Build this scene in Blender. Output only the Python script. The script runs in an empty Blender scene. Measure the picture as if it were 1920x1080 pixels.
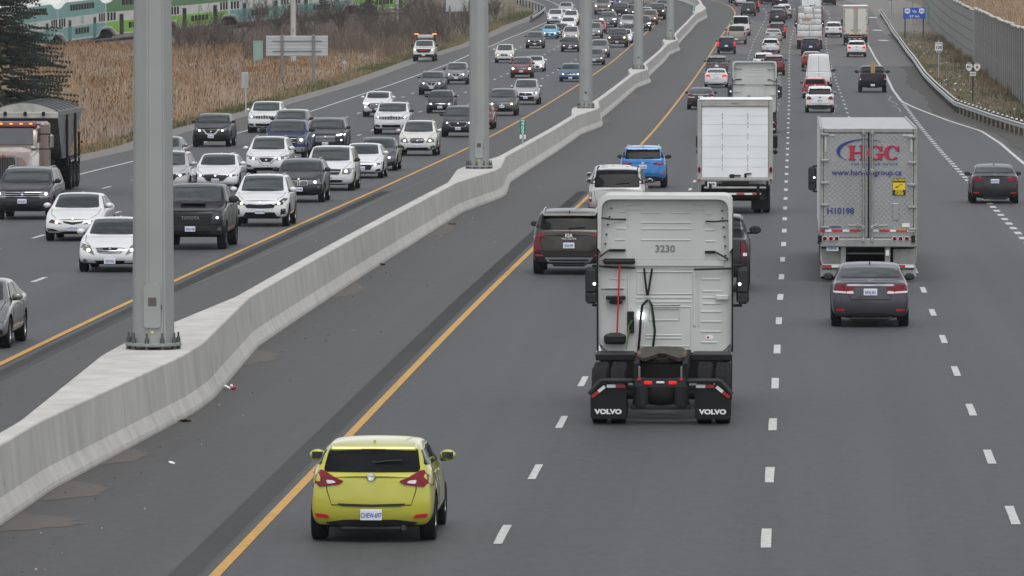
import bpy, bmesh, math, random
import numpy as np
from mathutils import Vector, Matrix, Euler
from mathutils.bvhtree import BVHTree
from mathutils.geometry import delaunay_2d_cdt

R = math.radians
rnd = random.Random(7)
scene = bpy.context.scene
COL = scene.collection

# ------------------------------------------------------------------ camera, sky, sun, exposure
F = 12580.0                                   # focal length in photograph pixels (1920 wide)
CAMZ = 7.95                                   # footbridge height above the carriageway
PITCH = math.atan(590.0 / F)
cam_data = bpy.data.cameras.new('camera')
cam_data.sensor_width = 36.0
cam_data.lens = F / 1920.0 * 36.0
cam_data.clip_start = 1.0
cam_data.clip_end = 6000.0
cam = bpy.data.objects.new('camera', cam_data)
cam.location = (0, 0, CAMZ)
cam.rotation_euler = (math.pi / 2 - PITCH, 0, 0)
COL.objects.link(cam)
scene.camera = cam

SUN_EL, SUN_AZ = R(67), R(172)
world = bpy.data.worlds.new('World')
scene.world = world
world.use_nodes = True
wn = world.node_tree
bg = wn.nodes['Background']
sky = wn.nodes.new('ShaderNodeTexSky')
sky.sky_type = 'NISHITA'
sky.sun_disc = False
sky.sun_elevation = SUN_EL
sky.sun_rotation = SUN_AZ
sky.air_density = 1.0
sky.dust_density = 1.5
sky.ozone_density = 1.0
hs = wn.nodes.new('ShaderNodeHueSaturation')      # overcast: the cloud sheet takes the blue out of the sky
hs.inputs['Saturation'].default_value = 0.18
wn.links.new(sky.outputs[0], hs.inputs['Color'])
wtc = wn.nodes.new('ShaderNodeTexCoord')               # broken cloud sheet, the same all round
wno = wn.nodes.new('ShaderNodeTexNoise'); wno.inputs['Scale'].default_value = 4.5; wno.inputs['Detail'].default_value = 7; wno.inputs['Roughness'].default_value = .6
wn.links.new(wtc.outputs['Generated'], wno.inputs['Vector'])
wra = wn.nodes.new('ShaderNodeMapRange'); wra.inputs['From Min'].default_value = .35; wra.inputs['From Max'].default_value = .65
wra.inputs['To Min'].default_value = .45; wra.inputs['To Max'].default_value = 1.5
wn.links.new(wno.outputs['Fac'], wra.inputs['Value'])
wmu = wn.nodes.new('ShaderNodeVectorMath'); wmu.operation = 'SCALE'
wn.links.new(hs.outputs[0], wmu.inputs[0]); wn.links.new(wra.outputs[0], wmu.inputs['Scale'])
wn.links.new(wmu.outputs[0], bg.inputs['Color'])
bg.inputs['Strength'].default_value = 0.10
sun_d = bpy.data.lights.new('sun', 'SUN')
sun_d.energy = 0.9
sun_d.specular_factor = 0.15
sun_d.angle = R(35)
sun_d.color = (1.0, 0.97, 0.93)
sun = bpy.data.objects.new('sun', sun_d)
sun.rotation_euler = (math.pi / 2 - SUN_EL, 0, math.pi - SUN_AZ)
COL.objects.link(sun)
scene.view_settings.view_transform = 'Standard'
scene.view_settings.look = 'None'
scene.view_settings.gamma = 1.0
scene.view_settings.exposure = 0.95
scene.render.engine = 'CYCLES'
scene.cycles.use_denoising = True
scene.cycles.max_bounces = 5
scene.cycles.diffuse_bounces = 2
scene.cycles.glossy_bounces = 3

# ------------------------------------------------------------------ where the road runs
PROF = [(-300, 0), (94, 0), (150, -.03), (180, -.12), (214, -.27), (270, -.55), (334, -.80), (380, -.86), (430, -.81),
        (514, -.56), (610, -.11), (680, .6), (740, 1.5), (800, 2.85), (860, 4.4), (920, 6.1), (1000, 8.6), (1150, 13.5), (1500, 24), (3000, 60)]
_t = np.arange(-300, 3000, 1.0)
_z = np.interp(_t, [p[0] for p in PROF], [p[1] for p in PROF])
_k = np.ones(31) / 31
_z = np.convolve(np.pad(_z, 15, mode='edge'), _k, mode='valid')
CURVE = [(640, 14.72), (700, 17.3), (760, 20.3), (800, 22.6), (838, 23.4), (862, 22.0), (900, 17.5), (960, 6), (1040, -18), (1200, -80)]
_c = np.where(_t < 640, -6.62 + .0413 * (_t - 123.3), np.interp(_t, [p[0] for p in CURVE], [p[1] for p in CURVE]))
_k2 = np.ones(41) / 41
_c = np.convolve(np.pad(_c, 20, mode='reflect', reflect_type='odd'), _k2, mode='valid')

def zg(y): return float(np.interp(y, _t, _z))
def xc(y): return float(np.interp(y, _t, _c))
def slope_x(y): return (xc(y + 4) - xc(y - 4)) / 8
def slope_z(y): return (zg(y + 4) - zg(y - 4)) / 8

def ray(px, py):
    vx, vy = (px - 960) / F, (540 - py) / F
    return Vector((vx, math.cos(PITCH) + vy * math.sin(PITCH), -math.sin(PITCH) + vy * math.cos(PITCH)))
def ground(px, py, h=0.0):
    """where the line of sight through a photograph pixel meets the road surface (raised by h)"""
    d = ray(px, py)
    lo, hi = 20.0, 1400.0
    f = lambda y: CAMZ + d.z / d.y * y - zg(y) - h
    y = lo
    while y < hi and f(y) > 0: y += 5
    a, b = y - 5, y
    for _ in range(30):
        m = (a + b) / 2
        if f(m) > 0: a = m
        else: b = m
    return Vector((d.x / d.y * b, b, zg(b) + h))
def at_depth(px, py, y):
    d = ray(px, py); return Vector((d.x / d.y * y, y, CAMZ + d.z / d.y * y))
def road(y, off, h=0.0): return Vector((xc(y) + off, y, zg(y) + h))

# ------------------------------------------------------------------ materials
MATS = {}
def mat(key, col=(.5, .5, .5), rough=.5, metal=0.0, coat=0.0, emit=None, estr=0.0, noise=None, bump=None, spec=None):
    if key in MATS: return MATS[key]
    m = bpy.data.materials.new(key); m.use_nodes = True
    nt = m.node_tree; b = nt.nodes['Principled BSDF']
    b.inputs['Base Color'].default_value = (*col, 1)
    b.inputs['Roughness'].default_value = rough
    b.inputs['Metallic'].default_value = metal
    if spec is not None: b.inputs['Specular IOR Level'].default_value = spec
    if coat:
        b.inputs['Coat Weight'].default_value = coat
        b.inputs['Coat Roughness'].default_value = .06
    if emit:
        b.inputs['Emission Color'].default_value = (*emit, 1)
        b.inputs['Emission Strength'].default_value = estr
    if noise or bump:
        tc = nt.nodes.new('ShaderNodeTexCoord')
    if noise:                                  # (scale, low factor, high factor)
        n = nt.nodes.new('ShaderNodeTexNoise'); n.inputs['Scale'].default_value = noise[0]
        n.inputs['Detail'].default_value = 6
        nt.links.new(tc.outputs['Object'], n.inputs['Vector'])
        r = nt.nodes.new('ShaderNodeValToRGB')
        r.color_ramp.elements[0].position = .3; r.color_ramp.elements[1].position = .7
        r.color_ramp.elements[0].color = (*[c * noise[1] for c in col], 1)
        r.color_ramp.elements[1].color = (*[c * noise[2] for c in col], 1)
        nt.links.new(n.outputs['Fac'], r.inputs['Fac'])
        nt.links.new(r.outputs['Color'], b.inputs['Base Color'])
    if bump:
        n2 = nt.nodes.new('ShaderNodeTexNoise'); n2.inputs['Scale'].default_value = bump[0]
        nt.links.new(tc.outputs['Object'], n2.inputs['Vector'])
        bp = nt.nodes.new('ShaderNodeBump'); bp.inputs['Strength'].default_value = bump[1]; bp.inputs['Distance'].default_value = .02
        nt.links.new(n2.outputs['Fac'], bp.inputs['Height'])
        nt.links.new(bp.outputs['Normal'], b.inputs['Normal'])
    MATS[key] = m
    return m

def asphalt(key, base, streak=.12, patch=.10, fine=.18, tint=(1, 1, 1), rough=.66):
    """old asphalt: aggregate grain, streaks along the lanes, blotches"""
    m = bpy.data.materials.new(key); m.use_nodes = True; nt = m.node_tree; b = nt.nodes['Principled BSDF']
    b.inputs['Roughness'].default_value = rough
    b.inputs['Specular IOR Level'].default_value = .55
    tc = nt.nodes.new('ShaderNodeTexCoord')
    rt = nt.nodes.new('ShaderNodeMapping'); rt.inputs['Rotation'].default_value = (0, 0, .0413)      # along the carriageway
    nt.links.new(tc.outputs['Object'], rt.inputs['Vector'])
    def nz(scale, vec_scale, detail=5):
        mp = nt.nodes.new('ShaderNodeMapping'); mp.inputs['Scale'].default_value = vec_scale
        nt.links.new(rt.outputs[0], mp.inputs['Vector'])
        n = nt.nodes.new('ShaderNodeTexNoise'); n.inputs['Scale'].default_value = scale; n.inputs['Detail'].default_value = detail
        nt.links.new(mp.outputs[0], n.inputs['Vector']); return n.outputs['Fac']
    def add(a, b_, k):
        s = nt.nodes.new('ShaderNodeMath'); s.operation = 'SUBTRACT'; nt.links.new(b_, s.inputs[0]); s.inputs[1].default_value = .5
        mm = nt.nodes.new('ShaderNodeMath'); mm.operation = 'MULTIPLY_ADD'; nt.links.new(s.outputs[0], mm.inputs[0]); mm.inputs[1].default_value = k
        if a is None: mm.inputs[2].default_value = 1.0
        else: nt.links.new(a, mm.inputs[2])
        return mm.outputs[0]
    v = add(None, nz(.75, (1, .010, 1), 3), streak * 4)
    v = add(v, nz(.16, (1, .18, 1)), patch * 3)
    v = add(v, nz(5.0, (1, .35, 1)), fine * 2)
    v = add(v, nz(22.0, (1, .4, 1)), fine * 2.5)
    vm = nt.nodes.new('ShaderNodeVectorMath'); vm.operation = 'SCALE'
    vm.inputs[0].default_value = [base * t for t in tint]
    nt.links.new(v, vm.inputs['Scale'])
    nt.links.new(vm.outputs[0], b.inputs['Base Color'])
    MATS[key] = m
    return m

asphalt('asphalt_lane', .042, tint=(.935, 1.0, 1.045), streak=.24, patch=.10, fine=.42)
asphalt('asphalt_shoulder', .0395, tint=(1.02, 1.0, .975), streak=.14, patch=.16, fine=.42)
asphalt('asphalt_old', .066, tint=(1.07, 1.0, .965), streak=.12, patch=.12)
asphalt('asphalt_groove', .038, tint=(.98, 1.0, 1.0), fine=.3)
asphalt('sand', .056, tint=(1.18, 1.0, .84), patch=.3)
mat('paint_white_line', (.50, .50, .49), .7, noise=(9, .62, 1.05))
mat('paint_yellow_line', (.48, .27, .06), .7, noise=(5, .72, 1.06))
mat('sealant', (.24, .24, .24), .6)
mat('concrete', (.36, .355, .345), .9, noise=(1.6, .82, 1.08), bump=(30, .25))
mat('concrete_top', (.47, .455, .43), .9, noise=(2.2, .86, 1.06), bump=(40, .2))
mat('concrete_stain', (.22, .215, .205), .9, noise=(6, .8, 1.15))
mat('joint', (.10, .098, .09), .9)
mat('galv', (.40, .42, .42), .45, metal=.35, noise=(3, .88, 1.08))
mat('pole_grey', (.285, .30, .292), .55, metal=.1, noise=(.7, .93, 1.05))
mat('pole_plate', (.23, .245, .24), .6, noise=(8, .85, 1.1))
mat('bolt', (.10, .105, .105), .5, metal=.5)
mat('decal_brown', (.09, .075, .065), .7)
mat('dot_yellow', (.7, .6, .03), .6)
mat('glass', (.020, .027, .027), .03, spec=1.0, bump=(1.6, .5))
mat('glass_dark', (.006, .007, .008), .05, spec=.07, bump=(1.6, .4))
mat('black', (.012, .012, .013), .45, spec=0.2)
mat('black_gloss', (.010, .010, .011), .15, spec=0.35)
mat('black_matte', (.016, .016, .016), .8, spec=0.1)
mat('plastic', (.028, .029, .031), .6, spec=0.2)
mat('gap', (.006, .006, .006), .9, spec=0.05)
mat('rubber', (.017, .017, .018), .85, noise=(20, .8, 1.2), spec=0.12)
mat('rim', (.42, .43, .44), .3, metal=.8)
mat('rim_dark', (.06, .06, .065), .35, metal=.6)
mat('chrome', (.46, .47, .48), .14, metal=1.0)
mat('silver', (.50, .51, .52), .35, metal=.7)
mat('lens', (.12, .13, .135), .15, coat=.4, spec=.3)
mat('lens_dark', (.035, .038, .04), .15, coat=.4, spec=.3)
mat('lens_amber', (.7, .22, .03), .15, coat=1.0)
mat('lamp_white', (1, 1, 1), .3, emit=(1, .96, .88), estr=5.0)
mat('lamp_warm', (1, .9, .7), .3, emit=(1, .76, .42), estr=5.0)
mat('drl', (1, 1, 1), .3, emit=(.95, .98, 1), estr=4.0)
mat('marker_amber', (1, .4, .05), .3, emit=(1, .25, .03), estr=.7)
mat('tail_red', (.155, .004, .012), .2, coat=.25, spec=.2)
mat('tail_dark', (.10, .005, .009), .2, coat=.25, spec=.2)
mat('tail_lit', (.4, .006, .008), .25, emit=(1, .012, .012), estr=.40, spec=.2)
mat('tail_clear', (.62, .60, .60), .12, coat=1.0)
mat('reflector', (.50, .02, .025), .3)
mat('tape_red', (.42, .02, .03), .35)
mat('tape_white', (.72, .72, .72), .35)
mat('plate', (.66, .68, .72), .45)
mat('plate_blue', (.10, .22, .55), .45)
mat('plate_text', (.05, .11, .38), .5)
mat('white_trim', (.70, .71, .71), .4)

mat('mid_grey', (.16, .16, .16), .6); mat('sign_green', (.012, .19, .11), .5); mat('sign_white', (.70, .71, .70), .5); mat('sign_blue', (.014, .075, .42), .45); mat('sign_black', (.012, .012, .012), .5); mat('sign_red', (.42, .015, .03), .5)
WORK = bpy.data.scenes.new('workshop')                 # a bench for evaluating modifiers, removed at the end
def bake(o):
    vl = WORK.view_layers[0]; vl.update(); dg = vl.depsgraph
    return bpy.data.meshes.new_from_object(o.evaluated_get(dg), depsgraph=dg)
# ------------------------------------------------------------------ mesh helpers
def finish(bm, name, mats, smooth=35, recalc=True):
    if recalc: bmesh.ops.recalc_face_normals(bm, faces=bm.faces)
    me = bpy.data.meshes.new(name); bm.to_mesh(me); bm.free()
    for k in (mats if isinstance(mats, (list, tuple)) else [mats]):
        me.materials.append(MATS[k] if isinstance(k, str) else k)
    if smooth:
        me.polygons.foreach_set('use_smooth', [True] * len(me.polygons))
        me.set_sharp_from_angle(angle=R(smooth))
    return me
def obj(name, me, parent=None, loc=None, rot=None):
    o = bpy.data.objects.new(name, me); COL.objects.link(o)
    if parent is not None: o.parent = parent
    if loc is not None: o.location = loc
    if rot is not None: o.rotation_euler = rot
    return o
def empty(name, loc=(0, 0, 0), rot=(0, 0, 0)):
    o = bpy.data.objects.new(name, None); o.empty_display_size = .3; COL.objects.link(o)
    o.location = loc; o.rotation_euler = rot; return o
def tag(o, label=None, cat=None, group=None, kind=None):
    if label: o['label'] = label
    if cat: o['category'] = cat
    if group: o['group'] = group
    if kind: o['kind'] = kind
    return o
def box(bm, c, s, bev=0.0, mi=0, rot=None, seg=1):
    r = bmesh.ops.create_cube(bm, size=1.0)
    vs = r['verts']
    bmesh.ops.scale(bm, vec=s, verts=vs)
    fs = list({f for v in vs for f in v.link_faces})
    if bev > 0:
        es = list({e for v in vs for e in v.link_edges})
        rb = bmesh.ops.bevel(bm, geom=es, offset=min(bev, .49 * min(s)), segments=seg, affect='EDGES', profile=.5)
        vs = list(set(rb['verts']) | {v for v in vs if v.is_valid})
        fs = list({f for v in vs for f in v.link_faces})
    if rot is not None: bmesh.ops.rotate(bm, verts=vs, cent=(0, 0, 0), matrix=Euler(rot).to_matrix())
    bmesh.ops.translate(bm, verts=vs, vec=c)
    for f in fs: f.material_index = mi
    return vs
def tube(bm, pts, r, n=8, mi=0, r2=None, cap=True):
    pts = [Vector(p) for p in pts]; rings = []
    for i, p in enumerate(pts):
        a = pts[min(i + 1, len(pts) - 1)] - pts[max(i - 1, 0)]
        a.normalize()
        u = a.orthogonal().normalized() if i == 0 else (u - a * u.dot(a)).normalized()
        w = a.cross(u)
        rr = r if r2 is None else r + (r2 - r) * i / max(1, len(pts) - 1)
        rings.append([bm.verts.new(p + (u * math.cos(2 * math.pi * k / n) + w * math.sin(2 * math.pi * k / n)) * rr) for k in range(n)])
    for a, b in zip(rings, rings[1:]):
        for k in range(n):
            f = bm.faces.new((a[k], a[(k + 1) % n], b[(k + 1) % n], b[k])); f.material_index = mi
    if cap and n > 2:
        bm.faces.new(rings[0][::-1]).material_index = mi; bm.faces.new(rings[-1]).material_index = mi
def lathe(bm, prof, axis='Z', n=24, mi=0, c=(0, 0, 0), closed=False):
    """prof: (radius, height) pairs"""
    rings = []
    for r, h in prof:
        ring = []
        for k in range(n):
            a = 2 * math.pi * k / n
            p = {'Z': (r * math.cos(a), r * math.sin(a), h), 'X': (h, r * math.cos(a), r * math.sin(a)), 'Y': (r * math.cos(a), h, r * math.sin(a))}[axis]
            ring.append(bm.verts.new((p[0] + c[0], p[1] + c[1], p[2] + c[2])))
        rings.append(ring)
    prs = list(zip(rings, rings[1:])) + ([(rings[-1], rings[0])] if closed else [])
    for a, b in prs:
        for k in range(n):
            bm.faces.new((a[k], a[(k + 1) % n], b[(k + 1) % n], b[k])).material_index = mi
    if not closed:
        bm.faces.new(rings[0][::-1]).material_index = mi; bm.faces.new(rings[-1]).material_index = mi
def prism(bm, poly, axis, a, b, mi=0):
    """polygon extruded along an axis between a and b"""
    def P(u, v, w): return {'X': (w, u, v), 'Y': (u, w, v), 'Z': (u, v, w)}[axis]
    v0 = [bm.verts.new(P(u, v, a)) for u, v in poly]; v1 = [bm.verts.new(P(u, v, b)) for u, v in poly]
    n = len(poly); fs = []
    for i in range(n): fs.append(bm.faces.new((v0[i], v0[(i + 1) % n], v1[(i + 1) % n], v1[i])))
    fs.append(bm.faces.new(v0[::-1])); fs.append(bm.faces.new(v1))
    for f in fs: f.material_index = mi
def B(fn, name, mats, smooth=35):
    bm = bmesh.new(); fn(bm); return finish(bm, name, mats, smooth)
def boxes(name, mats, items, smooth=35):
    bm = bmesh.new()
    for it in items: box(bm, *it)
    return finish(bm, name, mats, smooth)
def text_mesh(s, size, m, bold=0.0, ext=.002, facing='R', squash=1.0):
    """flat lettering; facing R: read from -Y, F: read from +Y"""
    cu = bpy.data.curves.new('t', 'FONT'); cu.body = s; cu.size = size; cu.align_x = 'CENTER'; cu.align_y = 'CENTER'
    cu.offset = bold; cu.extrude = ext; cu.resolution_u = 3
    o = bpy.data.objects.new('t', cu)
    me = bpy.data.meshes.new_from_object(o)
    bpy.data.objects.remove(o); bpy.data.curves.remove(cu)
    M = Matrix.Rotation(R(90), 4, 'X')
    if facing == 'F': M = Matrix.Rotation(math.pi, 4, 'Z') @ M
    me.transform(M @ Matrix.Diagonal((squash, 1, 1, 1)))
    me.materials.clear(); me.materials.append(MATS[m]); me.name = 'lettering'
    return me
def rpoly(pts, r=.03, n=3):
    """round the corners of a polygon"""
    out = []; N = len(pts)
    for i in range(N):
        p = Vector(pts[i]); a = Vector(pts[i - 1]) - p; b = Vector(pts[(i + 1) % N]) - p
        k = min(r, a.length * .45, b.length * .45)
        s, e = p + a.normalized() * k, p + b.normalized() * k
        for j in range(n + 1):
            t = j / n
            q = s * (1 - t) ** 2 + p * 2 * t * (1 - t) + e * t * t
            out.append((q.x, q.y))
    return out
def circle(cx, cy, r, n=14, ry=None): return [(cx + r * math.cos(2 * math.pi * i / n), cy + (ry or r) * math.sin(2 * math.pi * i / n)) for i in range(n)]
def inside(x, y, poly):
    c = False; n = len(poly); j = n - 1
    for i in range(n):
        (xi, yi), (xj, yj) = poly[i], poly[j]
        if (yi > y) != (yj > y) and x < (xj - xi) * (y - yi) / (yj - yi) + xi: c = not c
        j = i
    return c
def patch(bvh, poly, side, t=.008, res=.09, bm=None, mi=0):
    """a panel cut to an outline and laid on a body: side F front, R rear, S+ / S- flank, T top; t stands proud"""
    D = {'F': Vector((0, -1, 0)), 'R': Vector((0, 1, 0)), 'S+': Vector((-1, 0, 0)), 'S-': Vector((1, 0, 0)), 'T': Vector((0, 0, -1))}[side]
    bnd = []
    N = len(poly)
    for i in range(N):
        a, b = Vector(poly[i]), Vector(poly[(i + 1) % N]); k = max(1, int((b - a).length / res))
        for j in range(k): bnd.append(a.lerp(b, j / k))
    pts = list(bnd); nb = len(bnd)
    xs = [p.x for p in bnd]; ys = [p.y for p in bnd]
    x0, x1, y0, y1 = min(xs), max(xs), min(ys), max(ys)
    pl = [(p.x, p.y) for p in bnd]
    nx, ny = int((x1 - x0) / res), int((y1 - y0) / res)
    for i in range(1, nx + 1):
        for j in range(1, ny + 1):
            x, y = x0 + (x1 - x0) * i / (nx + 1), y0 + (y1 - y0) * j / (ny + 1)
            if inside(x, y, pl) and min((Vector((x, y)) - q).length for q in bnd) > res * .4: pts.append(Vector((x, y)))
    r = delaunay_2d_cdt(pts, [(i, (i + 1) % nb) for i in range(nb)], [list(range(nb))], 1, 1e-5)
    vs, fs = r[0], r[2]
    own = bm is None
    if own: bm = bmesh.new()
    top = []
    for p in vs:
        if side in 'FR': o = Vector((p.x, 0, p.y)) - D * 20
        elif side == 'T': o = Vector((p.x, p.y, 0)) - D * 20
        else: o = Vector((0, p.x, p.y)) - D * 20
        h, nrm, _, _ = bvh.ray_cast(o, D)
        if h is None:
            for k in range(1, 30):                       # off the edge: wrap round to the silhouette
                q = Vector((o.x * (1 - .012 * k), o.y, o.z - .004 * k)) if side in 'FR' else Vector((o.x, o.y * (1 - .012 * k), o.z - .006 * k))
                h, nrm, _, _ = bvh.ray_cast(q, D)
                if h is not None: break
            else: h, nrm = bvh.find_nearest(o + D * 18)[:2]
        if nrm.dot(D) > 0: nrm = -nrm
        top.append(bm.verts.new(h - D * t * .5 + nrm * t * .5))
    made = []
    for f in fs:
        try: made.append(bm.faces.new([top[i] for i in f]))
        except ValueError: pass
    be = [e for f in made for e in f.edges if len(e.link_faces) == 1]
    ex = bmesh.ops.extrude_edge_only(bm, edges=be)
    bmesh.ops.translate(bm, verts=[v for v in ex['geom'] if isinstance(v, bmesh.types.BMVert)], vec=D * (t + .012))
    for f in made: f.material_index = mi
    for f in ex['geom']:
        if isinstance(f, bmesh.types.BMFace): f.material_index = mi
    return bm if not own else bm
def strip(line, w):
    """outline of a thin band along a polyline"""
    L, Rr = [], []
    pts = [Vector(p) for p in line]
    for i, p in enumerate(pts):
        d = pts[min(i + 1, len(pts) - 1)] - pts[max(0, i - 1)]; d.normalize(); n = Vector((-d.y, d.x)) * w / 2
        L.append(tuple(p + n)); Rr.append(tuple(p - n))
    return L + Rr[::-1]
# ------------------------------------------------------------------ cars: a lofted body, everything else laid on it
class Model:
    def __init__(s): s.parts = []; s.fa = s.ra = 0.0
    def add(s, name, me, parent=-1, key=None, loc=None, rot=None):
        s.parts.append((name, me, parent, key, loc, rot)); return len(s.parts) - 1

def lin(t, pts): return float(np.interp(t, [p[0] for p in pts], [p[1] for p in pts]))

BODY = dict(
 sedan=dict(L=4.80, W=1.82, H=1.46, wb=2.78, fo=.95, gc=.20, tr=.33, hz0=.74, hz1=.98, c=1.30, rf=2.05, rr=3.30, rb=4.12, dz=1.08, tz=1.05, b0=.97, b1=1.03, tum=0.33),
 compact=dict(L=4.55, W=1.78, H=1.44, wb=2.68, fo=.92, gc=.19, tr=.32, hz0=.72, hz1=.96, c=1.18, rf=1.95, rr=3.15, rb=3.98, dz=1.08, tz=1.05, b0=.95, b1=1.02, tum=0.33),
 hatch=dict(L=4.30, W=1.77, H=1.46, wb=2.60, fo=.92, gc=.19, tr=.325, hz0=.74, hz1=.98, c=1.15, rf=1.90, rr=3.55, rb=4.10, dz=1.04, tz=.98, b0=.96, b1=1.06, tum=0.34),
 small=dict(L=4.10, W=1.70, H=1.52, wb=2.60, fo=.82, gc=.18, tr=.31, hz0=.80, hz1=1.06, c=.95, rf=1.75, rr=3.45, rb=3.95, dz=1.06, tz=1.0, b0=1.02, b1=1.08, tum=0.3),
 coupe=dict(L=4.24, W=1.78, H=1.32, wb=2.57, fo=.85, gc=.15, tr=.32, hz0=.66, hz1=.90, c=1.35, rf=2.05, rr=2.85, rb=3.75, dz=1.0, tz=.97, b0=.88, b1=.96, tum=0.36),
 crossover=dict(L=4.60, W=1.85, H=1.69, wb=2.69, fo=.92, gc=.25, tr=.355, hz0=.92, hz1=1.12, c=1.15, rf=1.88, rr=3.95, rb=4.42, dz=1.12, tz=1.06, b0=1.10, b1=1.18, tum=0.27),
 suv=dict(L=4.85, W=1.95, H=1.74, wb=2.85, fo=.94, gc=.27, tr=.375, hz0=1.0, hz1=1.19, c=1.25, rf=1.98, rr=4.25, rb=4.68, dz=1.16, tz=1.10, b0=1.16, b1=1.22, tum=0.24),
 bigsuv=dict(L=5.0, W=1.99, H=1.76, wb=2.92, fo=.95, gc=.27, tr=.385, hz0=1.05, hz1=1.22, c=1.25, rf=1.98, rr=4.45, rb=4.84, dz=1.18, tz=1.12, b0=1.19, b1=1.24, tum=0.22),
 minivan=dict(L=5.1, W=1.98, H=1.74, wb=3.05, fo=.98, gc=.22, tr=.345, hz0=.92, hz1=1.14, c=1.02, rf=1.85, rr=4.55, rb=4.98, dz=1.10, tz=1.02, b0=1.10, b1=1.14, tum=0.22),
 pickup=dict(L=5.8, W=2.03, H=1.93, wb=3.67, fo=.98, gc=.38, tr=.405, hz0=1.20, hz1=1.36, c=1.50, rf=2.05, rr=3.80, rb=3.98, dz=1.40, tz=1.38, b0=1.33, b1=1.38, tum=0.2),
 midpickup=dict(L=5.3, W=1.92, H=1.80, wb=3.25, fo=.92, gc=.33, tr=.38, hz0=1.05, hz1=1.22, c=1.35, rf=1.92, rr=3.45, rb=3.62, dz=1.24, tz=1.22, b0=1.18, b1=1.22, tum=0.22),
 cargovan=dict(L=5.9, W=2.02, H=2.62, wb=3.6, fo=1.0, gc=.28, tr=.37, hz0=1.10, hz1=1.30, c=.95, rf=1.95, rr=5.72, rb=5.84, dz=1.30, tz=1.22, b0=1.22, b1=1.25, tum=.10),
)

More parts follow.
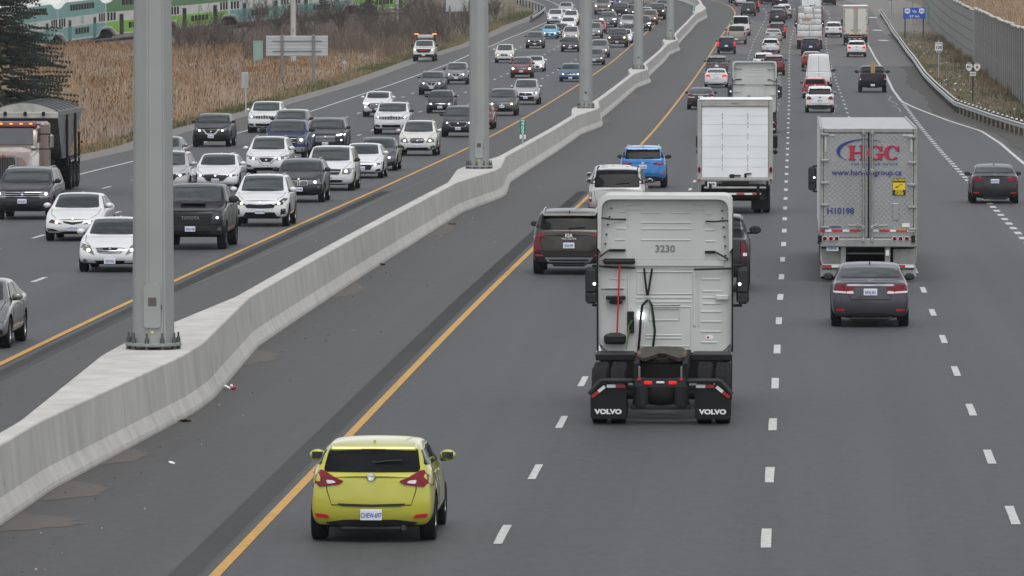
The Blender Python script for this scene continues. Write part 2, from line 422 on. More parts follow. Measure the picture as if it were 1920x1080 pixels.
def car_body(sp, lvl=2, round_=1.0):
    L, W, H, gc = sp['L'], sp['W'], sp['H'], sp['gc']
    c, rf, rr, rb = sp['c'], sp['rf'], sp['rr'], sp['rb']
    top = [(0, sp['hz0'] - .05), (.12, sp['hz0']), (c - .25, sp['hz1'] - .025), (c, sp['hz1']), ((c + rf) / 2, (sp['hz1'] + H - .05) / 2 + .03), (rf, H - .045),
           ((rf * .55 + rr * .45), H), (rr, H - sp.get('rdrop', .06)), ((rr + rb) / 2, (H - .06 + sp['dz']) / 2 + sp.get('rbow', .03)), (rb, sp['dz']), (L - .06, sp['tz'] + .0), (L, sp['tz'] - .03)]
    belt = [(0, sp['hz0'] - .10), (.3, sp['hz0'] - .045), (c, sp['b0']), (L - .5, sp['b1']), (L, sp['tz'] - .06)]
    st = sorted({0, .12, .40, .8, c - .30, c, (c + rf) / 2, rf, rf * .7 + rr * .3, rf * .35 + rr * .65, rr, (rr + rb) / 2, rb, L - .28, L - .06, L})
    s2 = []
    for s in st:
        if not s2 or s - s2[-1] > .04: s2.append(s)
    s2[-1] = L
    fsw, rsw = sp.get('fsw', .24), sp.get('rsw', .14)
    nose = [.26, .18, .07, .0, .015, .05, .09, .10, .11, .12, .12]
    tail = sp.get('tail', [.26, .18, .06, .0, .02, .04, .06, .06, .06, .06, .06])
    y0 = sp['wb'] / 2 + sp['fo']
    bm = bmesh.new(); rings = []
    for s in s2:
        w = W / 2
        if s < 1.0: w *= 1 - .085 * ((1.0 - s) / 1.0) ** 2
        if s > L - .9: w *= 1 - sp.get('rt', .06) * ((s - (L - .9)) / .9) ** 2
        zt = lin(s, top); zb = min(lin(s, belt), zt - .035); zu = zt - .03
        wu = w * (.93 - sp.get('sh', 0.0)) - sp['tum'] * max(0, zu - zb) - .05
        zs = [gc + .02, gc + .02, gc + .07, gc + .34 * (zb - gc), gc + .70 * (zb - gc), zb - .06, zb, zu - .045 if zu - zb > .1 else zb + (zu - zb) * .5, zu, zt - .008, zt]
        sh = sp.get('sh', 0.0)
        ys = [0, .74 * w, .95 * w, w, w * (.995 - sh * .6), w * (.975 - sh), w * (.935 - sh), wu + .025 if zu - zb > .1 else (w * .935 + wu) / 2, wu - .02, wu * .55, 0]
        kf = max(0, 1 - s / .9); kr = max(0, 1 - (L - s) / .7)
        half = []
        for i in range(11):
            a = ys[i] / w
            ds = (fsw * a * a + nose[i]) * kf - (rsw * a * a + tail[i]) * kr
            half.append((ys[i], y0 - (s + ds), zs[i]))
        ring = [bm.verts.new(p) for p in half] + [bm.verts.new((-p[0], p[1], p[2])) for p in half[-2:0:-1]]
        rings.append(ring)
    n = len(rings[0])
    for a, b in zip(rings, rings[1:]):
        for k in range(n): bm.faces.new((a[k], a[(k + 1) % n], b[(k + 1) % n], b[k]))
    for ring, sw in ((rings[0], fsw), (rings[-1], -rsw)):
        rows = []
        for i in range(1, 10):
            r, l = ring[i], ring[n - i]
            w = abs(r.co.x); ww = W / 2
            base = r.co.y + sw * (r.co.x / ww) ** 2          # position at the centre line
            row = [l]
            for f in (-.6, 0, .6): row.append(bm.verts.new((f * w, base - sw * (f * w / ww) ** 2, r.co.z)))
            row.append(r); rows.append(row)
        for a, b in zip(rows, rows[1:]):
            for k in range(4): bm.faces.new((a[k], a[k + 1], b[k + 1], b[k]))
        a = rows[0]; p = ring[0]
        for k in range(4): bm.faces.new((a[k], a[k + 1], p)) if k in (0, 3) else None
        bm.faces.new((a[1], a[2], p)); bm.faces.new((a[2], a[3], p))
        a = rows[-1]; p = ring[10]
        for k in range(4): bm.faces.new((a[k], a[k + 1], p))
    bmesh.ops.recalc_face_normals(bm, faces=bm.faces)
    me = bpy.data.meshes.new('b'); bm.to_mesh(me); bm.free()
    o = bpy.data.objects.new('b', me); WORK.collection.objects.link(o)
    m = o.modifiers.new('s', 'SUBSURF'); m.levels = lvl; m.render_levels = lvl
    ya, yb = sp['wb'] / 2, -sp['wb'] / 2
    ar = sp['tr'] + .055
    cb = bmesh.new()
    for y in (ya, yb):
        for sx in (-1, 1):
            bmm = bmesh.new()
            lathe(bmm, [(ar, sx * (W / 2 - .30)), (ar, sx * (W / 2 + .2))], 'X', 28, c=(0, y, sp['tr'] + .02))
            tmp = bpy.data.meshes.new('c'); bmm.to_mesh(tmp); bmm.free(); cb.from_mesh(tmp); bpy.data.meshes.remove(tmp)
    bmesh.ops.recalc_face_normals(cb, faces=cb.faces)
    cm = bpy.data.meshes.new('c'); cb.to_mesh(cm); cb.free()
    co = bpy.data.objects.new('c', cm); WORK.collection.objects.link(co)
    bo = o.modifiers.new('b', 'BOOLEAN'); bo.object = co; bo.operation = 'DIFFERENCE'; bo.solver = 'EXACT'
    ev = bake(o)
    # the uncut skin for laying panels on
    o.modifiers.remove(bo)
    sk = bake(o)
    bb = bmesh.new(); bb.from_mesh(sk); bvh = BVHTree.FromBMesh(bb); bb.free()
    for x in (o, co): bpy.data.objects.remove(x)
    for x in (me, cm, sk): bpy.data.meshes.remove(x)
    ev.name = 'body'; ev.materials.clear()
    ev.materials.append(MATS['white_trim']); ev.materials.append(MATS['black_matte'])
    mi = []
    for p in ev.polygons:
        k = 0
        if p.center.z < gc + .06 and p.normal.z < -.3: k = 1
        for y in (ya, yb):
            d = math.hypot(p.center.y - y, p.center.z - sp['tr'] - .02)
            if d < ar + .004 and abs(p.normal.x) < .4 and d > ar - .03: k = 1
            if d < ar - .02 and abs(p.center.x) < W / 2 - .2: k = 1
        mi.append(k)
    ev.polygons.foreach_set('material_index', mi)
    ev.polygons.foreach_set('use_smooth', [True] * len(ev.polygons)); ev.set_sharp_from_angle(angle=R(38))
    return ev, bvh

_wheels = {}
def wheel_meshes(tr, tw=.225, dark=False):
    k = (round(tr, 3), tw, dark)
    if k in _wheels: return _wheels[k]
    h = tw / 2; rr = tr * .66
    bm = bmesh.new()
    lathe(bm, [(rr, -h * .9), (rr + .03, -h), (tr - .03, -h), (tr - .006, -h * .78), (tr, -h * .4), (tr, h * .4), (tr - .006, h * .78), (tr - .03, h), (rr + .03, h), (rr, h * .9)], 'X', 28, closed=True)
    t = finish(bm, 'tyre', 'rubber')
    bm = bmesh.new()
    lathe(bm, [(rr + .002, -h * .85), (rr - .02, -h * .85), (rr - .03, -h * .2), (rr - .03, h * .2), (rr - .02, h * .85), (rr + .002, h * .85)], 'X', 24, closed=True)
    for k2 in range(5):
        a = 2 * math.pi * k2 / 5
        for sx in (-1, 1):
            box(bm, (0, 0, 0), (.025, .06, rr - .02), 0)
            vs = bm.verts[-8:] if False else list(bm.verts)[-8:]
            bmesh.ops.translate(bm, verts=vs, vec=(sx * h * .7, 0, (rr - .02) / 2))
            bmesh.ops.rotate(bm, verts=vs, cent=(0, 0, 0), matrix=Matrix.Rotation(a, 3, 'X'))
    lathe(bm, [(.07, -h * .8), (.07, h * .8)], 'X', 12)
    lathe(bm, [(rr - .03, -.02), (rr - .03, .02)], 'X', 20, mi=1)
    r = finish(bm, 'rim', ['rim_dark' if dark else 'rim', 'black'])
    _wheels[k] = (t, r)
    return t, r

def ysurf(bvh, x, z, side):
    D = Vector((0, -1 if side == 'F' else 1, 0))
    h = bvh.ray_cast(Vector((x, 0, z)) - D * 20, D)[0]
    return h.y if h else 0.0

PLATE_N = [0]
def plate_text():
    PLATE_N[0] += 1
    r2 = random.Random(100 + PLATE_N[0])
    return ''.join(r2.choice('ABCDEJKLMNPRSTVWXYZ') for _ in range(4)) + '-' + ''.join(r2.choice('0123456789') for _ in range(3))

def side_greenhouse(mod, sp, bvh, nwin=2):
    """side windows, door gaps and handles on both flanks"""
    y0 = sp['wb'] / 2 + sp['fo']; H = sp['H']; c, rf, rr, rb = sp['c'], sp['rf'], sp['rr'], sp['rb']
    pick = sp['rb'] < sp['L'] - 1.0 and sp.get('pick')
    b = lambda s: lin(s, [(c, sp['b0']), (sp['L'] - .5, sp['b1'])]) + .02
    topz = H - .13
    sA0, sA1 = c + .22, rf + .10                   # A pillar foot and head
    if pick: sC1, sC0 = rr - .05, rr - .03
    else: sC1, sC0 = rr + .02, (rr + rb) / 2 + .05
    B1 = sA1 + (sC1 - sA1) * (.5 if nwin == 2 else .36)
    cuts = [sA1 + (sC1 - sA1) * f for f in ([.47] if nwin == 2 else [.36, .70])]
    edges = [sA0] + cuts + [sC0]
    for sgn, sd in ((1, 'S+'), (-1, 'S-')):
        for i in range(nwin):
            a, e = edges[i], edges[i + 1]
            pts = []
            a1 = a + .03 if i else sA0
            e1 = e - .03 if i < nwin - 1 else sC0
            ta = a + .05 if i else sA1; te = e - .03 if i < nwin - 1 else sC1
            if i == nwin - 1 and not pick: te = min(te, e1 - .12)
            poly = [(y0 - a1, b(a1)), (y0 - e1, b(e1)), (y0 - te, topz - (.02 if i == nwin - 1 else 0)), (y0 - ta, topz)]
            mod.add('side_window', finish(patch(bvh, rpoly(poly, .04), sd, .012, .09), 'side_window', 'glass_dark'))
        zlo = sp['gc'] + .14
        def gap(poly): mod.add('panel_gap', finish(patch(bvh, poly, sd, .0035, .1), 'panel_gap', 'gap'))
        fa = sp['wb'] / 2; 
        for s in [c + .12] + cuts:
            ylo = min(y0 - s, fa - sp['tr'] - .12)
            gap(strip([(y0 - s, b(s) - .03), (ylo, zlo + .25), (ylo, zlo)], .012))
        if not pick:
            s = sC0 - .25
            ylo = max(y0 - s, -fa + sp['tr'] + .16)
            gap(strip([(y0 - s, b(s) - .03), (ylo, b(s) - .35), (ylo, zlo)], .012))
        for s in cuts[:1] + [sC0 - .30 if not pick else sC0 - .12]:
            hb = bvh.ray_cast(Vector((sgn * 20, y0 - s + .16, b(s) - .12)), Vector((-sgn, 0, 0)))[0]
            if hb is not None:
                mod.add('door_handle', boxes('door_handle', 'white_trim', [((hb.x + sgn * .018, hb.y, hb.z), (.03, .20, .028), .01)]), key='paint')

def mirrors(mod, sp, glass_key='paint', big=1.0, cap='paint'):
    y0 = sp['wb'] / 2 + sp['fo']
    s = sp['c'] + .42; z = sp['b0'] + .09 * big
    for sgn in (1, -1):
        bm = bmesh.new()
        x0 = sgn * (sp['W'] / 2 * .93)
        xm = sgn * (sp['W'] / 2 + (.045 if big < 1.2 else .12))
        bmesh.ops.create_uvsphere(bm, u_segments=14, v_segments=10, radius=.5)
        bmesh.ops.scale(bm, vec=(.235 * big, .17, .165 * big), verts=bm.verts)
        for v in bm.verts: v.co.y = max(v.co.y, -.055)
        bmesh.ops.translate(bm, verts=bm.verts, vec=(xm, y0 - s, z))
        i = mod.add('mirror', finish(bm, 'mirror', 'plastic'), key=cap)
        mod.add('mirror_arm', boxes('mirror_arm', 'plastic', [((x0 + (xm - x0) * .45, y0 - s + .01, z - .06 * big), (abs(xm - x0) * .9, .06, .05), .015)]), i)
        mod.add('mirror_glass', boxes('mirror_glass', 'glass', [((xm, y0 - s - .056, z), (.155 * big, .010, .10 * big), .035)]), i)

def glass_ends(mod, sp, bvh, do='FR', rear_scale=1.0, rear_low=None, tint='glass_dark'):
    H, W = sp['H'], sp['W']
    if 'F' in do:
        z0, z1 = sp['hz1'] + .035, H - .085
        xb = W / 2 * .93 - .16; xt = W / 2 * .93 - sp['tum'] * (H - sp['b0']) - .085
        poly = [(-xb, z0), (-xb * .5, z0 - .02), (xb * .5, z0 - .02), (xb, z0), (xt, z1), (xt * .5, z1 + .02), (-xt * .5, z1 + .02), (-xt, z1)]
        i = mod.add('windshield', finish(patch(bvh, rpoly(poly, .05), 'F', .016, .065), 'windshield', 'glass'))
        bm = bmesh.new()
        for x0, x1 in ((-xb * .75, -.05), (.0, xb * .72)):
            ya, yb2 = ysurf(bvh, x0, z0 + .0, 'F'), ysurf(bvh, x1, z0 + .03, 'F')
            tube(bm, [(x0, ya + .02, z0 - .005), ((x0 + x1) / 2, (ya + yb2) / 2 + .03, z0 + .012), (x1, yb2 + .02, z0 + .03)], .011, 5)
        mod.add('wiper', finish(bm, 'wiper', 'black'), i)
    if 'R' in do:
        z0, z1 = (rear_low or sp['dz'] + .04), H - .12
        xb = W / 2 * .90 - .12; xt = W / 2 * .93 - sp['tum'] * (H - sp['b1']) - .09
        xb *= rear_scale; xt *= rear_scale
        poly = [(-xb, z0), (xb, z0), (xt, z1), (xt * .5, z1 + .018), (-xt * .5, z1 + .018), (-xt, z1)]
        mod.add('rear_window', finish(patch(bvh, rpoly(poly, .06), 'R', .016, .065), 'rear_window', tint))

def wheels(mod, sp, dark=False, tw=.225):
    t, r = wheel_meshes(sp['tr'], tw, dark)
    for y in (sp['wb'] / 2, -sp['wb'] / 2):
        for sgn in (1, -1):
            i = mod.add('wheel', t, loc=(sgn * (sp['W'] / 2 - tw / 2 - .015), y, sp['tr'] - .006))
            mod.add('rim', r, i)
    bm = bmesh.new()                              # axles and sump seen under the bumper
    for y in (sp['wb'] / 2, -sp['wb'] / 2): tube(bm, [(-sp['W'] / 2 + .25, y, sp['tr']), (sp['W'] / 2 - .25, y, sp['tr'])], .05, 8)
    box(bm, (0, -sp['wb'] / 2 - .35, sp['gc'] + .06), (.7, .35, .16), .04)
    box(bm, (0, 0, sp['gc'] + .05), (sp['W'] * .6, sp['wb'] * .9, .12), .03)
    mod.add('underbody', finish(bm, 'underbody', 'black_matte'))

def ztop(bvh, x, y):
    h = bvh.ray_cast(Vector((x, y, 20)), Vector((0, 0, -1)))[0]
    return h.z if h else 0.0
def rails(mod, sp, bvh, m='silver'):
    y0 = sp['wb'] / 2 + sp['fo']
    for sgn in (1, -1):
        x = sgn * (sp['W'] / 2 * .93 - sp['tum'] * (sp['H'] - sp['b0']) - .10)
        a, b = y0 - sp['rf'] - .18, y0 - sp['rr'] + .10
        n = 8; pts = []
        for i in range(n + 1):
            y = a + (b - a) * i / n
            pts.append((x, y, ztop(bvh, x, y) + (-.02 if i in (0, n) else .035)))
        bm = bmesh.new(); tube(bm, pts, .02, 6)
        mod.add('roof_rail', finish(bm, 'roof_rail', m))

def fin(mod, sp, bvh):
    y0 = sp['wb'] / 2 + sp['fo']; y = y0 - sp['rr'] + .22; z = ztop(bvh, 0, y)
    bm = bmesh.new()
    prism(bm, [(y + .12, z - .02), (y - .09, z - .02), (y - .09, z + .036)], 'X', -.016, .016)
    mod.add('antenna_fin', finish(bm, 'antenna_fin', 'plastic'), key='paint')

# front faces: x in half widths, z from bumper bottom (0) to bonnet edge (1)
def S(pts): return pts + [(-x, z) for x, z in pts[::-1]]
FACE = dict(
 slat=dict(head=[(.50, .58), (.60, .66), (.93, .86), (.95, 1.0), (.84, 1.04), (.62, .92)], lens='lens', lamp=(.66, .76, .055), lampm='lamp_warm',
           grille=S([(.0, .60), (.34, .62), (.44, .86), (0, .90)][:]), bars=[.64, .72, .80], barm='chrome', lower=S([(0, .10), (.40, .10), (.47, .24), (0, .24)]), fog=(.76, .22, .055), clad=.03, plate=.22, badge=.84),
 beak=dict(head=[(.40, .64), (.80, .70), (.92, .86), (.72, .84)], lens='lens_dark', lamp=(.56, .71, .05), lampm='lamp_warm', grille=S([(0, .58), (.30, .68), (.36, .78), (0, .72)]), bars=[], lower=S([(0, .08), (.5, .12), (.3, .20), (0, .20)]), slots=[(.46, .20), (.86, .22), (.90, .38), (.66, .34)], fog=(.82, .26, .04), clad=.03, plate=.38, badge=.88),
 sleek=dict(head=[(.52, .70), (.92, .76), (.94, .86), (.56, .80)], lens='lens_dark', lamp=(.66, .76, .04), lampm='lamp_white', grille=S([(0, .34), (.34, .40), (.54, .70), (.48, .82), (0, .84)]), bars=[], lower=S([(0, .05), (.6, .07), (.68, .13), (0, .15)]), fog=None, clad=.03, plate=.42, badge=.76, frame='chrome'),
 sport=dict(head=[(.48, .64), (.88, .72), (.94, .88), (.56, .76)], lens='lens', lamp=(.64, .72, .05), lampm='lamp_white', grille=S([(0, .30), (.44, .34), (.52, .66), (.34, .72), (0, .70)]), bars=[], lower=S([(0, .05), (.7, .06), (.62, .14), (0, .14)]), slots=[(.64, .20), (.90, .24), (.88, .42), (.70, .36)], fog=None, clad=.03, plate=.44, badge=.78),
 smooth=dict(head=[(.56, .66), (.90, .78), (.93, .92), (.70, .82)], lens='lens', lamp=(.74, .78, .045), lampm='lamp_white', grille=None, bars=[], lower=S([(0, .08), (.72, .10), (.66, .24), (0, .22)]), fog=None, clad=.03, plate=.46, badge=.84),
 wide=dict(head=[(.60, .62), (.96, .62), (.96, .86), (.60, .86)], lens='lens', lamp=(.80, .77, .055), lampm='lamp_white', grille=S([(0, .60), (.60, .60), (.60, .88), (0, .88)]), bars=[.66, .75, .84], barm='chrome', barw=.93, lower=S([(0, .10), (.62, .10), (.66, .26), (0, .26)]), fog=(.86, .30, .045), fogm='lamp_warm', clad=.10, plate=.46, badge=.75),
 tiger=dict(head=[(.52, .72), (.80, .74), (.94, .96), (.82, .98)], lens='lens_dark', lamp=(.66, .77, .05), lampm='lamp_warm', grille=S([(0, .52), (.48, .55), (.54, .68), (.40, .74), (0, .70)]), bars=[], lower=S([(0, .10), (.62, .10), (.52, .34), (0, .34)]), slots=[(.72, .22), (.92, .26), (.90, .52), (.74, .50)], fog=(.82, .46, .04), clad=.14, plate=.38, badge=.80),
 vee=dict(head=[(.46, .70), (.92, .82), (.95, .98), (.54, .84)], lens='lens', lamp=(.60, .77, .05), lampm='lamp_white', grille=S([(0, .48), (.26, .50), (.46, .82), (0, .84)]), vee=True, bars=[], lower=S([(0, .08), (.55, .08), (.62, .22), (0, .24)]), slots=[(.68, .24), (.92, .28), (.90, .40), (.72, .36)], fog=None, clad=.12, plate=.36, badge=.70),
 kidney=dict(head=[(.46, .66), (.90, .68), (.94, .82), (.80, .88), (.48, .80)], lens='lens', lamp=(.66, .75, .055), lampm='drl', grille=[(.04, .58), (.34, .60), (.38, .74), (.30, .82), (.05, .80)], twin=True, vbars=6, bars=[], lower=S([(0, .10), (.44, .10), (.52, .30), (0, .28)]), slots=[(.66, .22), (.92, .26), (.90, .40), (.70, .36)], fog=(.80, .48, .04), clad=.10, plate=.36, badge=.90),
 cross=dict(head=[(.56, .66), (.94, .66), (.95, .92), (.58, .88)], lens='lens', lamp=(.68, .78, .065), lampm='lamp_warm', grille=S([(0, .60), (.40, .60), (.50, .88), (0, .90)]), bars=[.75], barm='white_trim', lower=S([(0, .16), (.50, .16), (.58, .30), (0, .32)]), fog=None, clad=.06, plate=.42, badge=.94),
 hexa=dict(head=[(.48, .62), (.92, .66), (.95, .90), (.60, .88)], lens='lens', lamp=(.66, .72, .055), lampm='lamp_warm', grille=S([(0, .56), (.32, .58), (.40, .72), (.34, .86), (0, .87)]), bars=[.70, .78], barm='chrome', lower=S([(0, .10), (.60, .10), (.54, .24), (0, .24)]), slots=[(.68, .14), (.92, .22), (.88, .40), (.70, .34)], fog=(.80, .28, .045), clad=.08, plate=.36, badge=.74),
 slots7=dict(head=[(.54, .76), (.94, .80), (.95, .92), (.56, .90)], lens='lens', lamp=(.74, .86, .04), lampm='drl', grille=S([(0, .72), (.50, .73), (.52, .92), (0, .93)]), vbars=7, bars=[], lower=S([(0, .16), (.50, .16), (.52, .36), (0, .36)]), slots=[(.62, .18), (.92, .22), (.90, .36), (.64, .34)], fog=None, clad=.06, plate=.44, badge=.98),
 mesh=dict(head=[(.56, .82), (.92, .88), (.95, .96), (.60, .92)], lens='drl', lamp=(.80, .55, .04), lampm='drl', grille=S([(0, .34), (.44, .36), (.66, .70), (.56, .86), (0, .88)]), bars=[.44, .53, .62, .71, .80], barm='silver', barw=.5, lower=S([(0, .06), (.60, .06), (.56, .20), (0, .20)]), slots=[(.74, .42), (.92, .46), (.93, .66), (.78, .62)], fog=None, clad=.10, plate=.30, badge=.78),
 plain=dict(head=[(.52, .72), (.92, .80), (.95, .92), (.56, .84)], lens='lens_dark', lamp=(.64, .79, .045), lampm='lamp_white', grille=S([(0, .46), (.40, .50), (.54, .72), (.48, .86), (0, .86)]), bars=[], lower=S([(0, .10), (.64, .12), (.60, .24), (0, .24)]), fog=None, clad=.16, plate=.34, badge=.76, frame='silver'),
 crv=dict(head=[(.50, .62), (.86, .72), (.95, .92), (.82, .92), (.52, .80)], lens='lens', lamp=(.66, .74, .06), lampm='lamp_warm', grille=S([(0, .60), (.42, .62), (.50, .78), (0, .78)]), bars=[.65, .73], barm='chrome', lower=S([(0, .08), (.60, .10), (.56, .36), (0, .38)]), fog=(.80, .26, .04), clad=.10, plate=.50, badge=.70),
 rav=dict(head=[(.56, .74), (.92, .80), (.95, .90), (.60, .84)], lens='lens_dark', lamp=(.78, .81, .04), lampm='drl', grille=S([(0, .52), (.50, .56), (.42, .80), (0, .80)]), bars=[], lower=S([(0, .14), (.58, .14), (.66, .44), (0, .44)]), fog=None, clad=.12, plate=.34, badge=.68, frame='silver'),
 trd=dict(head=[(.66, .66), (.94, .66), (.95, .88), (.66, .88)], lens='lens_dark', lamp=(.78, .70, .04), lampm='drl', grille=S([(0, .48), (.60, .48), (.62, .86), (0, .88)]), bars=[.56, .64, .72, .80], barm='black_gloss', lower=S([(0, .12), (.56, .12), (.60, .24), (0, .24)]), fog=(.84, .30, .05), fogm='lens', clad=.08, plate=.30, badge=None, bumper=('plastic', .42), scoop=True, word='TOYOTA'),
 work=dict(head=[(.62, .72), (.94, .74), (.95, .92), (.62, .92)], lens='lens', lamp=(.78, .84, .06), lampm='lamp_warm', grille=S([(0, .52), (.58, .54), (.60, .92), (0, .94)]), bars=[.73], barm='black_gloss', lower=S([(0, .12), (.50, .12), (.54, .26), (0, .26)]), fog=(.80, .30, .05), fogm='lens', clad=.05, plate=.26, badge=None, bumper=('plastic', .34)),
 ram=dict(head=[(.54, .66), (.92, .68), (.95, .92), (.58, .92)], lens='lens', lamp=(.74, .78, .075), lampm='lamp_warm', grille=S([(0, .52), (.46, .54), (.48, .94), (0, .96)]), bars=[.73], barm='chrome', lower=S([(0, .10), (.44, .10), (.46, .22), (0, .22)]), fog=(.78, .22, .05), fogm='lens', clad=.03, plate=.22, badge=None, bumper=('chrome', .40)),
 brickface=dict(head=[(.60, .60), (.94, .60), (.95, .92), (.60, .90)], lens='lens', lamp=(.76, .78, .08), lampm='lamp_warm', grille=S([(0, .54), (.56, .54), (.58, .92), (0, .94)]), bars=[.64, .74, .84], barm='silver', lower=S([(0, .10), (.5, .10), (.54, .24), (0, .24)]), fog=(.80, .24, .05), fogm='lens', clad=.05, plate=.28, badge=None, bumper=('silver', .38)),
 round_=dict(head=[(.56, .66), (.70, .60), (.88, .64), (.92, .80), (.80, .88), (.60, .84)], lens='lens', lamp=(.74, .74, .09), lampm='lamp_warm', grille=S([(0, .64), (.46, .64), (.48, .84), (0, .86)]), vbars=7, bars=[], lower=S([(0, .12), (.55, .12), (.58, .26), (0, .26)]), fog=(.80, .34, .04), clad=.12, plate=.44, badge=None),
)

def front_face(mod, sp, bvh, face, lit=True, plate=True):
    fc = FACE[face]; hw = sp['W'] / 2 * .985; g = sp['gc']; hh = sp['hz0'] - g
    P = lambda pts: [(x * hw, g + z * hh) for x, z in pts]
    pl = lambda poly, name, m, t=.008, par=-1, key=None, r=.02: mod.add(name, finish(patch(bvh, rpoly(P(poly), r), 'F', t, .10), name, m), par, key)
    if fc.get('bumper'):
        m, zt = fc['bumper']; pl(S([(0, .02), (.93, .02), (.96, zt * .5), (.95, zt), (0, zt)]), 'bumper', m, .05, r=.03)
    pl(S([(0, -.01), (.90, .0), (.93, fc['clad'] + .02), (.85, fc['clad']), (0, fc['clad'])]), 'lower_trim', 'plastic', .012)
    off = .055 if fc.get('bumper') else .010
    pl(fc['lower'], 'air_intake', 'black', off)
    if fc.get('slots'):
        for s in (1, -1): pl([(x * s, z) for x, z in fc['slots']], 'side_intake', 'black', .010)
    if fc['grille']:
        gr = fc['grille']
        if fc.get('twin'):
            for s in (1, -1):
                if True:
                    q = [(x * s, z) for x, z in gr]
                    cx = sum(p[0] for p in q) / len(q); cz = sum(p[1] for p in q) / len(q)
                    pl([((x - cx) * 1.12 + cx, (z - cz) * 1.16 + cz) for x, z in q], 'grille_frame', 'silver', .008)
                    i = pl(q, 'grille', 'black', .014)
                    bm = bmesh.new()
                    for k in range(fc['vbars']):
                        x = .08 * s + s * .26 * k / (fc['vbars'] - 1)
                        patch(bvh, P(strip([(x, .61), (x, .79)], .012)), 'F', .020, .1, bm)
                    mod.add('grille_bar', finish(bm, 'grille_bar', 'chrome'), i)
        else:
            if fc.get('frame'):
                cz = sum(p[1] for p in gr) / len(gr)
                pl([(x * 1.06, (z - cz) * 1.10 + cz) for x, z in gr], 'grille_frame', fc['frame'], .008)
            i = pl(gr, 'grille', 'black', .014)
            gx = lambda z: max([abs(x) for x, zz in gr if abs(zz - z) < .16] or [.4])
            for z in fc['bars']:
                w = fc.get('barw') or gx(z) * .94
                pl(S([(0, z - .010), (w, z - .010), (w, z + .010), (0, z + .010)]), 'grille_bar', fc['barm'], .022, i, r=.004)
            if fc.get('vbars'):
                zs = [z for _, z in gr]; xm = max(abs(x) for x, _ in gr)
                n = fc['vbars']; z0, z1 = min(zs) + .02, max(zs) - .02
                for k in range(n):
                    x = -xm * .86 + 2 * xm * .86 * k / (n - 1)
                    d = xm * .86 / (n - 1)
                    pl([(x - d * .62, z0), (x - d * .62, z1), (x - d * .92, z1), (x - d * .92, z0)] if k else [(-xm, z0), (-xm, z1), (-xm + .02, z1), (-xm + .02, z0)], 'grille_bar', 'chrome', .022, i, r=.003)
                    pl([(x + d * .62, z0), (x + d * .62, z1), (x + d * .92, z1), (x + d * .92, z0)], 'grille_bar', 'chrome', .022, i, r=.003)
            if fc.get('vee'):
                for s in (1, -1): pl([(s * .14, .50), (s * .24, .50), (s * .46, .84), (s * .36, .84)], 'grille_bar', 'chrome', .026, i)
                pl(S([(0, .50), (.20, .50), (.18, .56), (0, .56)]), 'grille_bar', 'chrome', .024, i)
            if fc.get('word'):
                y = ysurf(bvh, 0, g + .68 * hh, 'F')
                mod.add('lettering', text_mesh(fc['word'], .13, 'mid_grey', .004, .006, 'F'), i, loc=(0, y + .034, g + .69 * hh))
    if fc.get('scoop'):
        y0 = sp['wb'] / 2 + sp['fo']
        mod.add('bonnet_scoop', boxes('bonnet_scoop', 'plastic', [((0, y0 - 1.05, sp['hz1'] + .0), (.75, .4, .06), .025)]), key='paint')
    for s in (1, -1):
        hd = fc['head']; hx = sum(q[0] for q in hd) / len(hd); hz = sum(q[1] for q in hd) / len(hd); kz = 1.3 if fc['lens'] != 'drl' else 1.0
        i = pl([(s * min(.985, hx + (x - hx) * 1.16), min(1.06, hz + (z - hz) * kz)) for x, z in hd], 'headlight', fc['lens'], .012)
        lx, lz, lr = fc['lamp']
        cx, cz = s * lx * hw, g + lz * hh
        mod.add('lamp', finish(patch(bvh, circle(cx, cz, lr * .86, 12, lr * .74), 'F', .020, .2), 'lamp', fc['lampm'] if lit else 'lens'), i)
        if fc.get('fog'):
            fx, fz, fr = fc['fog']
            mod.add('fog_lamp', finish(patch(bvh, circle(s * fx * hw, g + fz * hh, fr), 'F', .018 + off, .2), 'fog_lamp', fc.get('fogm', 'lens')))
    if fc.get('badge'):
        z = g + fc['badge'] * hh
        mod.add('badge', finish(patch(bvh, circle(0, z, .045, 12, .034), 'F', .030, .2), 'badge', 'silver'))
    if plate:
        z = g + fc['plate'] * hh
        y = max(ysurf(bvh, x, z + dz, 'F') for x in (0, .1) for dz in (-.07, 0, .07))
        i = mod.add('license_plate', boxes('license_plate', 'plate', [((0, y + .030 + (off if fc.get('bumper') else 0), z), (.305, .02, .152), .006)]))
        mod.add('lettering', text_mesh(plate_text(), .098, 'plate_text', .0015, .002, 'F', .62), i, loc=(0, y + .044 + (off if fc.get('bumper') else 0), z - .008))
    # bonnet shut line
    y0 = sp['wb'] / 2 + sp['fo']
    for s in (1, -1):
        bm = patch(bvh, strip([(s * hw * .60, y0 - .28), (s * hw * .80, y0 - .7), (s * hw * .84, y0 - sp['c'] + .02)], .012), 'T', .004, .15)
        mod.add('panel_gap', finish(bm, 'panel_gap', 'gap'))

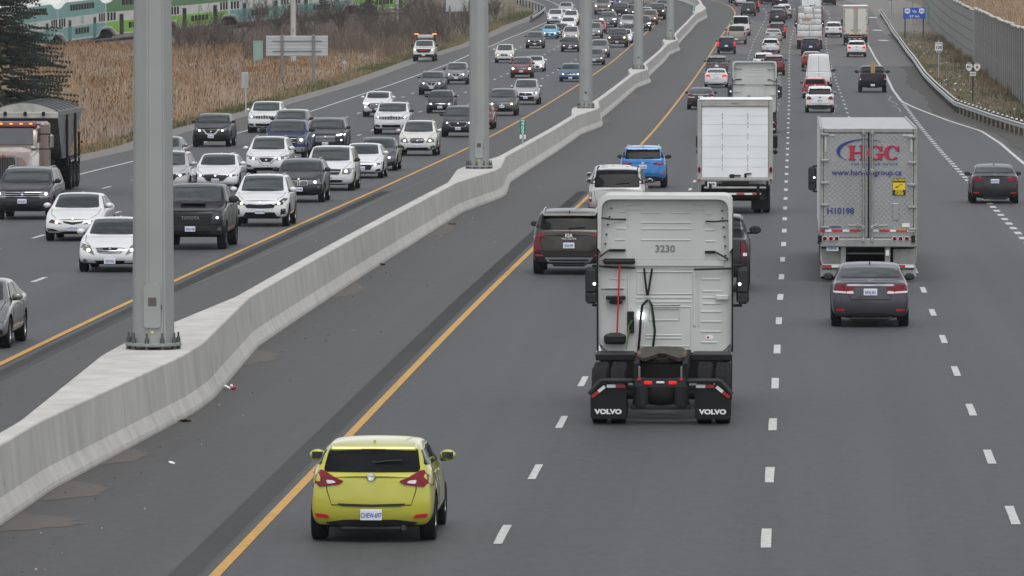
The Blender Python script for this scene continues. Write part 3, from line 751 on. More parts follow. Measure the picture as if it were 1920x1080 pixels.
# rear ends: x in half widths, z from bumper bottom (0) to tail edge (1)
REAR = dict(
 hatch=dict(lights=[[(.44, .86), (.52, .80), (.80, .76), (.97, .73), (.985, 1.02), (.80, 1.04)]], clear=[[(.56, .83), (.70, .81), (.72, .88), (.60, .87)]], refl=[(.66, .20), (.88, .22), (.90, .29), (.70, .27)], trim=[(0, -.02), (.62, -.02), (.74, .13), (.42, .18), (0, .18)], plate=.27, plate_rec=True, hatch=(.74, .44), step=True, badge=.93, wiper=True),
 civic=dict(lights=[[(.62, .72), (.96, .74), (.98, .97), (.80, 1.0), (.64, .90)], [(.44, .74), (.62, .72), (.62, .86), (.40, .88)]], clear=[[(.42, .68), (.60, .67), (.62, .73), (.45, .75)], [(.62, .68), (.94, .70), (.96, .75), (.62, .73)]], refl=[(.66, .22), (.88, .22), (.88, .27), (.66, .27)], trim=[(0, .0), (.60, .0), (.62, .12), (.3, .17), (0, .17)], plate=.72, garnish=(.90, .60, 'chrome'), trunk=(.60, .52), badge=.98),
 sedan=dict(lights=[[(.50, .74), (.96, .76), (.97, .96), (.70, .98), (.52, .88)]], clear=[], refl=[(.66, .22), (.88, .22), (.88, .28), (.66, .28)], trim=[(0, .0), (.70, .0), (.72, .14), (0, .16)], plate=.74, trunk=(.56, .5), badge=.98),
 telluride=dict(lights=[[(.80, .42), (.94, .42), (.97, .98), (.70, .98), (.60, .93), (.72, .90), (.80, .86)]], clear=[], refl=[(.70, .28), (.92, .29), (.92, .34), (.70, .33)], trim=[(0, .0), (.86, .0), (.90, .36), (0, .40)], plate=.62, skid=(.10, .24, .66), badge=None, wiper=True, word='KIA', word2='TELLURIDE', hatch=(.80, .42)),
 rav=dict(lights=[[(.44, .92), (.50, .84), (.80, .84), (.97, .78), (.98, 1.0), (.70, 1.0)]], clear=[], refl=[(.76, .34), (.92, .36), (.90, .42), (.78, .40)], trim=[(0, .0), (.84, .0), (.88, .18), (.6, .28), (0, .28)], plate=.74, skid=(.08, .16, .40), badge=.92, wiper=True, hatch=(.76, .40)),
 suv=dict(lights=[[(.54, .74), (.96, .72), (.97, .98), (.66, .96)]], clear=[], refl=[(.72, .28), (.92, .29), (.92, .34), (.72, .33)], trim=[(0, .0), (.86, .0), (.92, .28), (0, .32)], plate=.68, badge=.90, wiper=True, hatch=(.78, .40)),
 tallsuv=dict(lights=[[(.78, .62), (.96, .60), (.96, 1.02), (.90, 1.25), (.82, 1.22), (.80, .98)]], clear=[], refl=[(.72, .24), (.92, .25), (.92, .30), (.72, .29)], trim=[(0, .0), (.86, .0), (.90, .22), (0, .26)], plate=.66, badge=.90, wiper=True, hatch=(.76, .36)),
 van=dict(lights=[[(.87, .44), (.955, .43), (.955, .86), (.88, .84)]], clear=[[(.88, .56), (.95, .55), (.95, .64), (.88, .64)]], refl=[(.76, .16), (.92, .17), (.92, .22), (.76, .21)], trim=[(0, .0), (.9, .0), (.92, .12), (0, .12)], plate=.60, badge=None, wiper=True, hatch=(.80, .30)),
 cargo=dict(lights=[[(.85, .30), (.97, .30), (.97, .66), (.86, .66)]], clear=[], refl=None, trim=[(0, .0), (.96, .0), (.97, .16), (0, .16)], plate=None, badge=None, barn=True),
 pickup=dict(lights=[[(.80, .50), (.97, .50), (.97, .92), (.80, .92)]], clear=[[(.84, .54), (.94, .54), (.94, .62), (.84, .62)]], refl=None, trim=[(0, .04), (.95, .04), (.96, .22), (0, .22)], plate=.16, badge=None, gate=True, bump=True),
)
def rear_face(mod, sp, bvh, rear, lit=False, plate=None, win=True, bumpm='plastic'):
    rc = REAR[rear]; hw = sp['W'] / 2 * .985; g = sp['gc']; hh = sp['tz'] - g
    P = lambda pts: [(x * hw, g + z * hh) for x, z in pts]
    pl = lambda poly, name, m, t=.008, par=-1, key=None, r=.02: mod.add(name, finish(patch(bvh, rpoly(P(poly), r), 'R', t, .09), name, m), par, key)
    if rc.get('bump'): pl(S([(0, .04), (.93, .04), (.96, .10), (.95, .26), (0, .26)]), 'bumper', bumpm, .09, r=.03)
    else: pl(S(rc['trim']), 'lower_trim', 'plastic', .010)
    for s in (1, -1):
        first = None
        for q in rc['lights']:
            i = pl([(x * s, z) for x, z in q], 'tail_light', 'tail_red', .016, key='tail'); first = i if first is None else first
        for q in rc['clear']: pl([(x * s, z) for x, z in q], 'reversing_lens', 'tail_clear', .022, first)
        if rc['refl']: pl([(x * s, z) for x, z in rc['refl']], 'reflector', 'reflector', .018)
    def gap(line, w=.012, t=.004, res=.08): mod.add('panel_gap', finish(patch(bvh, strip(P(line), w), 'R', t, res), 'panel_gap', 'gap'))
    if rc.get('hatch'):
        wx, zl = rc['hatch']
        gap([(-wx * .98, 1.0), (-wx * .96, .7), (-wx * .86, zl), (wx * .86, zl), (wx * .96, .7), (wx * .98, 1.0)])
    if rc.get('trunk'):
        wx, zl = rc['trunk']
        gap([(-wx, .98), (-wx, .78), (-wx * .85, zl), (wx * .85, zl), (wx, .78), (wx, .98)])
    if rc.get('gate'): gap([(-.78, 1.0), (-.78, .28), (.78, .28), (.78, 1.0)], .016)
    if rc.get('barn'):
        ht = (sp['H'] - g - .12) / hh
        gap([(0, .18), (0, ht)], .018, .006); gap([(-.84, .18), (-.84, ht), (.84, ht), (.84, .18)], .014, .0055); gap([(-.84, 1.1), (.84, 1.1)], .012, .005)
    if rc.get('garnish'):
        z, w, m = rc['garnish']; pl(S([(0, z - .025), (w, z - .025), (w, z + .025), (0, z + .025)]), 'trunk_trim', m, .02, r=.004)
    if rc.get('skid'):
        z0, z1, w = rc['skid']; i = pl(S([(0, z0), (w * .86, z0), (w, z1), (0, z1)]), 'skid_plate', 'silver', .03)
        pl(S([(0, z0 + .035), (w * .78, z0 + .035), (w * .84, z1 - .05), (0, z1 - .05)]), 'skid_inset', 'plastic', .036, i)
    if rc.get('step'): pl(S([(0, .41), (.48, .42), (.55, .47), (0, .455)]), 'bumper_step', 'plastic', .012)
    if rc.get('plate_rec'): pl(S([(0, .19), (.33, .19), (.35, .36), (0, .36)]), 'plate_recess', 'white_trim', .005, key='paint', r=.01)
    if rc.get('badge'):
        mod.add('badge', finish(patch(bvh, circle(0, g + rc['badge'] * hh, .065, 14, .048), 'R', .026, .2), 'badge', 'chrome'))
    if rc.get('word'):
        y = ysurf(bvh, 0, g + .93 * hh, 'R'); mod.add('lettering', text_mesh(rc['word'], .13, 'sign_white', .004, .006), loc=(0, y - .02, g + .925 * hh))
        bmt = text_mesh(' '.join(rc['word2']), .055, 'sign_white', .002, .005); y = ysurf(bvh, 0, g + .84 * hh, 'R'); mod.add('lettering', bmt, loc=(0, y - .02, g + .83 * hh))
    if rc['plate']:
        z = g + rc['plate'] * hh
        y = min(ysurf(bvh, x, z + dz, 'R') for x in (0, .12) for dz in (-.07, 0, .07)) - (.085 if rc.get('bump') else 0)
        i = mod.add('license_plate', boxes('license_plate', 'plate', [((0, y - .022, z), (.305, .02, .152), .006)]))
        if plate: mod.add('lettering', text_mesh(plate, .098, 'plate_text', .0015, .002, 'R', .62), i, loc=(0, y - .035, z - .008))
    if rc.get('wiper'):
        z = sp['dz'] + .07; y = ysurf(bvh, 0, z, 'R')
        bm = bmesh.new(); tube(bm, [(.02, y - .03, z), (.22, y - .02, z + .03), (.42, y - .0, z + .035)], .014, 5); box(bm, (.02, y - .02, z), (.07, .05, .05), .012)
        mod.add('wiper', finish(bm, 'wiper', 'black'))
    if rear in ('hatch', 'telluride', 'rav', 'suv', 'tallsuv'):
        y0 = sp['wb'] / 2 + sp['fo']; xt = sp['W'] / 2 * .93 - sp['tum'] * (sp['H'] - sp['b1']) - .09
        i = mod.add('spoiler', boxes('spoiler', 'white_trim', [((0, y0 - sp['rr'] - .02, ztop(bvh, 0, y0 - sp['rr'] + .05) - .035), (xt * 1.96, .26, .07), .025, 0, (R(10), 0, 0))]), key='paint')
        mod.add('brake_lamp', boxes('brake_lamp', 'tail_red', [((0, y0 - sp['rr'] - .15, ztop(bvh, 0, y0 - sp['rr'] + .05) - .055), (.34, .02, .022), .004)]), i)
    bm = bmesh.new()
    if rear not in ('cargo',):
        box(bm, (0, -sp['wb'] / 2 - (sp['L'] - sp['wb'] - sp['fo']) + .28, g + .02), (.9, .3, .12), .05)
        tube(bm, [(.45, -sp['wb'] / 2 - (sp['L'] - sp['wb'] - sp['fo']) + .3, g + .03), (.45, -sp['wb'] / 2 - (sp['L'] - sp['wb'] - sp['fo']) + .10, g + .03)], .04, 10)
        mod.add('exhaust', finish(bm, 'exhaust', 'rim_dark'))
    else: bm.free()

_models = {}
def car(body, face=None, rear=None, lit=True, rail=None, over=None, plate=None, dark_rim=False, nwin=None, cap='paint', lvl=2, bumpm='plastic', key=None, rtint='glass_dark', small=False):
    k = key or (body, face, rear, lit, rail, str(over), plate, dark_rim, cap, bumpm, small)
    if k in _models: return _models[k]
    sp = dict(BODY[body]); sp.update(over or {})
    if 'pickup' in body: sp['pick'] = True
    m = Model(); m.sp = sp; m.fa, m.ra = sp['wb'] / 2, -sp['wb'] / 2
    bk = ('skin', body, str(over), lvl)
    if bk not in _models: _models[bk] = car_body(sp, lvl)
    me, bvh = _models[bk]; m.bvh = bvh
    m.add('body', me, key='paint')
    glass_ends(m, sp, bvh, tint=rtint, rear_low=sp['dz'] - .05 if body in ('hatch', 'minivan') else None, do='F' if rear == 'cargo' else 'FR')
    if not small:
        if rear == 'cargo': sp = dict(sp, rr=2.55, rb=2.60, pick=True)
        side_greenhouse(m, sp, bvh, nwin or (3 if body in ('suv', 'bigsuv', 'minivan', 'crossover') else 2))
    sp = m.sp
    mirrors(m, sp, big=1.35 if 'pickup' in body or body == 'cargovan' else 1.0, cap=cap)
    wheels(m, sp, dark_rim, .26 if sp['W'] > 1.9 else .225)
    if face: front_face(m, sp, bvh, face, lit, not small)
    if rear: rear_face(m, sp, bvh, rear, plate=plate, bumpm=bumpm)
    if rail: rails(m, sp, bvh, rail)
    if body in ('sedan', 'compact', 'hatch', 'suv', 'crossover', 'bigsuv'): fin(m, sp, bvh)
    if face is None and body != 'cargovan' or True:
        if 'pickup' in body:
            y0 = sp['wb'] / 2 + sp['fo']; hw = sp['W'] / 2
            a, b2 = y0 - sp['rb'] - .10, y0 - sp['L'] + .16
            m.add('bed_floor', finish(patch(bvh, [(-hw * .8, b2), (hw * .8, b2), (hw * .8, a), (-hw * .8, a)], 'T', .004, .4), 'bed_floor', 'black_matte'))
    _models[k] = m
    return m

def paint(key, col, metal=0.0, rough=.32, coat=1.0):
    return mat('paint_' + key, col, rough, metal, coat if max(col) > .12 else .42, noise=(1.3, .94, 1.03), spec=.15)
PAINT = dict(white=((.60, .61, .615), 0), pearl=((.57, .565, .53), 0), silver=((.42, .43, .44), .55), light=((.40, .405, .40), .3), grey=((.085, .088, .095), .5), mid=((.17, .175, .18), .5),
             black=((.010, .010, .011), 0), charcoal=((.030, .031, .035), .4), brown=((.045, .040, .036), .45), red=((.28, .010, .016), .2), dred=((.13, .010, .014), .3), blue=((.02, .16, .44), .35),
             navy=((.010, .018, .045), .4), denim=((.03, .07, .17), .4), sky=((.16, .42, .58), .3), lime=((.43, .42, .055), .1), purple=((.075, .072, .088), .55), tan=((.30, .27, .23), .4), orange=((.20, .06, .025), .3), royal=((.018, .026, .10), .35))
for k, (c, mt) in PAINT.items(): paint(k, c, mt)

def build(mod, name, loc, rot, paintm=None, tail=None, hide=()):
    root = empty(name, loc, rot); os_ = []
    for (pn, me, par, key, l, r) in mod.parts:
        if pn in hide: os_.append(None); continue
        o = bpy.data.objects.new(pn, me); COL.objects.link(o)
        o.parent = root if par < 0 else os_[par]
        if l is not None: o.location = l
        if r is not None: o.rotation_euler = r
        if key == 'paint' and paintm: o.material_slots[0].link = 'OBJECT'; o.material_slots[0].material = MATS['paint_' + paintm]
        if key == 'tail' and tail: o.material_slots[0].link = 'OBJECT'; o.material_slots[0].material = MATS[tail]
        os_.append(o)
    return root
def place(mod, name, px, py, oncoming, label, cat, paintm=None, tail=None, group=None):
    g = ground(px, py)
    sx, sz = slope_x(g.y), slope_z(g.y)
    yaw = (math.pi if oncoming else 0) - math.atan(sx)
    pitch = math.atan(sz) * (-1 if oncoming else 1)
    ax = mod.fa if oncoming else mod.ra
    E = Euler((pitch, 0, yaw))
    loc = g - E.to_matrix() @ Vector((0, ax, 0))
    o = build(mod, name, loc, E, paintm, tail)
    return tag(o, label, cat, group or ('vehicles coming towards the bridge' if oncoming else 'vehicles driving away from the bridge'))
# ------------------------------------------------------------------ ground, carriageways, markings
def stained(key, base, vs=(1.2, 1.2, .10), lo=.74, hi=1.08, bump=.3):
    m = mat(key, base, .9); nt = m.node_tree; b = nt.nodes['Principled BSDF']
    tc = nt.nodes.new('ShaderNodeTexCoord')
    def nz(sc, v, detail=6):
        mp = nt.nodes.new('ShaderNodeMapping'); mp.inputs['Scale'].default_value = v
        nt.links.new(tc.outputs['Object'], mp.inputs['Vector'])
        n = nt.nodes.new('ShaderNodeTexNoise'); n.inputs['Scale'].default_value = sc; n.inputs['Detail'].default_value = detail
        nt.links.new(mp.outputs[0], n.inputs['Vector']); return n.outputs['Fac']
    mx = nt.nodes.new('ShaderNodeMath'); mx.operation = 'MULTIPLY_ADD'
    nt.links.new(nz(2.2, vs), mx.inputs[0]); mx.inputs[1].default_value = .65
    m2 = nt.nodes.new('ShaderNodeMath'); m2.operation = 'MULTIPLY'; nt.links.new(nz(.9, (1, .4, 1)), m2.inputs[0]); m2.inputs[1].default_value = .35
    nt.links.new(m2.outputs[0], mx.inputs[2])
    r = nt.nodes.new('ShaderNodeValToRGB'); e = r.color_ramp.elements
    e[0].position, e[1].position = .30, .62
    e[0].color = (*[c * lo for c in base], 1); e[1].color = (*[c * hi for c in base], 1)
    nt.links.new(mx.outputs[0], r.inputs['Fac']); nt.links.new(r.outputs['Color'], b.inputs['Base Color'])
    bp = nt.nodes.new('ShaderNodeBump'); bp.inputs['Strength'].default_value = bump; bp.inputs['Distance'].default_value = .01
    nt.links.new(nz(25, (1, 1, 1)), bp.inputs['Height']); nt.links.new(bp.outputs['Normal'], b.inputs['Normal'])
stained('barrier_concrete', (.44, .43, .408), (.8, .8, .20), lo=.76, hi=1.06)
stained('noise_wall', (.10, .10, .095), (1, 1, .2), .8, 1.15); stained('noise_smooth', (.26, .26, .25), (1, 1, .3), .88, 1.08); stained('noise_post_lit', (.31, .305, .295), (1, 1, .2), .85, 1.1)  # panel colour holds the recess shade between posts, post colour their lit edges
verge_mat_dirt = True
stained('cast_pole', (.42, .41, .39), (1, 1, .1), .85, 1.05)

def verge_mat(key, cols, sc):
    m = mat(key, cols[0], .95); nt = m.node_tree; b = nt.nodes['Principled BSDF']
    tc = nt.nodes.new('ShaderNodeTexCoord'); mp = nt.nodes.new('ShaderNodeMapping'); mp.inputs['Scale'].default_value = (1, .35, 1)
    nt.links.new(tc.outputs['Object'], mp.inputs['Vector'])
    n = nt.nodes.new('ShaderNodeTexNoise'); n.inputs['Scale'].default_value = sc; n.inputs['Detail'].default_value = 9; n.inputs['Roughness'].default_value = .7
    nt.links.new(mp.outputs[0], n.inputs['Vector'])
    r = nt.nodes.new('ShaderNodeValToRGB'); e = r.color_ramp.elements
    e[0].position, e[1].position = .36, .66
    e[0].color = (*cols[0], 1); e[1].color = (*cols[-1], 1)
    for i, c in enumerate(cols[1:-1]):
        q = r.color_ramp.elements.new(.36 + .30 * (i + 1) / (len(cols) - 1)); q.color = (*c, 1)
    nt.links.new(n.outputs['Fac'], r.inputs['Fac']); nt.links.new(r.outputs['Color'], b.inputs['Base Color'])
verge_mat('verge_right', [(.060, .062, .036), (.10, .085, .058), (.085, .078, .046), (.16, .14, .11)], .45)
verge_mat('field_ground', [(.075, .060, .038), (.14, .105, .066), (.055, .062, .030), (.17, .13, .085)], .30)
verge_mat('dirt', [(.035, .033, .030), (.055, .050, .045), (.042, .040, .036), (.075, .068, .06)], 1.2)
verge_mat('gravel', [(.10, .095, .088), (.17, .16, .15), (.12, .115, .10), (.21, .20, .185)], 2.2)

def sheet(name, fl, fr, y0, y1, h, m, step=6.0, nx=4):
    bm = bmesh.new(); rows = []
    n = max(1, int(round((y1 - y0) / step)))
    for i in range(n + 1):
        y = y0 + (y1 - y0) * i / n
        a, b = fl(y), fr(y)
        rows.append([bm.verts.new((a + (b - a) * k / nx, y, zg(y) + h)) for k in range(nx + 1)])
    for p, q in zip(rows, rows[1:]):
        for k in range(nx): bm.faces.new((p[k], p[k + 1], q[k + 1], q[k]))
    return tag(obj(name, finish(bm, name, m, 0)), kind='structure')
def trace(pts, h=0.0, ext=None):
    """photograph pixels on the ground -> a line x(y)"""
    g = sorted([ground(x, y, h) for x, y in pts], key=lambda p: p.y)
    Y = [p.y for p in g]; O = [p.x - xc(p.y) for p in g]
    return lambda y: xc(y) + float(np.interp(y, Y, O))
OFF_YL, OFF_YR, LANE = -4.38, 4.14, 3.64
edge_grass_l = trace([(0, 330), (170, 293), (244, 276), (330, 247), (530, 194), (655, 158), (775, 114), (877, 84), (955, 49), (1010, 27)])
edge_white_l = trace([(0, 365), (170, 322), (245, 304), (330, 281), (560, 216), (700, 170), (880, 103), (960, 69), (1027, 41)])
edge_white_r = trace([(1920, 307), (1877, 270), (1840, 246), (1777, 226), (1715, 202), (1690, 190), (1675, 170), (1664, 147), (1650, 122), (1632, 92), (1627, 82), (1600, 38), (1582, 12)])
rail_r = trace([(1649, 20), (1665, 42), (1684, 70), (1710, 105), (1732, 137), (1755, 160), (1790, 190), (1840, 207), (1920, 232)], .72)

# one sheet of terrain to the horizon
bm = bmesh.new()
ys = [-200, -50, 50] + list(range(60, 1100, 12)) + [1200, 1350, 1500]
xs = [-1200, -700, -400, -200, -120] + list(range(-80, 81, 5)) + [120, 200, 400, 700, 1200]
rows = []
for y in ys:
    row = []
    for x in xs:
        d = x - xc(y); z = zg(y) - .05
        if d < -26: z -= min(.5, (-26 - d) * .05)
        row.append(bm.verts.new((x, y, z)))
    rows.append(row)
for p, q in zip(rows, rows[1:]):
    for k in range(len(xs) - 1): bm.faces.new((p[k], p[k + 1], q[k + 1], q[k]))
tag(obj('ground', finish(bm, 'ground', 'field_ground', 0)), kind='structure')

YE = 1060
sheet('pavement', lambda y: edge_grass_l(y) + .6, lambda y: rail_r(y) - .35, 40, YE, 0.0, 'asphalt_shoulder', 6, 6)
sheet('gravel_verge', lambda y: edge_grass_l(y) - 1.0, lambda y: edge_grass_l(y) + .7, 40, YE, -.008, 'gravel', 6, 2)
sheet('gravel_verge', lambda y: rail_r(y) - 1.15 + .22 * math.sin(y * .07) + .12 * math.sin(y * .31), lambda y: rail_r(y) + .6, 40, YE, .004, 'dirt', 6, 2)
sheet('grass_verge', lambda y: rail_r(y) + .5, lambda y: rail_r(y) + 24, 40, YE, -.004, 'verge_right', 6, 6)
sheet('gravel_lot', lambda y: edge_white_r(y) + 2.6, lambda y: rail_r(y) + 9 + 2 * math.sin(y * .05), 730, 1000, .010, 'gravel', 6, 3)
sheet('road', lambda y: edge_white_l(y) - .1, lambda y: xc(y) + OFF_YL, 40, YE, .004, 'asphalt_lane', 6, 6)
sheet('road', lambda y: xc(y) + OFF_YR, lambda y: edge_white_r(y) + .1, 40, YE, .004, 'asphalt_lane', 6, 6)
sheet('road_patch', lambda y: edge_white_l(y) + .3, lambda y: xc(y) + OFF_YL - .3, 655, 742, .008, 'asphalt_old')
sheet('road_patch', lambda y: xc(y) + OFF_YR + .3, lambda y: xc(y) + 15.0, 642, 778, .008, 'asphalt_old')
sheet('road_patch', lambda y: xc(y) + 15.05, lambda y: edge_white_r(y) + 3.0, 590, 860, .008, 'asphalt_old')

def band(name, off, w, y0, y1, m, h=.012, step=4.0):
    f = off if callable(off) else (lambda y: xc(y) + off)
    return sheet(name, lambda y: f(y) - w / 2, lambda y: f(y) + w / 2, y0, y1, h, m, step, 1)
for f in (OFF_YL, OFF_YR): band('yellow_line', f, .15, 40, 1050, 'paint_yellow_line')
band('white_line', edge_white_l, .15, 40, 1050, 'paint_white_line')
band('white_line', edge_white_r, .18, 40, 1050, 'paint_white_line')
def dashes(name, off, c0, pitch, ln, w, y0, y1):
    f = off if callable(off) else (lambda y: xc(y) + off)
    k = math.ceil((y0 - c0) / pitch)
    while c0 + k * pitch < y1:
        c = c0 + k * pitch; k += 1
        bm = bmesh.new(); n = 2; L_ = ln * rnd.uniform(.96, 1.04)
        vs = [[bm.verts.new((f(c - L_ / 2 + L_ * i / n) + s * w / 2 * rnd.uniform(.93, 1.05), c - L_ / 2 + L_ * i / n, zg(c - L_ / 2 + L_ * i / n) + .012)) for s in (-1, 1)] for i in range(n + 1)]
        for a, b in zip(vs, vs[1:]): bm.faces.new((a[0], a[1], b[1], b[0]))
        tag(obj(name, finish(bm, name, 'paint_white_line', 0)), kind='structure')
along = lambda ys_, os_: (lambda y: xc(y) + float(np.interp(y, ys_, os_)))
dashes('lane_dash', along([94, 266, 600], [7.66, 7.84, 7.9]), ground(940, 1003).y, 12, 3.3, .125, 70, 900)
dashes('lane_dash', along([94, 207, 480, 700], [11.40, 11.56, 11.72, 11.72]), ground(1435, 1010).y, 12, 3.3, .145, 70, 900)
dashes('lane_dash', along([98, 170, 440], [15.0, 15.13, 15.4]), ground(1900, 967).y, 12, 3.3, .135, 70, 900)
cont = lambda y: xc(y) + float(np.interp(y, [150, 440], [18.85, 19.35]))
dashes('lane_dash', cont, ground(1905, 447).y, 4.6, 2.2, .22, 150, 455)
for k, (px, py) in zip((1, 2, 3), ((44, 525), (59, 444), (204, 352))):
    dashes('lane_dash', OFF_YL - LANE * k, ground(px, py).y, 12, 3.2, .15, 120, 900)

asphalt('groove_dark', .020, tint=(.98, 1, 1.02))
# rumble grooves beside both yellow lines
for off in (3.72, -3.92):
    band('rumble_band', off, .46, 60, 520, 'asphalt_groove', .004, 8)
    bm = bmesh.new(); y = 80.0
    while y < 260:
        x = xc(y) + off
        q = [bm.verts.new(p) for p in ((x - .20, y, zg(y) + .008), (x + .20, y, zg(y) + .008), (x + .20, y + .15, zg(y) + .008), (x - .20, y + .15, zg(y) + .008))]
        bm.faces.new(q); y += .31
    tag(obj('rumble_groove', finish(bm, 'rumble_groove', 'groove_dark', 0)), kind='stuff', label='transverse rumble grooves milled beside the yellow line')
dust = trace([(0, 712), (120, 650), (240, 590), (330, 548), (480, 486), (600, 431), (690, 384), (800, 337), (875, 303)])
asphalt('asphalt_dust', .064, tint=(1.03, 1, .97), patch=.3)
band('dust_streak', dust, .13, ground(0, 712).y, ground(870, 306).y, 'asphalt_dust', .005, 2)
band('dust_streak', lambda y: xc(y) - 1.75 + .15 * math.sin(y * .05), .16, 330, 600, 'asphalt_dust', .005, 3)
# washed-in sand at the foot of the barrier
for cy, ln, w in ((97, 3.2, 1.1), (103, 4.0, .9), (110.5, 4.2, .8), (139, 6, .7), (170, 9, .5), (215, 14, .5), (262, 12, .5), (396, 22, .6), (470, 26, .7)):
    bm = bmesh.new(); n = 16; a, b = [], []
    for i in range(n + 1):
        t = i / n; y = cy + (t - .5) * ln
        ed = xc(y) + .40
        a.append(bm.verts.new((ed, y, zg(y) + .004))); b.append(bm.verts.new((ed + .05 + w * math.sin(math.pi * t) ** .8 * rnd.uniform(.75, 1.1), y, zg(y) + .004)))
    for i in range(n): bm.faces.new((a[i], b[i], b[i + 1], a[i + 1]))
    tag(obj('sand_drift', finish(bm, 'sand_drift', 'sand', 0)), kind='stuff', label='thin brown sand washed in at the foot of the concrete barrier')
# skid marks left by braking lorries
asphalt('asphalt_skid', .044, tint=(.95, 1, 1.03), patch=.5)
for off, y0, y1, w in ((5.35, 103, 116, .10), (5.62, 104, 117, .10), (6.05, 101, 115, .12), (9.35, 92, 112, .09), (12.4, 150, 175, .14), (14.3, 152, 172, .14)):
    band('skid_mark', off, w, y0, y1, 'asphalt_skid', .006, 3)
# crack sealing
def seal(off, y0, y1, amp, seed):
    r2 = random.Random(seed); y = y0; ln = []
    while y < y1:
        ln.append(Vector((xc(y) + off + r2.uniform(-amp, amp), y, zg(y) + .010))); y += r2.uniform(2, 6)
    bm = bmesh.new(); prev = None
    for p in ln:
        q = [bm.verts.new((p.x - .035, p.y, p.z)), bm.verts.new((p.x + .035, p.y, p.z))]
        if prev: bm.faces.new((prev[0], prev[1], q[1], q[0]))
        prev = q
    tag(obj('crack_seal', finish(bm, 'crack_seal', 'sealant', 0)), kind='structure')
seal(10.9, 425, 620, .22, 1); seal(10.6, 440, 520, .35, 2); seal(14.6, 420, 470, .25, 3); seal(14.2, 470, 640, .2, 4); seal(18.7, 425, 480, .2, 5)

# ------------------------------------------------------------------ median barrier, cast in sections
POLES = [ground(285, 652, 1.07).y, ground(895, 315, 1.07).y, ground(1097, 202, 1.07).y, ground(1197, 129, 1.07).y, ground(1257, 74, 1.07).y, 795.0]
def bulge(y):
    return max([0.0] + [min(1.0, max(0.0, 1.12 - abs(y - p) / 18.0)) for p in POLES]) * .58
BH = 1.07
def bar_sec(y):
    e = bulge(y)
    pr = [(.36, 0), (.36, .06), (.345, .12), (.235, .34), (.16, BH - .02), (.145, BH)]
    r = [(x + e, z) for x, z in pr]
    return [(xc(y) + x, y, zg(y) + z - .02) for x, z in r] + [(xc(y) - x, y, zg(y) + z - .02) for x, z in r[::-1]]
bar = empty('median_barrier', road(123, 0))
tag(bar, 'long pale concrete median barrier widening round each light mast', 'barrier')
y = 58.0; Lsec = 6.1
while y < 900:
    ln = Lsec if y < 420 else Lsec * 2
    bm = bmesh.new(); rows = []
    n = 6
    for i in range(n + 1):
        yy = y + .011 + (ln - .022) * i / n
        rows.append([bm.verts.new(Vector(p) - bar.location) for p in bar_sec(yy)])
    m_ = len(rows[0])
    for a, b in zip(rows, rows[1:]):
        for k in range(m_): bm.faces.new((a[k], a[(k + 1) % m_], b[(k + 1) % m_], b[k]))
    bm.faces.new(rows[0][::-1]); bm.faces.new(rows[-1])
    obj('barrier_section', finish(bm, 'barrier_section', 'barrier_concrete', 11), bar)
    y += ln
# cracks, scuffs and rust marks on the traffic face
bm = bmesh.new(); r2 = random.Random(5)
for i in range(26):
    y = r2.uniform(95, 330); e = bulge(y)
    h = r2.uniform(.12, .35); z0 = r2.uniform(.4, .8 - .2)
    x0 = xc(y) + .235 + e - (.235 - .16) * (z0 - .34) / (BH - .36); x1 = xc(y) + .235 + e - (.235 - .16) * (z0 + h - .34) / (BH - .36)
    w = r2.uniform(.02, .10)
    pts = [(x0 + .003, y, z0), (x0 + .003, y + w, z0 + .03), (x1 + .003, y + w * 1.2 + .02, z0 + h * .9), (x1 + .003, y + .03, z0 + h)]
    vs = [bm.verts.new((p[0], p[1], p[2] + zg(y) - .02)) for p in pts]; bm.faces.new(vs)
tag(obj('tyre_scuff', finish(bm, 'tyre_scuff', 'concrete_stain', 0)), kind='stuff', label='dark scuffs on the traffic face of the concrete barrier')

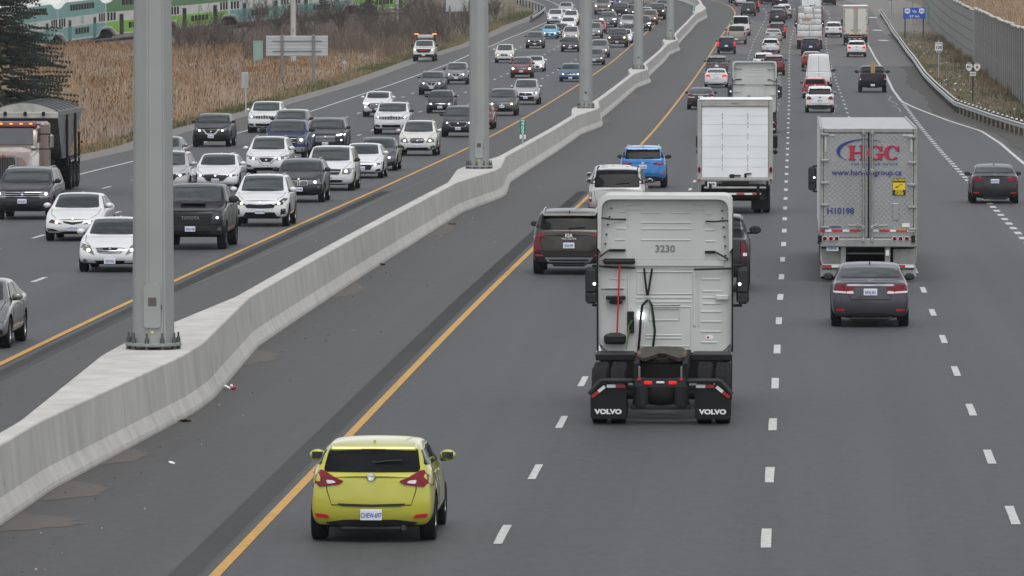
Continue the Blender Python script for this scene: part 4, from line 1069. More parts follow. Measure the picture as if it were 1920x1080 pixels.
# ------------------------------------------------------------------ tall octagonal light masts on the barrier
def mast_meshes():
    D = {}
    bm = bmesh.new(); H = 34.0
    n = 8; rings = []
    for z, r in ((.05, .405), (H * .5, .29), (H, .17)):
        rings.append([bm.verts.new((r * math.cos(R(22.5) + 2 * math.pi * k / n + R(11)), r * math.sin(R(22.5) + 2 * math.pi * k / n + R(11)), z)) for k in range(n)])
    for a, b in zip(rings, rings[1:]):
        for k in range(n): bm.faces.new((a[k], a[(k + 1) % n], b[(k + 1) % n], b[k]))
    bm.faces.new(rings[0][::-1]); bm.faces.new(rings[-1])
    bmesh.ops.bevel(bm, geom=[e for e in bm.edges if abs(e.verts[0].co.z - e.verts[1].co.z) > 1], offset=.035, segments=2, affect='EDGES')
    D['shaft'] = finish(bm, 'shaft', 'pole_grey', 25)
    bm = bmesh.new(); lathe(bm, [(.505, .075), (.52, .08), (.52, .125), (.505, .13)], 'Z', 32); D['base_plate'] = finish(bm, 'base_plate', 'pole_plate')
    bm = bmesh.new()
    lathe(bm, [(.02, 0), (.02, .32)], 'Z', 8); lathe(bm, [(.042, .13), (.042, .20)], 'Z', 6); lathe(bm, [(.034, .20), (.034, .235)], 'Z', 6); lathe(bm, [(.042, .01), (.042, .075)], 'Z', 6)
    D['anchor_bolt'] = finish(bm, 'anchor_bolt', 'bolt')
    bm = bmesh.new()
    prism(bm, rpoly([(-.155, .42), (.155, .42), (.155, 1.22), (-.155, 1.22)], .07, 4), 'Y', -.412, -.36)
    D['hand_hole_cover'] = finish(bm, 'hand_hole_cover', 'pole_grey')
    D['label_plate'] = boxes('label_plate', 'decal_brown', [((0, -.415, .90), (.15, .012, .15), .004)])
    bm = bmesh.new(); lathe(bm, [(.024, -.398), (.024, -.36)], 'Y', 12, c=(0, 0, .335)); D['inspection_dot'] = finish(bm, 'inspection_dot', 'dot_yellow')
    bm = bmesh.new(); box(bm, (.165, -.40, .80), (.03, .03, .09), .008); D['latch'] = finish(bm, 'latch', 'bolt')
    return D
MD = mast_meshes()
mast_lab = ['thick grey octagonal light mast bolted to the barrier beside a white sedan', 'grey octagonal light mast standing beside the kilometre 409.5 marker',
            'grey octagonal light mast in front of the blue compact sedan', 'grey octagonal light mast between the beige pickup and a small black SUV', 'slim grey light mast standing by the small green kilometre marker', '']
for i, y in enumerate(POLES[:5]):
    p = road(y, 0, BH - .03)
    o = empty('light_mast', p); tag(o, mast_lab[i], 'light mast', 'light masts on the median barrier')
    for k in ('shaft', 'base_plate', 'inspection_dot'): obj(k, MD[k], o)
    c = obj('hand_hole_cover', MD['hand_hole_cover'], o); obj('label_plate', MD['label_plate'], c); obj('latch', MD['latch'], c)
    for k in range(10):
        a = 2 * math.pi * k / 10 + .1
        obj('anchor_bolt', MD['anchor_bolt'], o, (.46 * math.cos(a), .46 * math.sin(a), 0))

# ------------------------------------------------------------------ kilometre markers on the barrier
def km_marker(y, digits, label, x_off=0.0):
    p = road(y, x_off, BH - .03); o = empty('kilometre_marker', p); tag(o, label, 'road sign', 'green kilometre markers on the median')
    obj('post', boxes('post', 'galv', [((0, .02, .22), (.05, .05, .46), .01)]), o)
    b = obj('board', boxes('board', 'sign_green', [((0, 0, .82), (.27, .012, .68), .005)]), o)
    w = obj('plate', boxes('plate', 'sign_white', [((0, 0, .375), (.27, .012, .19), .005)]), o)
    for k, ch in enumerate('409'): obj('lettering', text_mesh(ch, .24, 'sign_white', .004, .003), b, (0, -.011, .95 - .19 * k))
    obj('lettering', text_mesh('km', .14, 'sign_white', .003, .003), b, (0, -.011, 1.10))
    obj('lettering', text_mesh(digits, .20, 'sign_black', .004, .003), w, (0, -.011, .37))
km_marker(295, '.5', 'green kilometre sign 409 with white .5 plate on the barrier')
km_marker(ground(1308, 27, 1.1).y, '.3', 'tiny green kilometre marker beyond the slimmest light mast')

# ------------------------------------------------------------------ steel beam guide rails
def guide_rail(name, f, y0, y1, label, step=3.81, cap=True, flip=1):
    o = empty(name, (f(y0), y0, zg(y0))); tag(o, label, 'guard rail')
    pr = [(0, .44), (.06, .48), (.06, .54), (0, .585), (.06, .63), (.06, .69), (0, .73), (-.012, .73), (.045, .685), (.045, .635), (-.015, .585), (.045, .535), (.045, .485), (-.012, .44)]
    post = boxes('post', 'post_wood', [((.13, 0, .38), (.15, .15, .80), .01)])
    capm = boxes('reflective_cap', 'white_trim', [((.13, 0, .80), (.12, .12, .12), .02)])
    y = y0
    while y < y1:
        bm = bmesh.new(); rows = []
        for yy in (y, y + step / 2, y + step - .006):
            rows.append([bm.verts.new(Vector((f(yy) - flip * px_, yy, zg(yy) + z)) - o.location) for px_, z in pr])
        for a, b in zip(rows, rows[1:]):
            for k in range(len(pr)): bm.faces.new((a[k], a[(k + 1) % len(pr)], b[(k + 1) % len(pr)], b[k]))
        obj('rail_beam', finish(bm, 'rail_beam', 'galv', 40), o)
        q = obj('post', post, o, Vector((f(y), y, zg(y))) - o.location, (0, 0, 0 if flip > 0 else math.pi))
        if cap: obj('reflective_cap', capm, q)
        y += step
mat('post_wood', (.035, .033, .032), .85)
guide_rail('guard_rail', rail_r, 322, 800, 'steel guard rail on dark posts with white caps along the grass verge')
gl = trace([(945, 1), (985, 12), (1022, 24)])
guide_rail('guard_rail', lambda y: gl(y), 775, 850, 'short dark guard rail beside the reeds at the far bend', cap=False, flip=-1)

# ------------------------------------------------------------------ noise wall of stacked concrete panels
P1 = [(1920, 192), (1827, 118)]; P2 = [(1826, 117), (1768, 70)]
wa, wb_, wc, wd = ground(*P1[0]), ground(*P1[1]), ground(*P2[0]), ground(*P2[1])
def wall_run(a, b, label, bay, ribs, H=4.7):
    o = empty('noise_wall', a); tag(o, label, 'noise wall', 'concrete noise wall runs')
    d = Vector((b.x - a.x, b.y - a.y, 0)); n = max(1, int(round(d.length / bay))); d /= n
    ang = math.atan2(d.y, d.x); Ld = d.length
    nr = 5; ph = H / nr
    def pnl(bm):
        box(bm, (Ld / 2, 0, ph / 2), (Ld - .02, .14, ph - .10), .012)
    pm = B(pnl, 'panel', 'noise_wall' if ribs else 'noise_smooth'); post = boxes('post', 'noise_post_lit' if ribs else 'noise_smooth', [((0, 0, H / 2 + .05), (.34, .30 if ribs else .18, H + .15), .03)])
    capm = boxes('coping', 'concrete_top', [((Ld / 2, 0, .05), (Ld + .02, .30, .12), .03)])
    core = boxes('joint_core', 'joint', [((Ld / 2, 0, H / 2), (Ld - .01, .08, H), 0)])
    for i in range(n):
        p = d * i; z = zg(a.y + p.y) - zg(a.y)
        obj('joint_core', core, o, (p.x, p.y, z), (0, 0, ang))
        for k in range(nr): obj('panel', pm, o, (p.x, p.y, z + k * ph - .03), (0, 0, ang))
        obj('post', post, o, (p.x, p.y, z - .05), (0, 0, ang))
        obj('coping', capm, o, (p.x, p.y, z + H + rnd.uniform(-.06, .08)), (0, 0, ang))
run = (wb_ - wa); wa0 = wa - run * .55
wall_run(wa0, wb_, 'ribbed grey noise wall with protruding posts behind the 401 shields', 5.4, True, 5.15)
run2 = (wd - wc)
wall_run(wc, wd + run2 * .9, 'smooth grey noise wall running behind the blue route sign', 5.0, False)

# ------------------------------------------------------------------ signs on the verge
def post_sign(name, base, label, build_fn, group=None):
    o = empty(name, base); tag(o, label, 'road sign', group); build_fn(o); return o
sb = ground(1714, 72)
def f_blue(o):
    for x in (-1.0, 1.0): obj('post', boxes('post', 'post_wood', [((x * .97, .06, 1.6), (.12, .12, 3.2), .02)]), o)
    b = obj('board', boxes('board', 'sign_blue', [((0, -.02, 2.68), (2.35, .03, 1.16), .02)]), o)
    for x in (-.72, .78):
        s = obj('route_shield', B(lambda bm: prism(bm, rpoly([(-.28, .30), (-.10, .30), (0, .40), (.10, .30), (.28, .30), (.28, -.10), (0, -.26), (-.28, -.10)], .04), 'Y', -.012, .0), 'route_shield', 'sign_white'), b, (x, -.04, 2.84))
        obj('lettering', text_mesh('407' if x < 0 else '412', .28, 'sign_black', .008, .003), s, (0, -.016, .06))
    obj('lettering', text_mesh('Via', .36, 'sign_white', .008, .003), b, (.03, -.042, 2.84))
    obj('lettering', text_mesh('0.9  km', .34, 'sign_white', .008, .003), b, (.02, -.042, 2.34))
post_sign('route_sign', sb, 'wide blue sign on two posts reading Via and 0.9 km', f_blue)
sp_ = ground(1760, 146)
def f_speed(o):
    obj('post', boxes('post', 'galv', [((0, .05, 1.5), (.09, .09, 3.0), .02)]), o)
    b = obj('board', boxes('board', 'sign_white', [((0, 0, 2.52), (.60, .02, .66), .02)]), o)
    obj('lettering', text_mesh('MAXIMUM', .12, 'sign_black', .003, .003), b, (0, -.014, 2.74))
    obj('lettering', text_mesh('100', .36, 'sign_black', .010, .003), b, (0, -.014, 2.43))
    t = obj('tab', boxes('tab', 'sign_black', [((0, 0, 2.08), (.60, .02, .18), .01)]), o)
    obj('lettering', text_mesh('BEGINS', .14, 'sign_white', .004, .003), t, (0, -.014, 2.08))
post_sign('speed_sign', sp_, 'white maximum 100 sign with black begins tab on the verge', f_speed)
sh_ = ground(1824, 190)
SHIELD = [(-.21, .16), (-.12, .16), (-.10, .26), (.10, .26), (.12, .16), (.21, .16), (.22, -.08), (.12, -.24), (0, -.32), (-.12, -.24), (-.22, -.08)]
def f_shield(o):
    obj('post', boxes('post', 'post_wood', [((0, .05, 1.35), (.10, .10, 2.7), .02)]), o)
    obj('crossbar', boxes('crossbar', 'galv', [((0, .01, 2.35), (.9, .03, .06), .01)]), o)
    for x, tx in ((-.26, '401'), (.28, None)):
        s = obj('route_shield', B(lambda bm: prism(bm, rpoly(SHIELD, .03), 'Y', -.02, .0), 'route_shield', 'sign_white'), o, (x, -.02, 2.36))
        obj('crown_plate', boxes('crown_plate', 'mid_grey', [((0, -.022, .19), (.18, .012, .08), .01)]), s)
        if tx: obj('lettering', text_mesh(tx, .25, 'sign_black', .006, .003), s, (0, -.025, -.03))
        else: obj('poppy', B(lambda bm: lathe(bm, [(.09, -.028), (.09, -.02)], 'Y', 12, c=(0, 0, -.04)), 'poppy', 'sign_red'), s)
    t = obj('tab', boxes('tab', 'sign_white', [((0, -.02, 1.86), (.42, .02, .28), .02)]), o)
    obj('lettering', text_mesh('WEST', .16, 'sign_black', .004, .003), t, (0, -.033, 1.86))
post_sign('route_marker', sh_, 'twin white route shields reading 401 and red poppy over white tab', f_shield)
# litter on the verge
bm = bmesh.new(); r2 = random.Random(11)
for i in range(70):
    y = r2.uniform(330, 700); x = rail_r(y) + 1.0 + abs(r2.gauss(0, 3.5))
    s = r2.uniform(.05, .22)
    box(bm, (x, y, zg(y) + .05), (s, s * r2.uniform(.5, 1.6), .06), .02, 0 if r2.random() < .86 else 1, (r2.uniform(-.5, .5), r2.uniform(-.5, .5), r2.uniform(0, 3)))
tag(obj('litter', finish(bm, 'litter', ['white_trim', 'sign_red'])), kind='stuff', label='scraps of white litter strewn over the grass verge')
for px, py, sx in ((1637, 33, 1.2), (1645, 57, 1.2), (1657, 76, 1.3)):
    p = ground(px, py); bm = bmesh.new()
    pts = circle(0, 0, sx * .5, 14, sx * 1.6); vs = [bm.verts.new((p.x + a * rnd.uniform(.7, 1.1), p.y + b, zg(p.y + b) + .016)) for a, b in pts]; bm.faces.new(vs)
    tag(obj('puddle', finish(bm, 'puddle', mat('puddle_water', (.08, .08, .08), .12, spec=.3), 0)), kind='structure')
# scraps on the shoulder
def scrap(name, px, py, label, parts):
    o = empty(name, ground(px, py)); tag(o, label, 'litter', None)
    for pn, m, its in parts: obj(pn, boxes(pn, m, its), o)
scrap('wrapper', 432, 731, 'crumpled red and white wrapper lying at the foot of the barrier', [('paper', 'white_trim', [((-.06, 0, .05), (.13, .10, .05), .02, 0, (.2, .5, .3)), ((.02, .02, .08), (.05, .08, .05), .02, 0, (.5, -.6, .3))]), ('foil', 'sign_red', [((.06, 0, .04), (.10, .08, .06), .02, 0, (.1, -.3, 0))])])
scrap('paper_scrap', 322, 870, 'small white paper scrap on the bare grey shoulder', [('paper', 'white_trim', [((0, 0, .02), (.09, .10, .035), .012, 0, (.2, .2, .5))])])
mat('leaf_brown', (.10, .06, .035), .9)
scrap('dead_leaf', 338, 791, 'curled brown leaves at the foot of the barrier', [('leaf', 'leaf_brown', [((-.09, 0, .025), (.16, .16, .02), .008, 0, (.2, .3, .4)), ((.09, .05, .02), (.20, .14, .02), .008, 0, (-.2, .2, 1))])])
scrap('rubber_scrap', 715, 497, 'curled black tyre scrap lying against the barrier foot', [('rubber', 'rubber', [((0, 0, .03), (.24, .10, .05), .02, 0, (0, .2, .3))])])
scrap('brick_scrap', 848, 421, 'brown shard on the shoulder beside the barrier', [('shard', 'leaf_brown', [((0, 0, .03), (.26, .12, .05), .01)])])
bm = bmesh.new(); r2 = random.Random(3)
for i in range(240):
    y = 85 + 420 * r2.random() ** 1.6
    x = xc(y) + .5 + abs(r2.gauss(0, 1.1)) if r2.random() < .7 else xc(y) - .5 - r2.random() * 3
    if x > xc(y) + 3.4: continue
    s = r2.uniform(.008, .028)
    box(bm, (x, y, zg(y) + s * .4), (s, s * 1.5, s), 0, r2.choice((0, 0, 1)))
tag(obj('grit', finish(bm, 'grit', ['joint', 'concrete_top'], 0)), kind='stuff', label='loose grit scattered along the median shoulders')
# ------------------------------------------------------------------ lorries
mat('cab_white', (.50, .51, .495), .45, coat=.3, noise=(1.2, .88, 1.04))
mat('cab_rib', (.47, .48, .465), .5, noise=(4, .9, 1.05))
mat('grease', (.032, .027, .021), .6, noise=(9, .5, 1.9))
mat('rust_orange', (.26, .11, .03), .7, noise=(9, .5, 1.2))
mat('lamp_and_glint', (1, 1, 1), .2, emit=(.9, .97, 1), estr=2.2)  # glow of the work lamp and of the added mirror glints
mat('handle_red', (.45, .012, .03), .4)
mat('cable_green', (.03, .16, .05), .5)
mat('box_white', (.73, .75, .77), .45, noise=(.9, .93, 1.03))
mat('box_frame', (.33, .325, .31), .5, noise=(3, .85, 1.1))
mat('trailer_steel', (.34, .345, .35), .40, metal=.7, noise=(1.2, .9, 1.08))
mat('trailer_frame', (.29, .29, .285), .45, metal=.3, noise=(4, .8, 1.1))
mat('roof_bright', (.46, .47, .48), .5, noise=(3, .85, 1.05)); mat('roof_dull', (.25, .255, .26), .5)
mat('logo_red', (.40, .010, .040), .5); mat('logo_blue', (.018, .035, .17), .5)
mat('yellow_label', (.70, .50, .02), .5); mat('cream', (.58, .57, .51), .5, noise=(1.5, .93, 1.03))
mat('wrap_white', (.60, .60, .59), .5, noise=(4, .75, 1.1), bump=(14, .5)); mat('board_tan', (.40, .25, .11), .8); mat('flap_grey', (.42, .42, .40), .6, noise=(3, .8, 1.1))

_tt = {}
def truck_tyre(r=.51, w=.27, hub='rim_dark'):
    k = (r, w, hub)
    if k in _tt: return _tt[k]
    h = w / 2; rr = r * .58
    prof = [(rr, -h), (r - .05, -h), (r - .008, -h * .82)]
    g = 5
    for i in range(g):                                        # tread grooves
        a = -h * .72 + 1.44 * h * i / g; b = a + 1.44 * h / g
        prof += [(r, a + .004), (r, b - .014), (r - .014, b - .012), (r - .014, b + .002)]
    prof += [(r - .008, h * .82), (r - .05, h), (rr, h)]
    bm = bmesh.new(); lathe(bm, prof, 'X', 36, closed=True); t = finish(bm, 'tyre', 'rubber', 30)
    bm = bmesh.new(); lathe(bm, [(rr + .004, -h * .9), (rr - .03, -h * .9), (rr - .05, -.03), (.14, -.03), (.14, .05), (rr - .05, .02), (rr - .03, h * .9), (rr + .004, h * .9)], 'X', 28, closed=True)
    lathe(bm, [(.142, -.05), (.142, .06)], 'X', 16)
    _tt[k] = (t, finish(bm, 'rim', hub)); return _tt[k]
def axle(mod, y, xs, r=.51, w=.27, hub='rim_dark'):
    t, rm = truck_tyre(r, w, hub)
    for x in xs:
        i = mod.add('wheel', t, loc=(x, y, r - .01)); mod.add('rim', rm, i)
def rear_lettering(mod, s, size, m, x, y, z, bold=0.0, squash=1.0, par=-1):
    mod.add('lettering', text_mesh(s, size, m, bold, .003, 'R', squash), par, loc=(x, y, z))
def bxs(mod, name, m, items, par=-1): return mod.add(name, boxes(name, m, items), par)
def tb(mod, name, m, pts, r, par=-1, n=8):
    bm = bmesh.new(); tube(bm, pts, r, n); return mod.add(name, finish(bm, name, m), par)

def tractor(number=None, loops=True):
    """sleeper tractor seen from behind; rearmost axle at y = 0"""
    m = Model(); m.ra = 0.0; m.fa = 6.1
    YB = 3.4                                                   # back of the sleeper
    S_ = 102.8; K = 122.4 / F
    X = lambda zx, s=4: (1080 + zx / s - 1247) / S_
    Z = lambda zy: CAMZ - (340 + zy / 4 + 50) * K
    # sleeper cab: rounded box
    def cabfn(bm):
        prof = rpoly([(-1.19, 1.06), (1.19, 1.06), (1.215, 2.0), (1.21, 3.9), (-1.21, 3.9), (-1.215, 2.0)], .16, 5)
        prism(bm, prof, 'Y', YB, 6.0)
        es = [e for e in bm.edges if all(abs(v.co.y - YB) < 1e-4 for v in e.verts)]
        bmesh.ops.bevel(bm, geom=es, offset=.05, segments=3, affect='EDGES')
    cab = m.add('sleeper_cab', B(cabfn, 'sleeper_cab', 'cab_white', 40))
    # rim of the roof fairing standing behind the back wall
    def rimfn(bm):
        o = rpoly([(-1.225, 2.80), (1.225, 2.80), (1.225, 3.93), (-1.225, 3.93)], .17, 6); i_ = rpoly([(-1.17, 2.70), (1.17, 2.70), (1.15, 3.86), (-1.15, 3.86)], .20, 6)
        n = len(o); rows = []
        for y, q in ((YB - .16, o), (YB - .17, i_), (YB + .04, i_), (YB + .04, o)): rows.append([bm.verts.new((x, y, z)) for x, z in q])
        for k in range(n):
            zc = (o[k][1] + o[(k + 1) % n][1]) / 2
            if zc < 2.95: continue
            for a in range(4):
                p, q = rows[a], rows[(a + 1) % 4]
                bm.faces.new((p[k], p[(k + 1) % n], q[(k + 1) % n], q[k]))
    m.add('roof_fairing', B(rimfn, 'roof_fairing', 'cab_white', 50))
    bxs(m, 'seam_trim', 'mid_grey', [((0, YB - .012, 2.745), (2.30, .02, .018), .004)])
    bxs(m, 'shelf_moulding', 'cab_white', [((0, YB - .012, 2.69), (2.16, .03, .12), .012)])
    for s in (1, -1):
        bxs(m, 'side_extender', 'black_gloss', [((s * 1.228, YB + .02, 2.35), (.03, .34, 2.55), .012)])
    def rib(x0, x1, zy, h=.032, t=.018):
        bxs(m, 'rib', 'cab_white', [(((X(x0) + X(x1)) / 2, YB - .001, Z(zy)), (X(x1) - X(x0), t, h), .008)], cab)
    for r_ in ((485, 635, 226), (715, 865, 226), (485, 865, 299), (485, 865, 345), (485, 860, 428), (380, 485, 165), (870, 970, 165), (290, 370, 427), (970, 1050, 437), (300, 375, 343), (970, 1045, 353), (320, 375, 218), (970, 1025, 233),
               (940, 1085, 722), (250, 365, 722), (945, 1100, 812), (245, 360, 790), (450, 870, 860), (450, 870, 892), (950, 1090, 860), (950, 1090, 905), (935, 1095, 965), (935, 1095, 1040), (935, 1090, 1115), (935, 1060, 1195), (520, 795, 1142), (520, 795, 1165)):
        rib(*r_)
    def frame_panel(x0, x1, z0, z1, w=.02):
        xa, xb, za, zb = X(x0), X(x1), Z(z1), Z(z0)
        bxs(m, 'panel_frame', 'cab_rib', [(((xa + xb) / 2, YB - .001, zb), (xb - xa, .02, w), .006), (((xa + xb) / 2, YB - .001, za), (xb - xa, .02, w), .006), ((xa, YB - .0005, (za + zb) / 2), (w, .018, zb - za - w), .006), ((xb, YB - .0005, (za + zb) / 2), (w, .018, zb - za - w), .006)], cab)
    frame_panel(455, 875, 668, 832); frame_panel(545, 775, 945, 1030); frame_panel(455, 862, 930, 1225)
    bxs(m, 'ridge', 'cab_white', [((X(888), YB - .005, Z(880)), (.05, .03, .95), .012), ((X(920), YB - .005, Z(880)), (.03, .025, .95), .01), ((X(395), YB - .005, Z(900)), (.05, .03, 1.0), .012)], cab)
    for s, xs in ((-1, (380, 505)), (1, (850, 968))):
        bxs(m, 'raised_corner', 'cab_white', [((X(sum(xs) / 2), YB - .002, Z(200)), (X(xs[1]) - X(xs[0]), .012, .03), .004), ((X(392 if s < 0 else 957), YB - .002, Z(270)), (.03, .011, .30), .004)], cab)
    for zx, zy in ((265, 190), (252, 255), (240, 312), (230, 385), (222, 455), (1095, 208), (1098, 265), (1107, 330), (1113, 402), (1118, 472), (1120, 543)):
        bxs(m, 'clip', 'black', [((X(zx), YB - .02, Z(zy)), (.035, .04, .022), .005)], cab)
    tb(m, 'bracket', 'black', [(X(190), YB - .10, Z(262)), (X(260), YB - .06, Z(272)), (X(375), YB - .02, Z(274))], .014)
    tb(m, 'bracket', 'black', [(X(972), YB - .02, Z(287)), (X(1030), YB - .06, Z(289)), (X(1150), YB - .10, Z(281))], .014)
    bxs(m, 'bracket', 'black', [((X(310), YB - .03, Z(505)), (.31, .05, .045), .01)]); tb(m, 'bracket', 'black', [(X(248), YB - .03, Z(505)), (X(182), YB - .12, Z(552))], .016)
    bxs(m, 'bracket', 'black', [((X(1007), YB - .03, Z(517)), (.20, .05, .045), .01)]); tb(m, 'bracket', 'black', [(X(1050), YB - .03, Z(520)), (X(1142), YB - .12, Z(570))], .016)
    tb(m, 'strap', 'black', [(X(175), YB - .05, Z(625)), (X(300), YB - .07, Z(632)), (X(445), YB - .05, Z(637))], .018)
    tb(m, 'strap', 'black', [(X(885), YB - .05, Z(648)), (X(1030), YB - .07, Z(644)), (X(1165), YB - .05, Z(640))], .018)
    tb(m, 'tie_wire', 'mid_grey', [(X(445), YB - .05, Z(637)), (X(880), YB - .05, Z(648))], .006, n=5)
    if loops:
        i = bxs(m, 'wash_brush', 'black', [((X(327), YB - .09, Z(592)), (.58, .10, .075), .02), ((X(327), YB - .09, Z(573)), (.56, .06, .035), .01)])
        tb(m, 'brush_handle', 'handle_red', [(X(328), YB - .10, Z(610)), (X(320), YB - .14, Z(860)), (X(309), YB - .12, Z(1170))], .017, i)
        bxs(m, 'brush_holder', 'black', [((X(300), YB - .07, Z(860)), (.36, .14, .07), .02), ((X(300), YB - .06, Z(895)), (.24, .10, .06), .02)])
        bxs(m, 'brush_holder', 'black', [((X(295), YB - .10, Z(1170)), (.40, .20, .18), .04), ((X(295), YB - .08, Z(1140)), (.24, .16, .08), .02)])
        tb(m, 'spring_hook', 'black', [(X(512), YB - .07, Z(640)), (X(522), YB - .10, Z(740)), (X(535), YB - .10, Z(842))], .020)
        tb(m, 'spring_hook', 'black', [(X(572), YB - .07, Z(640)), (X(556), YB - .10, Z(740)), (X(540), YB - .10, Z(842))], .020)
    tb(m, 'air_line', 'black', [(X(540), YB - .10, Z(875)), (X(500), YB - .14, Z(915)), (X(488), YB - .16, Z(1000)), (X(483), YB - .16, Z(1100)), (X(470), YB - .10, Z(1250)), (X(460), YB - .5, Z(1330))], .024)
    tb(m, 'air_line', 'cable_green', [(X(540), YB - .10, Z(875)), (X(562), YB - .14, Z(915)), (X(575), YB - .16, Z(1000)), (X(590), YB - .16, Z(1110)), (X(575), YB - .12, Z(1230)), (X(545), YB - .5, Z(1320))], .018)
    tb(m, 'air_line', 'black', [(X(548), YB - .10, Z(875)), (X(572), YB - .16, Z(915)), (X(584), YB - .18, Z(1000)), (X(596), YB - .18, Z(1110)), (X(582), YB - .14, Z(1230)), (X(552), YB - .5, Z(1320))], .018)
    bxs(m, 'connector_box', 'black', [((X(412), YB - .03, Z(1045)), (.13, .06, .40), .015)])
    tb(m, 'air_line', 'cable_green', [(X(425), YB - .07, Z(1030)), (X(396), YB - .10, Z(1070)), (X(392), YB - .09, Z(1150)), (X(380), YB - .2, Z(1240))], .012)
    tb(m, 'air_line', 'handle_red', [(X(405), YB - .06, Z(1100)), (X(395), YB - .06, Z(1150))], .012)
    bm = bmesh.new(); lathe(bm, [(.062, YB - .10), (.066, YB - .09), (.066, YB - .02)], 'Y', 18, c=(X(488), 0, Z(997))); m.add('work_lamp', finish(bm, 'work_lamp', 'lamp_and_glint'))
    bxs(m, 'grab_bar', 'chrome', [((X(665), YB - .05, Z(915)), (.58, .03, .03), .012)])
    bxs(m, 'grab_bar', 'chrome', [((X(275), YB - .05, Z(798)), (.42, .03, .03), .012)])
    bxs(m, 'grab_bar', 'cab_rib', [((X(1095), YB - .05, Z(858)), (.24, .03, .09), .012)])
    bm = bmesh.new(); prism(bm, circle(X(1000), Z(1158), .08, 18, .045), 'Y', YB - .006, YB + .01); st = m.add('sticker', finish(bm, 'sticker', 'sign_white'))
    bm = bmesh.new(); prism(bm, circle(X(990), Z(1158), .022, 10), 'Y', YB - .009, YB); m.add('sticker_dot', finish(bm, 'sticker_dot', 'sign_red'), st)
    if number: rear_lettering(m, number, .175, 'mid_grey', X(668), YB - .006, Z(495), .003, 1.05)
    # nose, doors
    def nose(bm):
        prism(bm, [(6.0, .9), (8.0, .75), (8.2, 1.1), (8.05, 1.75), (6.9, 2.05), (6.0, 2.6)], 'X', -1.12, 1.12)
        bmesh.ops.bevel(bm, geom=list(bm.edges), offset=.08, segments=2, affect='EDGES')
    m.add('bonnet', B(nose, 'bonnet', 'cab_white', 50))
    for s in (1, -1):
        bxs(m, 'side_skirt', 'plastic', [((s * 1.16, 4.6, .70), (.05, 3.0, .74), .02)])
        bxs(m, 'corner_step', 'trailer_frame', [((s * 1.08, YB - .25, 1.035), (.26, .3, .05), .012)])
        bxs(m, 'mirror_arm', 'black', [((s * 1.28, 5.5, 1.82), (.22, .06, .05), .01), ((s * 1.28, 5.5, 2.55), (.22, .06, .05), .01)])
        i = bxs(m, 'mirror', 'black', [((s * 1.40, 5.48, 2.19), (.23, .16, .68), .05)])
        bxs(m, 'mirror_glass', 'glass', [((s * 1.40, 5.395, 2.28), (.18, .012, .40), .03)], i)
        bxs(m, 'mirror_glass', 'glass', [((s * 1.40, 5.395, 1.96), (.18, .012, .17), .03)], i)
        bm = bmesh.new(); lathe(bm, [(.028, 5.37), (.028, 5.40)], 'Y', 12, c=(s * 1.345, 0, 2.22)); m.add('mirror_glint', finish(bm, 'mirror_glint', 'lamp_and_glint'), i)  # glowing disc added as a glint on the mirror glass
        bxs(m, 'frame_rail', 'black_matte', [((s * .43, 2.6, .98), (.09, 7.2, .27), .01)])
        bxs(m, 'deck_fender', 'black', [((s * .88, 2.35, 1.09), (.70, 1.0, .06), .02), ((s * .85, 1.86, 1.06), (.74, .06, .12), .015)])
        tb(m, 'flap_bar', 'plastic', [(s * .43, -.86, .80), (s * 1.0, -.80, .80), (s * 1.06, -.80, .785), (s * 1.26, -.80, .56)], .042)
        bm = bmesh.new(); prism(bm, rpoly([(s * .60, .12), (s * 1.235, .12), (s * 1.235, .58), (s * 1.02, .73), (s * .60, .73)], .05), 'Y', -.77, -.755)
        f = m.add('mud_flap', finish(bm, 'mud_flap', 'black', 40))
        rear_lettering(m, 'VOLVO', .115, 'sign_white', s * .92, -.778, .245, .006, 1.22, f)
        for k, (xa, za, xb, zb, mm) in enumerate(((.62, .70, .79, .70, 'tape_white'), (.79, .70, .95, .70, 'tape_red'), (.98, .695, 1.10, .60, 'tape_white'), (1.10, .60, 1.215, .505, 'tape_red'))):
            if s < 0 and k < 2: mm = 'tape_red' if mm == 'tape_white' else 'tape_white'
            ln = math.hypot(xb - xa, zb - za); an = math.atan2(zb - za, xb - xa)
            bxs(m, 'reflective_tape', mm, [((s * (xa + xb) / 2, -.785, (za + zb) / 2), (ln - .006, .012, .055), 0, 0, (0, -an * s, 0))], f)
        bm = bmesh.new(); lathe(bm, [(.13, .30), (.15, .36), (.13, .44), (.15, .52), (.13, .60), (.14, .74)], 'Z', 16, c=(s * .36, -.25, 0)); m.add('air_bag', finish(bm, 'air_bag', 'plastic'))
        bxs(m, 'tail_lamp', 'tail_lit', [((s * .215, -1.005, .775), (.14, .02, .055), .015)])
        bxs(m, 'corner_reflector', 'tape_red', [((s * .37, -1.008, .835), (.06, .02, .05), .005)])
        bxs(m, 'crossmember_post', 'mid_grey', [((s * .395, -.93, .96), (.085, .12, .20), .015)])
    bm = bmesh.new(); prism(bm, [(-.45, .70), (.45, .70), (.45, .88), (.22, .84), (-.22, .84), (-.45, .88)], 'Y', -1.0, -.86); m.add('rear_crossmember', finish(bm, 'rear_crossmember', 'plastic'))
    bxs(m, 'license_lamp', 'silver', [((0, -1.008, .775), (.15, .02, .04), .01)])
    bm = bmesh.new(); bmesh.ops.create_uvsphere(bm, u_segments=18, v_segments=12, radius=.27); bmesh.ops.translate(bm, verts=bm.verts, vec=(0, -.15, .52)); tube(bm, [(-1.0, 0, .5), (1.0, 0, .5)], .08, 10)
    tb(m, 'drive_axle', 'black_matte', [(-1.0, 1.32, .5), (1.0, 1.32, .5)], .09, n=10)
    m.add('drive_axle', finish(bm, 'drive_axle', 'black_matte'))
